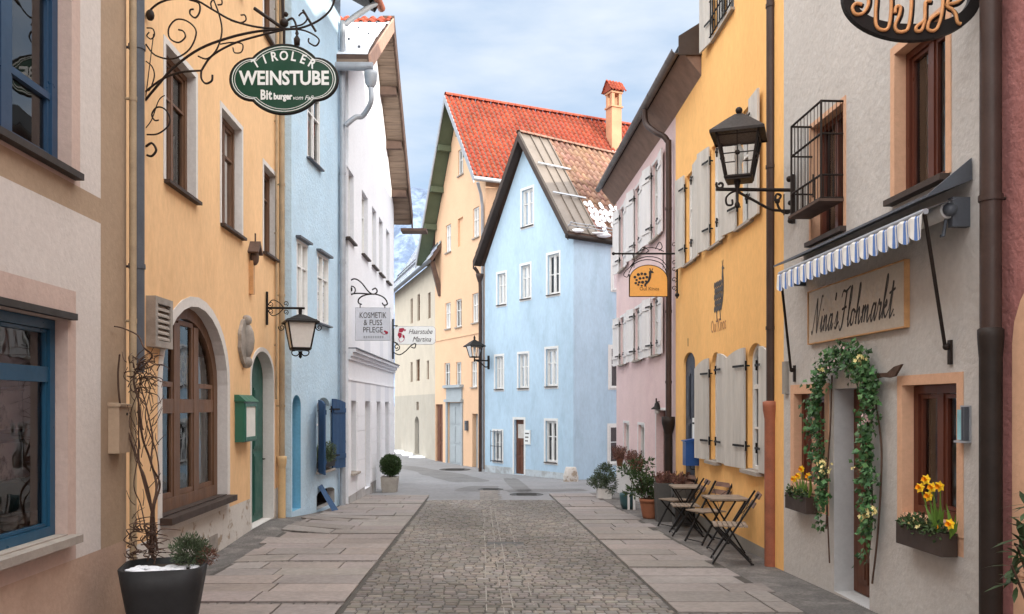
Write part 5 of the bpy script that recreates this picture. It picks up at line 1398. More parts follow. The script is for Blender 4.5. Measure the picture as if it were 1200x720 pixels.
mb = MB(); mb.ring(outline(s0 + .02, s1 - .02, z0 + .02, z1 - .02), outline(s0 + .06, s1 - .06, z0 + .07, z1 - .07), P, d_, d_ + .02); mb.build('door_frame', 'mailbox_green', b)
P = PL1
q = PX(133, 505, 7.05); s = P.s(132); root = thing('meter_box', 'slim beige meter box on the corner strip of the pinkish house', 'meter box', P.W(s, P.at(132, 505)[1]))
s0, s1 = P.s(126.5), P.s(140); z0, z1 = P.at(132, 531)[1], P.at(132, 477)[1]
mb = MB(); mb.pbox(P, s0, s1, z0, z1, .001, .09); mb.prism([P.W(s0 - .01, z1 + .002, 0), P.W(s0 - .01, z1 + .002, .105), P.W(s0 - .01, z1 + .02, .105), P.W(s0 - .01, z1 + .035, 0)], P.d * (s1 - s0 + .02)); b = mb.build('box', 'pipe_beige', root); b.data.materials[0] = MT['l1_beige']
mb = MB(); mb.tube([P.W(s1 - .07, z1 - .06, .09), P.W(s1 - .07, z1 - .06, .096)], .012, 10); mb.build('lock', 'iron', b)
# pictures and crockery in the shop window of the pink house
sA, sB, zA, zB = SHOP
pics = ((455, 506, 'framed dark flower print, the upper of the two in the blue shop window'), (514, 563, 'framed dark flower print, the lower of the two in the blue shop window'))
for yt, yb, lab in pics:
    z0, z1 = P.at(30, yb, -.32)[1], P.at(30, yt, -.32)[1]; s1 = P.s(49, -.32); s0 = s1 - .62
    root = thing('framed_picture', lab, 'picture', P.W((s0 + s1) / 2, z0, -.32), 'framed prints in the blue shop window')
    mb = MB(); mb.ring(outline(s0, s1, z0, z1), outline(s0 + .022, s1 - .022, z0 + .022, z1 - .022), P, -.34, -.31); f = mb.build('frame', 'wood_brown', root)
    mb = MB(); mb.pbox(P, s0 + .02, s1 - .02, z0 + .02, z1 - .02, -.338, -.325); mb.build('print', 'art', f)
    mb = MB(); mb.tube([P.W((s0 + s1) / 2, z1, -.325), P.W((s0 + s1) / 2, z1 + .12, -.33)], .003, 4); mb.build('hanger', 'iron', f)
for i, (xx, lab) in enumerate(((10, 'pale mug nearest the left edge in the shop window'), (24, 'pale mug in the shop window, below the lower print'), (37, 'pale mug at the back corner of the shop window'))):
    s = P.s(xx, -.27); z = zA + .06; root = thing('mug', lab, 'mug', P.W(s, z, -.27), 'mugs in the blue shop window')
    mb = MB(); mb.lathe(P.W(s, z, -.27), [(.001, 0), (.05, 0), (.058, .05), (.058, .12), (.052, .12), (.05, .02), (.001, .02)], 16); b = mb.build('mug_body', 'ceramic', root)
    mb = MB(); mb.tube(catmull([P.W(s + .05, z + .1, -.27), P.W(s + .1, z + .09, -.27), P.W(s + .1, z + .04, -.27), P.W(s + .05, z + .025, -.27)], 5), .008, 6); mb.build('handle', 'ceramic', b)

# --- foliage helpers
def leaves(mb, c, rad, n, ln, wd, rn, m=0, shell=.55, up=.3, low=-1):
    c = V(*c); rad = V(*rad)
    for _ in range(n):
        while True:
            d = V(rn.gauss(0, 1), rn.gauss(0, 1), rn.gauss(0, 1)).normalized()
            if d.z > low: break
        k = (shell + (1 - shell) * rn.random()) * (1 + .10 * mn.noise(d * 2.5 + c))
        p = c + V(d.x * rad.x, d.y * rad.y, d.z * rad.z) * k
        dr = (d + V(rn.uniform(-.8, .8), rn.uniform(-.8, .8), rn.uniform(-.5, .8) + up)).normalized()
        b = rn.uniform(.55, 1.35); mb.leaf(p, dr, V(rn.gauss(0, 1), rn.gauss(0, 1), rn.gauss(0, 1)), ln * rn.uniform(.7, 1.2), wd * rn.uniform(.7, 1.2), m, (b, b * rn.uniform(.9, 1.1), b * .95))
def sprigs(mb, c, n, h, rn, spread=.14, m=0, thick=.012, lean=.35):    # upright feathery heather stems with little buds
    for _ in range(n):
        p = V(*c) + V(rn.uniform(-1, 1) * spread[0], rn.uniform(-1, 1) * spread[1], 0) if isinstance(spread, tuple) else V(*c) + V(rn.gauss(0, spread * .5), rn.gauss(0, spread * .5), 0)
        d = V(rn.gauss(0, lean), rn.gauss(0, lean), 1).normalized(); L = h * rn.uniform(.55, 1.1); b = rn.uniform(.6, 1.5)
        k = 9
        for i in range(k):
            q = p + d * L * (i + .3) / k
            for s in range(2):
                dr = (d + V(rn.gauss(0, .6), rn.gauss(0, .6), 0)).normalized(); mb.leaf(q, dr, V(rn.gauss(0, 1), rn.gauss(0, 1), .2), L * .2, thick * 1.6, m, (b, b * rn.uniform(.8, 1.2), b))
# --- big dark tub by the corner with the dried climber
rn = random.Random(12)
Yt = 6.75
pc = PX(190, 690, Yt); gx = gz(pc.x, Yt); pc = V(pc.x + .02, Yt, gx)
root = thing('plant_tub', 'large dark tapered tub with snow, a dried climber and a small bush', 'planter', pc)
mb = MB(); ux, uy = V(math.cos(R(14)), math.sin(R(14)), 0), V(-math.sin(R(14)), math.cos(R(14)), 0)
zt = PX(0, 661, Yt).z - gx; N4 = ((-1, -1), (1, -1), (1, 1), (-1, 1))
def sq(hw, z):
    out = []
    for i in range(32):
        a = 2 * math.pi * i / 32; c_, s_ = math.cos(a), math.sin(a); k = (abs(c_) ** 5 + abs(s_) ** 5) ** (-1 / 5)
        out.append(pc + (ux * c_ + uy * s_) * k * hw + V(0, 0, z))
    return out
rings = [sq(.20, 0), sq(.245, .12), sq(.29, zt * .7), sq(.315, zt), sq(.288, zt), sq(.285, zt - .08)]
vs = sum(rings, []); mb.raw(vs, [(a * 32 + i, a * 32 + (i + 1) % 32, (a + 1) * 32 + (i + 1) % 32, (a + 1) * 32 + i) for a in range(5) for i in range(32)] + [tuple(range(32))[::-1]], 0, None, True)
mb.build('tub', 'tub', root)
mb = MB(); mb.face(sq(.286, zt - .05)); mb.build('soil', 'soil', root)
mb = MB()
for i in range(30): mb.ball(pc + ux * rn.uniform(-.24, .24) + uy * rn.uniform(-.25, .1) + V(0, 0, zt - .045 + rn.uniform(0, .012)), (rn.uniform(.02, .08), rn.uniform(.02, .07), rn.uniform(.012, .024)), n=8)
tag(mb.build('snow', 'snow', root), kind='stuff')
mb = MB(); bc = pc + ux * .18 + uy * .05 + V(0, 0, zt + .09); leaves(mb, bc, (.155, .15, .13), 1500, .035, .011, rn, shell=.3, up=.6); leaves(mb, bc + ux * .13 + V(0, 0, -.05), (.08, .09, .07), 350, .03, .01, rn, m=1); mb.build('bush', ['leaf_grey', 'heather'], root)
mb = MB()
def twig(pts, r0, r1, k=6, jit=.02):
    p = catmull([V(*q) + V(rn.gauss(0, jit), rn.gauss(0, jit), rn.gauss(0, jit)) for q in pts], k); n = len(p)
    mb.tube(p, [r0 + (r1 - r0) * i / (n - 1) for i in range(n)], 5)
def vp(x, y, d=0): return PX(x, y, 7.0 + d)
for main, r in (([(178, 655), (176, 610), (172, 575), (165, 545), (152, 520), (144, 480), (142, 440), (141, 415)], .017), ([(177, 650), (179, 600), (182, 570), (176, 540), (165, 510), (160, 470), (158, 440), (168, 430), (176, 420), (170, 410), (158, 395), (145, 385), (136, 382)], .014), ([(176, 640), (176, 590), (170, 560), (164, 540), (162, 500), (164, 460), (162, 440)], .012), ([(180, 645), (182, 600), (187, 570), (180, 545), (178, 510), (172, 480), (166, 455), (160, 440)], .012), ([(175, 650), (184, 590), (186, 560), (183, 530), (172, 490), (176, 455), (165, 435)], .009), ([(172, 650), (166, 600), (158, 570), (160, 530), (157, 495), (162, 455), (170, 440)], .007)):
    twig([vp(a, b, rn.uniform(-.1, .15)) for a, b in main], r * .8, r * .4, jit=.012)
for i in range(70):           # tangle under the pipe end
    a, b = rn.uniform(148, 182), rn.uniform(418, 462); an = rn.uniform(-2.6, .6); L = rn.uniform(8, 24)
    twig([vp(a, b, .1), vp(a + L * .5 * math.cos(an), b + L * .4 * math.sin(an), rn.uniform(-.15, .2)), vp(a + L * math.cos(an + .5), b + L * math.sin(an + .7) * .8, rn.uniform(-.25, .2))], .005, .0022, 4, .01)
for i in range(55):           # and at its foot
    a, b = rn.uniform(148, 184), rn.uniform(618, 658); an = rn.uniform(-3.1, 0); L = rn.uniform(10, 30)
    twig([vp(a, b, -.15), vp(a + L * .5 * math.cos(an), b + L * .35 * math.sin(an), rn.uniform(-.3, .1)), vp(a + L * math.cos(an + .9), b + L * .5 * math.sin(an + .5), rn.uniform(-.3, .1))], .006, .003, 4, .01)
for i in range(40):
    a, b = rn.uniform(154, 186), rn.uniform(465, 620); an = rn.uniform(-2.3, -.6); L = rn.uniform(12, 30)
    twig([vp(a, b, 0), vp(a + L * .5 * math.cos(an), b + L * .5 * math.sin(an), rn.uniform(-.1, .1)), vp(a + L * .8 * math.cos(an), b + L * math.sin(an), rn.uniform(-.1, .1))], .004, .002, 4, .01)
mb.build('climber', 'bark', root)

# --- things by the blue and the white house
P = PL3
root, s, z = wthing('flower_box', 'box of dry grey heather on the sill between the navy shutters', 'flower box', P, 379, 550)
s0, s1 = P.s(371.5), P.s(386.5); mb = MB(); z = P.at(379, 551)[1] + .055
for i in range(2): a = s0 + .02 + (s1 - s0 - .04) * i / 2; mb.prism([P.W(a, z, .11), P.W(a, z, -.05), P.W(a, z + .13, -.07), P.W(a, z + .13, .13)], P.d * ((s1 - s0 - .06) / 2))
mb.build('box', 'ink', root); mb = MB(); sprigs(mb, P.W((s0 + s1) / 2, z + .1, .03), 70, .36, rn, ((s1 - s0) * .15, (s1 - s0) * .40), lean=.22); b = mb.build('heather', 'heather', root); b.data.materials[0] = MT['leaf_grey']
root, s, z = wthing('cellar_board', 'blue grey board leaning in the low cellar opening of the blue house', 'board', P, 377, 600)
mb = MB(); a = P.s(373); zc_ = gz(-3.7, 16.5)
mb.prism([P.W(a, zc_, .28), P.W(a + .30, zc_ - .02, .32), P.W(a + .16, zc_ + .52, .02), P.W(a - .08, zc_ + .50, .02)], P.d * .04); mb.build('board', 'shutter_grey', root).data.materials[0] = MT['shutter_blue']
# potted box ball in front of the white house
q = PX(457, 574.5, 22.3); zg = gz(q.x, q.y); q = V(q.x, q.y, zg)
root = thing('potted_box', 'clipped round box bush in a rough square stone pot by the white house', 'potted plant', q)
mb = MB(); pts = [q + V(a * .2, b * .2, 0) for a, b in N4]; k = .2
mb.raw([q + V(a * .18, b * .18, 0) for a, b in N4] + [q + V(a * .215, b * .215, .40) for a, b in N4] + [q + V(a * .17, b * .17, .40) for a, b in N4] + [q + V(a * .17, b * .17, .33) for a, b in N4], [(i, (i + 1) % 4, 4 + (i + 1) % 4, 4 + i) for i in range(4)] + [(4 + i, 4 + (i + 1) % 4, 8 + (i + 1) % 4, 8 + i) for i in range(4)] + [(8 + i, 8 + (i + 1) % 4, 12 + (i + 1) % 4, 12 + i) for i in range(4)] + [(12, 13, 14, 15), (3, 2, 1, 0)])
mb.build('pot', 'concrete', root); mb = MB(); mb.tube([q + V(0, 0, .3), q + V(.01, 0, .55)], .025); mb.build('trunk', 'bark', root)
mb = MB(); leaves(mb, q + V(.02, 0, .70), (.27, .27, .28), 3200, .05, .026, rn, shell=.72, up=.2); mb.ball(q + V(.02, 0, .70), (.20, .20, .21), 1); mb.c = [c or (.45, .5, .4) for c in mb.c]; mb.build('foliage', ['leaf', 'leaf'], root)
# white stone at the blue corner
q = V(1.86, 27.0, gz(1.86, 27.0) - .05); mb = MB()
vs = []
for z, rx, ry in ((0, .24, .2), (.2, .235, .2), (.40, .20, .17), (.50, .17, .13)):
    for i in range(10): a = 2 * math.pi * i / 10; rr = 1 + .12 * mn.noise(V(math.cos(a) * 2, math.sin(a) * 2, z * 3)); vs.append(q + V(rx * rr * (abs(math.cos(a)) ** .6 * (1 if math.cos(a) > 0 else -1)), ry * rr * (abs(math.sin(a)) ** .6 * (1 if math.sin(a) > 0 else -1)), z))
mb.raw(vs, [(j * 10 + i, j * 10 + (i + 1) % 10, (j + 1) * 10 + (i + 1) % 10, (j + 1) * 10 + i) for j in range(3) for i in range(10)] + [tuple(range(30, 40))], 0)
tag(mb.build('guard_stone', 'l2_plinth'), 'rough whitewashed guard stone at the foot of the blue house corner', 'stone')
P = PBL; root, s, z = wthing('notice_board', 'small white notice board beside the brown door of the blue house', 'notice board', P, 618.5, 513)
s0, s1 = P.s(615.5), P.s(622); z0, z1 = P.at(618, 521)[1], P.at(618, 504)[1]; mb = MB(); mb.pbox(P, s0, s1, z0, z1, .001, .04); b = mb.build('board', 'sign_white', root)
mb = MB()
for i in range(3): mb.pbox(P, s0 + .05, s1 - .05 - .03 * i, z1 - .14 - .13 * i, z1 - .10 - .13 * i, .04, .043)
mb.build('print', 'ink_grey', b)
P = PPE; root, s, z = wthing('letter_box', 'small dark letter box beside the grey shop door of the peach house', 'letter box', P, 548, 499)
mb = MB(); mb.pbox(P, s - .1, s + .1, z - .2, z + .2, .001, .1); b = mb.build('box', 'zinc_dark', root); mb = MB(); mb.pbox(P, s - .07, s + .07, z + .08, z + .1, .1, .104); mb.build('slot', 'ink', b)

# ================================================================== things on the right side
# --- arched hanging sign with the bird
Ys = 15.2
root = thing('hanging_sign', 'arched orange sign with a black bird hanging from a long iron arm', 'sign', PX(794, 298, Ys))
mb = MB(); mb.tube([PX(717, 297.5, Ys), PX(795, 297.5, Ys)], .017, 8); mb.tube([PX(793.5, 278, Ys), PX(793.5, 350, Ys)], .016, 8); mb.ball(PX(793.5, 276, Ys), .028); mb.ball(PX(793.5, 346, Ys), .04); mb.ball(PX(719, 297.5, Ys), .03)
for pts in ([(741, 297), (743, 308), (733, 318), (731, 323), (735, 325), (737, 321)], [(745, 297), (757, 291), (768, 291), (778, 295)], [(748, 296), (754, 290), (760, 294), (757, 296)], [(768, 292), (773, 284), (776, 290), (772, 294)], [(737, 320), (744, 309), (759, 304.5), (775, 309), (781, 319)], [(738, 313), (746, 305), (759, 301), (774, 304), (784, 316)]):
    mb.tube(px_path(pts, Ys), .008, 5)
for yy in (287, 308, 316, 328, 338): mb.tube(px_spiral(790, yy, 1, 3.3, 0, 1.2, Ys, 14), .007, 5)
mb.build('iron_arm', 'iron', root)
o = [(738, 350.5 - 3), (738, 328)] + [(760 - 22 * math.cos(math.pi * i / 18), 328 - 17 * math.sin(math.pi * i / 18)) for i in range(1, 18)] + [(782, 328), (782, 347.5)]
mb = MB(); mb.prism([PX(a, b, Ys) for a, b in o], V(0, .02, 0)); bd = mb.build('board', 'sign_orange', root); mb = MB(); mb.tube([PX(a, b, Ys) + V(0, .01, 0) for a, b in o], .012, 6, closed=True)
mb.tube([PX(737.5, 311.5 + 10, Ys), PX(737.5, 348, Ys)], .01); mb.build('rim', 'iron', bd)
px = Ys / FPX; mb = MB()
def bl(pts): mb.prism([PX(a, b, Ys) + V(0, -.002, 0) for a, b in pts], V(0, -.004, 0))
def pe(cx, cy, rx, ry, n=12): return [(cx + rx * math.cos(2 * math.pi * i / n), cy + ry * math.sin(2 * math.pi * i / n)) for i in range(n)]
for cx, cy, q in ((744, 325, 1.7), (748, 322, 1.9), (752, 321, 1.7), (756, 321.5, 1.8), (746, 328.5, 1.5), (750, 326.5, 1.7), (754, 326, 1.6), (758, 325, 1.7), (745, 332, 1.6), (749, 331, 1.6), (753, 331, 2), (757, 330, 1.4), (748, 334, 1.3), (752, 335, 1.2)): bl(pe(cx, cy, q, q * .9))
bl([(755, 333), (759, 329), (760.5, 323), (760.3, 318.5), (762, 317), (764.5, 317.8), (766.5, 320), (763.3, 320.3), (763, 326), (760.5, 331), (757, 334.5), (758, 336), (755, 336)]); bl([(761.5, 317), (761, 314.5), (762, 314.5), (762.5, 317)]); bl([(763.5, 317), (764.5, 314.7), (765.3, 315), (764.3, 317.3)])
mb.build('bird_mark', 'ink', bd)
mb = MB(); add_text(mb, 'OuI Kinos', 5.6 * px, PX(761, 340.5, Ys) + V(0, -.003, 0), X_, Z_, N_, sx=1.0); mb.build('lettering', 'ink_bronze', bd)
mb = MB(); mb.tube([PX(743, 298, Ys), PX(743, 314, Ys)], .006); mb.tube([PX(777, 298, Ys), PX(777, 315, Ys)], .006); mb.build('hanger', 'iron', root)

# --- barn lamp on the pink house
P = PR3; Yb = 17.0; root = thing('wall_lamp', 'small dark barn lamp with a bell shade on the pink wall by the downpipe', 'lamp', PX(779, 471, Yb))
mb = MB(); mb.tube([PX(780, 471, Yb), PX(770, 471, Yb), PX(769, 474, Yb)], .012); mb.tube([PX(769, 467, Yb), PX(769, 476, Yb)], .016); mb.build('arm', 'iron', root)
mb = MB(); mb.lathe(PX(770, 480, Yb), [(.12, 0), (.115, .02), (.06, .06), (.045, .12), (.02, .15), (.001, .15)], 14); b = mb.build('lamp_shade', 'iron', root); mb = MB(); mb.ball(PX(770, 482.5, Yb), .055); mb.build('lamp_bulb', 'frosted', b)
# --- mailboxes on the yellow tavern
P = PR2
s0, s1 = P.s(817.5, .1), P.s(811, .1); s0, s1 = min(s0, s1), max(s0, s1); z0, z1 = P.at(812, 546, .1)[1], P.at(812, 518, .1)[1]
root = thing('mailbox', 'blue metal mailbox beside the dark arched door of the yellow tavern', 'mailbox', P.W(s0, z0, 0))
s0 = P.s(815.5); s1 = s0 + .12
mb = MB(); mb.pbox(P, s0, s1 + .10, z0, z1, .001, .22); mb.prism([P.W(s0 - .01, z1 + .001, 0), P.W(s0 - .01, z1 + .001, .24), P.W(s0 - .01, z1 + .02, .24), P.W(s0 - .01, z1 + .06, 0)], P.d * (s1 - s0 + .12)); b = mb.build('box', 'mailbox_blue', root)
mb = MB(); mb.pbox(P, s0 - .004, s0, z0 + .30, z0 + .33, .04, .19); mb.pbox(P, s0 - .004, s0, z0 + .12, z0 + .26, .10, .13); mb.build('slot', 'sign_white', b)
root = thing('notice_box', 'small white box on the yellow wall above the blue mailbox', 'box', P.W(s0, z1 + .1, 0))
mb = MB(); z0, z1 = P.at(817, 517)[1], P.at(817, 490)[1]; mb.pbox(P, s0 + .04, s0 + .2, z0, z1, .001, .07); b = mb.build('box', 'sign_white', root); mb = MB(); mb.pbox(P, s0 + .06, s0 + .18, z1 - .1, z1 - .07, .07, .073); mb.build('slot', 'ink', b)

# --- planters with heather, terracotta pot, teal pot, hanging bush
def tall_planter(px_, Y, w_, h, lab):
    X = (px_ - 600) / 1000 * Y; z = gz(X, Y) + .006; root = thing('planter', lab, 'planter', (X, Y, z), 'tall grey heather planters')
    c = V(X, Y, z); mb = MB(); a = w_ / 2; b_ = a * .86
    rg = [[c + V(p * k, q * k, zz) for p, q in N4] for k, zz in ((b_, 0), (a, h), (a * .86, h), (a * .84, h - .06))]
    vs = sum(rg, []); mb.raw(vs, [(r * 4 + i, r * 4 + (i + 1) % 4, r * 4 + 4 + (i + 1) % 4, r * 4 + 4 + i) for r in range(3) for i in range(4)] + [(3, 2, 1, 0)]); mb.build('pot', 'planter_grey', root)
    mb = MB(); mb.face(rg[3]); mb.build('soil', 'soil', root)
    mb = MB(); sprigs(mb, c + V(0, 0, h - .06), 80, .24, rn, (a * .8, a * .8), lean=.25); mb.build('heather', 'heather', root)
tall_planter(778, 15.05, .31, .68, 'tall grey planter of rusty heather nearest the brown downpipe')
tall_planter(799.5, 14.35, .33, .70, 'tall grey planter of rusty heather right behind the farther bistro table')
X, Y = 2.50, 15.55; z = gz(X, Y) + .006; root = thing('potted_shrub', 'dark leafy shrub in a terracotta pot beside the grey planters', 'potted plant', (X, Y, z))
mb = MB(); mb.lathe((X, Y, z), [(.001, 0), (.11, 0), (.125, .04), (.165, .26), (.172, .30), (.18, .30), (.182, .36), (.155, .36), (.15, .30), (.001, .30)], 20); mb.build('pot', 'terracotta', root)
mb = MB(); c = V(X, Y, z)
for i in range(11):
    e = c + V(rn.uniform(-.36, .22), rn.uniform(-.22, .2), rn.uniform(.55, 1.0)); mb.tube(catmull([c + V(rn.uniform(-.05, .05), 0, .3), c.lerp(e, .5) + V(0, 0, .12), e], 4), .008, 4)
mb.build('stems', 'bark', root)
mb = MB()
for i in range(34):
    e = c + V(rn.gauss(-.07, .17), rn.gauss(0, .13), rn.uniform(.42, 1.02)); leaves(mb, e, (.08, .08, .09), 34, .085, .035, rn, shell=.2)
leaves(mb, c + V(-.33, -.05, .48), (.14, .1, .09), 60, .08, .03, rn, shell=.2); leaves(mb, c + V(-.20, 0, .98), (.10, .1, .10), 90, .06, .02, rn, m=1, shell=.2)
mb.build('foliage', ['leaf', 'heather'], root)
X, Y = 2.36, 17.4; z = gz(X, Y) + .006; root = thing('plant_pot', 'small dark teal glazed pot with two pale slats leaning on it', 'pot', (X, Y, z)); mb = MB(); mb.lathe((X, Y, z), [(.001, 0), (.11, 0), (.15, .1), (.17, .28), (.16, .33), (.13, .33), (.12, .28), (.001, .28)], 18); mb.build('pot', 'pot_teal', root)
mb = MB(); mb.abox(X - .03, X + .015, Y - .2, Y - .18, z, z + .36); mb.abox(X + .08, X + .125, Y - .2, Y - .18, z - .01, z + .33); mb.build('slats', 'shutter_white', root)
X, Y = 2.17, 20.1; z = gz(X, Y) + .006; c = V(X, Y, z); root = thing('potted_conifer', 'drooping grey green evergreen bush in a pale box at the end of the right pavement', 'potted plant', c)
mb = MB(); mb.abox(X - .17, X + .16, Y - .15, Y + .15, z, z + .24); mb.build('pot', 'l2_white', root)
mb = MB()
for e, r, n in (((.02, 0, .58), (.24, .22, .22), 900), ((-.12, -.05, .42), (.22, .2, .18), 700), ((.14, -.12, .36), (.16, .1, .26), 500), ((-.28, 0, .40), (.12, .1, .08), 160), ((.05, 0, .74), (.12, .12, .1), 200)): leaves(mb, c + V(*e), r, n, .07, .018, rn, shell=.4, up=-.3)
mb.build('foliage', 'leaf_grey', root)
for px_, lab in ((733, 'small terracotta pot of rusty heather on the far low window of the pink house'), (749.5, 'small terracotta pot of rusty heather on the nearer low window of the pink house')):
    P = PR3; s = P.s(px_); root = thing('window_pot', lab, 'potted plant', P.W(s, .0, .1), 'heather pots at the low windows of the pink house'); q = P.W(s, .10, .14)
    mb = MB(); mb.lathe(q, [(.001, 0), (.06, 0), (.085, .16), (.09, .16), (.09, .19), (.07, .19), (.001, .17)], 14); mb.tube([q + V(0, 0, .02), P.W(s, .1, 0)], .012); mb.build('pot', 'terracotta', root); mb = MB(); sprigs(mb, q + V(0, 0, .16), 60, .32, rn, .13, lean=.35); mb.build('heather', 'heather', root)

# --- bistro tables and folding chairs
def make_chair():
    root = thing('folding_chair', 'x', 'chair', (0, 0, 0), 'folding bistro chairs outside the yellow tavern'); w_ = .20      # faces +X
    sd = {}
    for sg in (-1, 1):
        y = sg * w_
        mb = MB(); mb.beam((-.29, y, .855), (.24, y, .012), .022, .022, up=(0, 1, 0)); mb.build('back_leg', 'iron', root)
        mb = MB(); mb.beam((.20, y - sg * .025, .445), (-.22, y - sg * .025, .012), .022, .022, up=(0, 1, 0)); mb.beam((-.24, y - sg * .025, .012), (-.20, y - sg * .025, .012), .03, .018); mb.build('front_leg', 'iron', root)
    mb = MB(); mb.tube([(.22, -w_, .05), (.22, w_, .05)], .008); mb.tube([(-.205, -w_ + .02, .05), (-.205, w_ - .02, .05)], .008); mb.tube([(-.03, -w_, .44), (-.03, w_, .44)], .008); mb.tube([(.19, -w_, .445), (.19, w_, .445)], .008)
    mb.tube([(-.25, -w_, .78), (-.06, w_, .50)], .004, 5); mb.tube([(-.25, w_, .78), (-.06, -w_, .50)], .004, 5); mb.build('stretcher', 'iron', root)
    mb = MB()
    for i in range(7): x = -.17 + i * .058; mb.abox(x, x + .047, -w_ - .005, w_ + .005, .452, .470)
    mb.build('seat', 'wood_slat', root)
    mb = MB()
    for t in (.0, .105):
        x, z = -.285 + t * .62, .845 - t; mb.box((x - .012, -w_ - .01, z - .06), V(.012, 0, 0), V(0, 2 * w_ + .02, 0), V(-.035, 0, .06))
    mb.build('backrest', 'wood_slat_red', root)
    return root
def make_table():
    root = thing('folding_table', 'x', 'table', (0, 0, 0), 'small bistro tables outside the yellow tavern'); a, b = .25, .27
    mb = MB()
    for i in range(6): y = -b + i * .0905; mb.abox(-a, a, y, y + .084, .70, .722)
    mb.build('tabletop', 'wood_slat', root)
    for sg in (-1, 1):
        mb = MB(); mb.beam((-a + .03, sg * .2, .69), (a - .05, sg * .2, .012), .02, .02, up=(0, 1, 0)); mb.build('leg', 'iron', root); mb = MB(); mb.beam((a - .03, sg * .175, .69), (-a + .05, sg * .175, .012), .02, .02, up=(0, 1, 0)); mb.build('leg', 'iron', root)
    mb = MB(); mb.tube([(a - .06, -.2, .04), (a - .06, .2, .04)], .008); mb.tube([(-a + .06, -.175, .04), (-a + .06, .175, .04)], .008); mb.abox(-a, a, -.2, -.18, .68, .70); mb.abox(-a, a, .18, .2, .68, .70); mb.build('stretcher', 'iron', root)
    return root
ch0 = make_chair()
for i, (X, Y, rz, lab) in enumerate(((2.66, 10.32, 170, 'wooden folding chair nearest to us, in front of the nearer bistro table'), (2.77, 12.1, 203, 'wooden folding chair between the two bistro tables, turned half away from the wall'), (2.66, 13.0, 176, 'wooden folding chair on the near side of the farther bistro table'), (2.72, 14.05, 205, 'wooden folding chair farthest up the street, in front of the grey planter'))):
    o = ch0 if i == 0 else copy_tree(ch0); o.location = (X, Y, gz(X, Y) + .008); o.rotation_euler = (0, 0, R(rz)); o['label'] = lab
tb0 = make_table()
for i, (X, Y, rz, lab) in enumerate(((2.81, 11.25, 2, 'small slatted bistro table nearer to us, against the yellow wall'), (2.77, 13.5, -2, 'small slatted bistro table farther up the street by the grey planters'))):
    o = tb0 if i == 0 else copy_tree(tb0); o.location = (X, Y, gz(X, Y) + .008); o.rotation_euler = (0, 0, R(rz)); o['label'] = lab

# --- iron cage before the small upper window of the grey shop
P = PR1; s0, s1, z0, z1 = CAGE; root = thing('window_cage', 'rusty iron cage basket standing out from the small upper window of the grey shop', 'window cage', P.W(s0, z0, 0))
a, b = s0 + .02, s1 - .0; D = .22; zt = P.at(962, 121, D)[1] + .02; zl = P.at(962, 232, D)[1]
mb = MB(); q = lambda s, z, o: P.W(s, z, o)
for s in (a, b):
    mb.tube([q(s, zl, D), q(s, zt, D)], .012, 5); mb.tube([q(s, zt, 0), q(s, zt, D)], .012, 5); mb.tube([q(s, zl, 0), q(s, zl, D)], .012, 5)
    mb.tube([q(s, zl + .22, 0), q(s, zl + .22, D)], .010, 5); mb.tube([q(s, (zl + zt) / 2 + .15, 0), q(s, (zl + zt) / 2 + .15, D)], .01, 5)
    for o in (.1, .2, .3): mb.tube([q(s, zl, o), q(s, zl + .22, o)], .007, 4)
for z in (zl, zl + .22, (zl + zt) / 2 + .15, zt): mb.tube([q(a, z, D), q(b, z, D)], .012, 5)
for i in range(1, 5): s = a + (b - a) * i / 5; mb.tube([q(s, zl, D), q(s, zl + .22, D)], .007, 4)
for i in range(1, 9): s = a + (b - a) * i / 9; mb.tube([q(s, zl, D), q(s, zt, D)], .0035, 4)
for i in range(1, 6):
    o = D * i / 6
    for s in (a, b): mb.tube([q(s, zl, o), q(s, zt, o)], .0035, 4)
mb.build('bars', 'iron_brown', root); mb = MB(); mb.pbox(P, a - .02, b + .02, zl - .035, zl - .01, .01, D + .03); mb.build('shelf', 'wood_brown', root)
# --- awning
root = thing('awning', 'rolled shop awning with a blue and white striped scalloped valance', 'awning', P.W(P.s(1000), P.at(1000, 290)[1], 0))
sa_, sb_ = P.s(914), P.s(1092); za = P.at(1092, 216)[1]; DV = .34
zh = P.at(1000, 266, .0)[1]
z_c = P.at(915, 309, .30)[1]; sa_ = P.s(909.5, .30); sb_ = P.s(1106, .2)
mb = MB(); mb.prism([P.W(sa_, z_c + .13, .005), P.W(sa_, z_c + .0, .33), P.W(sa_, z_c - .02, .33), P.W(sa_, z_c + .105, .005)], P.d * (sb_ - sa_)); mb.prism([P.W(sb_ + .002, z_c + .105, .005), P.W(sb_ + .002, z_c - .02, .33), P.W(sb_ + .002, z_c - .005, .33), P.W(sb_ + .002, z_c + .26, .01)], P.d * .02); mb.build('awning_roof', 'zinc_dark', root)
mb = MB(); zr = z_c - .10; mb.tube([P.W(sa_ + .05, zr, .15), P.W(sb_ - .03, zr, .15)], .06, 12); mb.build('roller', 'awn_white', root)
for s in (sa_ + .04, sb_ - .04): mb = MB(); mb.pbox(P, s - .03, s + .03, zr - .12, zr + .09, .001, .13); mb.ball(P.W(s + .03, zr, .15), .05); mb.build('roller_bracket', 'zinc_dark', root)
mb = MB(); mb.tube([P.W(sb_ - .06, zr - .06, .15), P.W(sb_ - .06, zr - .18, .17), P.W(sb_ - .06, zr - .18, .19)], .012); mb.build('crank', 'zinc_dark', root)
va, vb_ = P.s(910.5, DV + .06), P.s(1080, DV + .06); zv = P.at(910.5, 321, DV + .06)[1]
mb = MB(); mb.tube([P.W(va, zv, DV + .03), P.W(vb_, zv, DV + .03)], .022, 8); mb.build('front_bar', 'zinc', root)
mb = MB(); n = 18; dv = (vb_ - va) / n
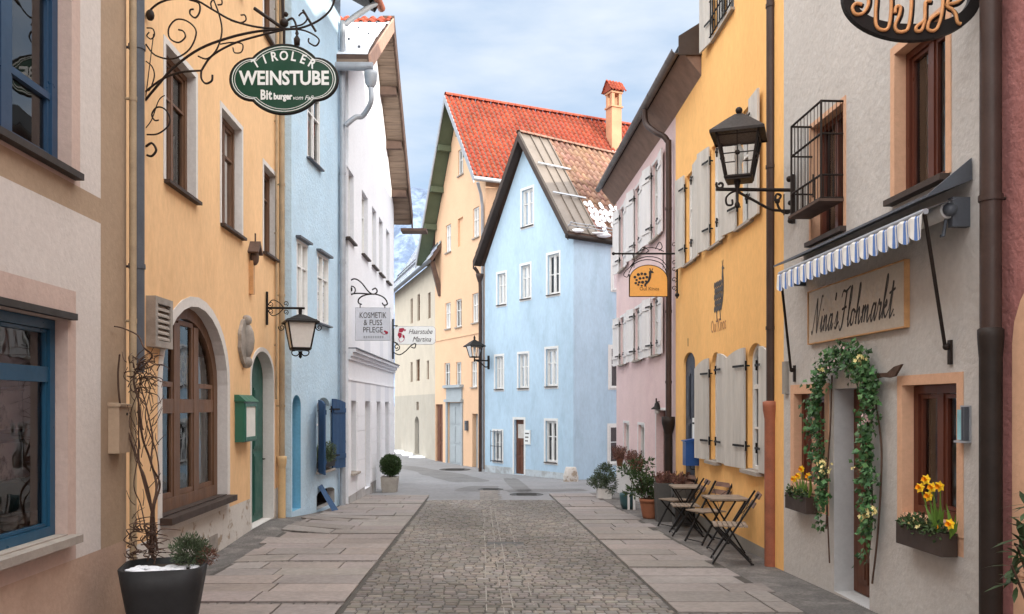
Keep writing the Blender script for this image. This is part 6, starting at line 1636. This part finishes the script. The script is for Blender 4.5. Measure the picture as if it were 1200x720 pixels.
# the cloth: sloping from the roller to the front bar, then the hanging valance
def cloth(s, t):          # t 0 roller .. 1 bar .. 2 hem
    if t <= 1: return P.W(s, zr + .06 + (zv + .02 - zr - .06) * t, .15 + (DV - .12) * t)
    u = t - 1; ph = ((s - va) / dv) % 1; hem = .165 + .045 * math.sin(math.pi * ph)
    return P.W(s, zv + .02 - hem * u, DV + .055 + .014 * math.sin(2 * math.pi * ((s - va) / dv) + .8) * u)
k = 12
for i in range(n):
    for j in range(k):
        x0, x1 = va + dv * (i + j / k), va + dv * (i + (j + 1) / k); m_ = 1 if j in (3, 4, 6, 7, 8) and j != 5 else 0
        m_ = 1 if j in (4, 5, 7) else 0
        for t0, t1 in ((0, 1), (1, 1.25), (1.25, 1.5), (1.5, 1.75), (1.75, 2)): mb.face([cloth(x0 + 1e-5, t0), cloth(x1 - 1e-5, t0), cloth(x1 - 1e-5, t1), cloth(x0 + 1e-5, t1)], m_, None, True)
mb.build('cloth', ['awn_white', 'awn_blue'], root, recalc=False)
for s, (bx, by) in ((vb_ - .02, (1115, 413)), (va + .02, (932, 438))):
    q = P.at(bx, by); mb = MB(); mb.tube([P.W(s, zv, DV + .03), P.W(q[0], q[1] + .05, .05)], .014, 8); mb.pbox(P, q[0] - .02, q[0] + .02, q[1] - .09, q[1] + .09, .001, .02); mb.ball(P.W(q[0], q[1] + .04, .04), .026); mb.build('awning_arm', 'iron_brown', root)

# --- board with the shop's name in brush script
root = thing('shop_sign', 'cream wooden board with slanting script reading Nina\'s Flohmarkt under the awning', 'sign', P.W(P.s(1000), P.at(1000, 370)[1], 0))
s0, s1 = P.s(951.5), P.s(1065.5); z0, z1 = P.at(951.5, 403)[1], P.at(951.5, 343.5)[1]
mb = MB(); mb.pbox(P, s0, s1, z0, z1, .001, .035); bd = mb.build('board', 'sign_board', root); mb = MB(); f = .012
mb.pbox(P, s0 - f, s1 + f, z0 - f, z0, .001, .045); mb.pbox(P, s0 - f, s1 + f, z1, z1 + f, .001, .045); mb.pbox(P, s0 - f, s0, z0, z1, .001, .045); mb.pbox(P, s1, s1 + f, z0, z1, .001, .045); mb.build('rim', 'sign_wood', bd)
GL = {'N': (1.05, [[(-.05, .05), (.05, 0), (.2, .5), (.38, 1.05), (.42, 1.0), (.55, .3), (.62, 0), (.72, .4), (.95, 1.1), (1.08, 1.15)]]),
      'i': (.38, [[(-.02, .1), (.14, .48), (.12, .1), (.18, 0), (.4, .2)], [(.21, .68), (.23, .72)]]),
      'n': (.62, [[(0, .3), (.1, .48), (.06, 0)], [(.07, .2), (.25, .46), (.34, .44), (.34, .1), (.42, 0), (.6, .2)]]),
      'a': (.60, [[(.38, .42), (.22, .48), (.06, .25), (.08, .02), (.2, .02), (.36, .3), (.42, .48), (.38, .1), (.46, 0), (.6, .2)]]),
      "'": (.22, [[(.1, 1.1), (.06, .9)]]),
      's': (.5, [[(0, .15), (.2, .5), (.24, .3), (.22, .06), (.06, 0), (-.02, .08)], [(.22, .06), (.45, .2)]]),
      'F': (.80, [[(-.05, .95), (.1, 1.12), (.4, 1.08), (.85, 1.2)], [(.48, 1.1), (.36, .5), (.22, .02), (.02, -.08), (-.1, .08)], [(.12, .55), (.6, .6)]]),
      'l': (.36, [[(0, .2), (.22, .7), (.28, 1.1), (.18, 1.15), (.1, .7), (.1, .1), (.18, 0), (.36, .2)]]),
      'o': (.55, [[(.3, .46), (.1, .4), (.04, .12), (.14, 0), (.32, .1), (.36, .36), (.3, .46), (.5, .36)]]),
      'h': (.64, [[(0, .2), (.22, .75), (.28, 1.1), (.18, 1.15), (.1, .6), (.06, 0)], [(.07, .2), (.25, .46), (.34, .42), (.34, .1), (.42, 0), (.62, .2)]]),
      'm': (.92, [[(0, .3), (.1, .48), (.06, 0)], [(.07, .2), (.24, .46), (.32, .42), (.30, 0)], [(.31, .2), (.5, .46), (.58, .42), (.58, .1), (.66, 0), (.88, .2)]]),
      'r': (.5, [[(0, .2), (.12, .55), (.2, .42), (.34, .44), (.28, .1), (.34, 0), (.5, .2)]]),
      'k': (.60, [[(0, .2), (.22, .75), (.28, 1.1), (.18, 1.15), (.1, .6), (.06, 0)], [(.08, .2), (.3, .48), (.36, .36), (.14, .26), (.34, .02), (.58, .2)]]),
      't': (.46, [[(.0, .2), (.2, .95), (.14, .1), (.22, 0), (.44, .2)], [(-.04, .66), (.44, .76)]]), '.': (.2, [[(.06, .02), (.09, .03)]]), ' ': (.12, [])}
txt = "Nina's Flohmarkt."; tw = sum(GL[c][0] for c in txt); fw_ = (s1 - s0) * .90 / (tw + .25); fh = (z1 - z0) * .57
mb = MB(); x = s0 + (s1 - s0) * .045; zb = z0 + (z1 - z0) * .19
for ch in txt:
    wd, st = GL[ch]
    for p_ in st:
        pts = catmull([(x + (a + b * .36) * fw_, zb + b * fh, 0) for a, b in p_], 6); nrm = []
        for i in range(len(pts)):                # a flat brush stroke held at an angle
            nrm.append(V(pts[i].x, pts[i].y, 0))
        for i in range(len(nrm) - 1):
            p, q = nrm[i], nrm[i + 1]; d = (q - p)
            if d.length < 1e-6: continue
            up = max(0, d.y / d.length); tk = .017 * (1.25 - .6 * up) ; e = V(d.y, -d.x, 0).normalized() * tk
            A = [p + e * .6, q + e * .6, q - e * .6, p - e * .6]; mb.face([P.W(v.x, v.y, .0375) for v in A])
            mb.face([P.W(p.x + tk * .6 * math.cos(R(60 * k_)), p.y + tk * .6 * math.sin(R(60 * k_)), .0372) for k_ in range(6)])
    x += wd * fw_
mb.build('lettering', 'ink_grey', bd)

# --- ivy garland round the door
s0, s1, z1 = DR; root = thing('ivy_garland', 'ivy garland with yellow and pink blossoms around the doorway of the grey shop', 'garland', P.W((s0 + s1) / 2, -.2, .1))
path = catmull([P.W(*P.at(968, 620, .06), .06), P.W(*P.at(969, 590, .06), .06), P.W(*P.at(964, 540, .06), .06), P.W(*P.at(959, 490, .06), .06), P.W(*P.at(963, 452, .06), .06), P.W(*P.at(976, 425, .06), .06), P.W(*P.at(994, 414, .06), .06), P.W(*P.at(1010, 424, .06), .06), P.W(*P.at(1022, 440, .06), .06), P.W(*P.at(1023, 475, .06), .06), P.W(*P.at(1019, 520, .06), .06), P.W(*P.at(1021, 560, .06), .06), P.W(*P.at(1022, 605, .06), .06), P.W(*P.at(1017, 660, .06), .06)], 10)
mb = MB(); n = len(path)
mb.tube(path, .009, 5); mb.tube(catmull([P.W(*P.at(975, 440, .03), .03), P.W(*P.at(973, 500, .03), .03), P.W(*P.at(969, 570, .03), .03), P.W(*P.at(972, 660, .03), .03)], 8), .008, 5); mb.tube(catmull([P.W(*P.at(1026, 470, .04), .04), P.W(*P.at(1033, 530, .04), .04), P.W(*P.at(1029, 620, .04), .04), P.W(*P.at(1022, 684, .04), .04)], 8), .009, 5)
b0 = P.at(1030, 443, .06); mb.prism([P.W(*P.at(a, b, .05), .05) for a, b in ((1026, 438), (1042, 437), (1050, 430), (1059, 427), (1055, 434), (1051, 441), (1044, 443), (1036, 442), (1028, 444))], P.n * .02); mb.build('branch', 'bark', root)
mb = MB(); wdt = []
for i in range(2500):
    f = rn.random() * (n - 1); k = int(f); p = path[k].lerp(path[min(k + 1, n - 1)], f - k); t = f / (n - 1)
    th = .064 if .10 < t < .93 else .028
    if t < .07 or t > .95:
        if rn.random() < .8: continue
    th *= 1.0 + .5 * math.sin(t * 40) * .5 + (.45 if .38 < t < .62 else 0)
    p = p + P.d * rn.gauss(0, th) + V(0, 0, rn.gauss(0, th * .7)) + P.n * abs(rn.gauss(.02, .045))
    b = rn.uniform(.45, 1.5); cc = (b * rn.uniform(.85, 1.1), b, b * rn.uniform(.8, 1.2))
    d = (V(rn.gauss(0, .6), rn.gauss(0, .6), rn.gauss(-.5, .6)) + P.n * .5).normalized(); up = (P.n + V(rn.gauss(0, .5), rn.gauss(0, .5), rn.gauss(.3, .4))).normalized(); L = rn.uniform(.028, .062)
    s = d.cross(up).normalized(); u = s.cross(d)       # five-pointed ivy leaf
    o = [(0, 0), (.35, .42), (.45, .62), (.62, .32), (1.0, 0), (.62, -.32), (.45, -.62), (.35, -.42)]
    i0 = [p + d * (a * L) + s * (b_ * L) + u * (abs(b_) * L * -.25) for a, b_ in o]
    mb.raw(i0, [(0, 1, 2, 3), (0, 3, 4), (0, 4, 5), (0, 5, 6, 7)], 0, cc)
mb.build('foliage', 'leaf_ivy', root)
def blossom(mb, c, r, m, rn, ax=None):
    ax = (ax or (P.n + V(rn.gauss(0, .4), rn.gauss(0, .4), rn.gauss(.1, .3)))).normalized(); u = ax.orthogonal().normalized(); v = ax.cross(u); a0 = rn.random() * 6
    for i in range(5):
        a = a0 + i * 2 * math.pi / 5; d = u * math.cos(a) + v * math.sin(a); mb.leaf(c, (d + ax * .35), ax, r, r * .8, m)
for name, m, spots, cnt in (('yellow_blossoms', 'petal_cream', ((1006, 424, 7), (1009, 420, 5), (965, 552, 6), (968, 545, 6), (962, 541, 4), (1018, 603, 8), (1028, 600, 5), (1008, 548, 6), (1012, 605, 5), (964, 433, 3)), 9), ('pink_blossoms', 'petal_pink', ((985, 412, 8), (980, 420, 7), (990, 406, 6), (974, 430, 4), (1016, 487, 5), (1012, 498, 5), (950, 490, 4), (1018, 492, 4)), 6)):
    mb = MB()
    for x, y, r in spots:
        for _ in range(cnt): q = P.at(x + rn.gauss(0, r * .45), y + rn.gauss(0, r * .45), .13); blossom(mb, P.W(q[0], q[1], rn.uniform(.10, .17)), rn.uniform(.017, .027) * (.75 if 'pink' in name else 1), 0, rn)
    mb.build(name, m, root)

# --- flower boxes with daffodils
def flower_box(sa, sb, z, lab, nd, dsp):
    root = thing('flower_box', lab, 'flower box', P.W((sa + sb) / 2, z, .1), 'daffodil boxes on the shop windows')
    mb = MB(); h, d = .17, .13; o0 = .012
    mb.pbox(P, sa, sb, z, z + .01, o0, d); mb.pbox(P, sa, sb, z + .01, z + h, o0, o0 + .012); mb.pbox(P, sa, sb, z + .01, z + h, d - .012, d); mb.pbox(P, sa, sa + .012, z + .01, z + h, o0 + .012, d - .012); mb.pbox(P, sb - .012, sb, z + .01, z + h, o0 + .012, d - .012); mb.build('box', 'sill_brown', root)
    mb = MB(); mb.face([P.W(sa + .012, z + h - .03, .02), P.W(sb - .012, z + h - .03, .02), P.W(sb - .012, z + h - .03, d - .012), P.W(sa + .012, z + h - .03, d - .012)]); mb.build('soil', 'soil', root)
    mb = MB()
    for i in range(int((sb - sa) * 26)): s = rn.uniform(sa + .03, sb - .03); leaves(mb, P.W(s, z + h + rn.uniform(-.02, .04), rn.uniform(.04, d + .02)), (.07, .06, .05), 22, .04, .026, rn, shell=.1, up=.2)
    mb.build('foliage', 'leaf', root)
    mb = MB()
    for i in range(int((sb - sa) * 12)): s = rn.uniform(sa + .03, sb - .03); blossom(mb, P.W(s, z + h + rn.uniform(.01, .06), rn.uniform(.06, d + .04)), .02, 0 if rn.random() < .75 else 1, rn)
    mb.build('small_blossoms', ['petal_cream', 'petal_orange'], root)
    for i in range(nd):
        b = P.W(dsp[i][0], z + h - .03, .08); top = P.W(dsp[i][1], z + h + dsp[i][2], .10); mb = MB()
        mb.tube(catmull([b, b.lerp(top, .6) + P.n * -.01, top], 4), .005, 5)
        for k in range(3): e = b + V(rn.gauss(0, .03), rn.gauss(0, .03), rn.uniform(.14, .26)); mb.leaf(b, e - b, P.n, (e - b).length, .02, 0)
        fl = mb.build('daffodil', 'stem_green', root); mb = MB(); ax = (P.n + V(-.2, -.6, rn.uniform(-.1, .4))).normalized(); u = ax.orthogonal().normalized(); v = ax.cross(u); c = top + ax * .008
        for k in range(6): a = k * math.pi / 3; mb.leaf(c, u * math.cos(a) + v * math.sin(a) + ax * .12, ax, .045, .036, 0)
        mb.build('petals', 'petal_yellow', fl); mb = MB(); rg = [[c + ax * t + (u * math.cos(a) + v * math.sin(a)) * r for a in [2 * math.pi * q / 9 for q in range(9)]] for t, r in ((0, .010), (.02, .013), (.032, .019))]
        mb.raw(sum(rg, []), [(r * 9 + q, r * 9 + (q + 1) % 9, r * 9 + 9 + (q + 1) % 9, r * 9 + 9 + q) for r in range(2) for q in range(9)], 0, None, True); mb.build('trumpet', 'petal_orange', fl)
sa, sb = P.s(1050, .13), P.s(1121, .02); z = P.at(1050, 636, .13)[1]
D_ = lambda x: P.s(x, .12)
flower_box(sa, sb, z, 'dark flower box with tall daffodils under the right window of the grey shop', 6, [(D_(1086), D_(1076), .30), (D_(1087), D_(1083), .37), (D_(1089), D_(1090), .32), (D_(1088), D_(1086), .25), (D_(1091), D_(1099), .34), (D_(1107), D_(1111), .08)])
sa, sb = P.s(920, .13), P.s(957, .02); z = P.at(920, 595, .13)[1]
flower_box(sa, sb, z, 'dark flower box with short daffodils under the left window of the grey shop', 4, [(D_(938), D_(938), .28), (D_(943), D_(946), .22), (D_(936), D_(934), .2), (D_(931), D_(929), .16)])
# --- leaflet case
root = thing('leaflet_case', 'clear leaflet holder with teal leaflets to the right of the shop window', 'leaflet holder', P.W(P.s(1132), P.at(1132, 495)[1], 0))
s0, s1 = P.s(1127), P.s(1138.5); z0, z1 = P.at(1127, 517)[1], P.at(1127, 477)[1]; mb = MB(); mb.pbox(P, s0, s1, z0 + .005, z1 + .01, .001, .012); mb.pbox(P, s0, s1, z0 - .01, z0 + .004, .001, .06); b = mb.build('backboard', 'zinc', root)
mb = MB(); mb.pbox(P, s0 + .01, s1 - .05, z0 + .01, z1 - .02, .014, .04); mb.build('leaflets', 'paper_teal', b); mb = MB(); mb.pbox(P, s1 - .045, s1 - .03, z0 + .01, z1, .014, .05); mb.pbox(P, s1 - .02, s1 - .01, z0 + .01, z1, .014, .05); mb.build('clip', 'zinc_dark', b)

# --- big openwork sign at the top right, lettered Antik in bent iron
Ya = 5.9
root = thing('openwork_sign', 'big oval black openwork sign with bent orange edged letters reading Antik', 'sign', PX(1069, 0, Ya))
mb = MB(); o = [(1069 + 76 * math.cos(2 * math.pi * i / 72) * (1 + .05 * abs(math.sin(4 * math.pi * i / 72)) ), -10 + 49 * math.sin(2 * math.pi * i / 72)) for i in range(72)]
def rib(pts_o, pts_i, Y, t): 
    k = len(pts_o)
    for i in range(k):
        j = (i + 1) % k; a, b, c, d = PX(*pts_o[i], Y), PX(*pts_o[j], Y), PX(*pts_i[j], Y), PX(*pts_i[i], Y); T = V(0, t, 0)
        for f in ((a, b, c, d), (a + T, b + T, c + T, d + T), (a, b, b + T, a + T), (d, c, c + T, d + T)): mb.face(f)
inn = []
for x, y in o:
    dx, dy = x - 1069, y + 10; L = math.hypot(dx, dy); th = 7 + 4 * max(0, dy / 49); inn.append((x - dx / L * th, y - dy / L * th))
rib([(1069 + (x - 1069) * 1.06, -10 + (y + 10) * 1.165) for x, y in o], inn, Ya, .05); mb.build('ring', 'iron', root)
st = ([(1010, 6), (1003, 5), (999, 10), (1002, 17), (1010, 17), (1016, 10), (1018, 0), (1016, -20), (1010, -34), (1020, -36), (1026, -20), (1027, 0), (1026, 15), (1027, 31), (1034, 36), (1041, 33), (1044, 15), (1044, -8), (1040, -18)],
      [(1049, 16), (1050, 9), (1055, 9), (1054, 18), (1049, 30), (1051, 37), (1058, 38), (1064, 34), (1067, 18), (1068, 0), (1067, -18)], [(1091, 2), (1085, 3), (1084, 10), (1083, 24), (1074, 32), (1074, 37), (1080, 36), (1084, 24)], [(1104, -24), (1105, 0), (1103, 20), (1098, 34), (1092, 37), (1087, 34), (1090, 24), (1100, 16)],
      [(1108, 6), (1120, 4), (1127, -2), (1124, -14), (1116, -12), (1112, -2), (1110, 8), (1116, 12), (1120, 18), (1122, 27), (1126, 29)])
for i, s_ in enumerate(st):
    mb = MB(); p = px_path(s_, Ya, 6); m_ = MB()
    off = V(.018, .02, 0); k = len(p)
    mb.tube([q + off for q in p], .016, 6); L = mb.build('letter', 'iron', root)
    m_.tube([q + V(-.004, -.008, 0) for q in p], .012, 6); m_.build('letter_edge', 'gold_line', L)
mb = MB(); mb.tube([PX(1069, -70, Ya) + V(-.1, 0, 0), PX(1069, -70, Ya) + V(.75, 0, 0)], .02); mb.tube([PX(1069, -70, Ya), PX(1069, -58, Ya)], .015); mb.build('iron_arm', 'iron', root)

# --- oleander leaves reaching in at the right edge
X, Y = 2.80, 4.55; z = gz(X, Y) + .03; c = V(X, Y, z); root = thing('potted_oleander', 'dark long leaved potted shrub reaching in at the right edge', 'potted plant', c)
mb = MB(); mb.lathe(c, [(.001, 0), (.14, 0), (.20, .34), (.21, .34), (.21, .38), (.18, .38), (.001, .33)], 18); mb.build('pot', 'terracotta', root)
mb = MB(); ml = MB()
tips = [PX(1192, 640, 4.4), PX(1185, 662, 4.35), PX(1196, 622, 4.5), PX(1204, 590, 4.5), PX(1212, 650, 4.5), PX(1225, 600, 4.6), PX(1240, 630, 4.6), PX(1215, 575, 4.6)]
for t in tips:
    mb.tube(catmull([c + V(rn.uniform(-.04, .04), 0, .33), c.lerp(t, .6) + V(.04, 0, .10), t], 5), .007, 5); dr = (t - c - V(0, 0, .3)).normalized()
    for i in range(15):
        q = t - dr * .16 * rn.random(); d = (dr * .5 + V(rn.gauss(-.15, .55), rn.gauss(-.1, .5), rn.gauss(-.15, .4))).normalized(); b = rn.uniform(.6, 1.3)
        s = d.cross(V(0, 0, 1)).normalized(); L = rn.uniform(.10, .16); u = s.cross(d)
        pr = [(0, 0), (.3, .10), (.62, .115), (1, 0), (.62, -.115), (.3, -.10)]; vs = [q + d * (a * L) + s * (w_ * L) - V(0, 0, .25 * L * a * a) for a, w_ in pr]; ml.raw(vs, [(0, 1, 5), (1, 2, 4, 5), (2, 3, 4)], 0, (b * .6, b * .62, b * .6))
mb.build('stems', 'bark', root); ml.build('foliage', 'leaf', root)
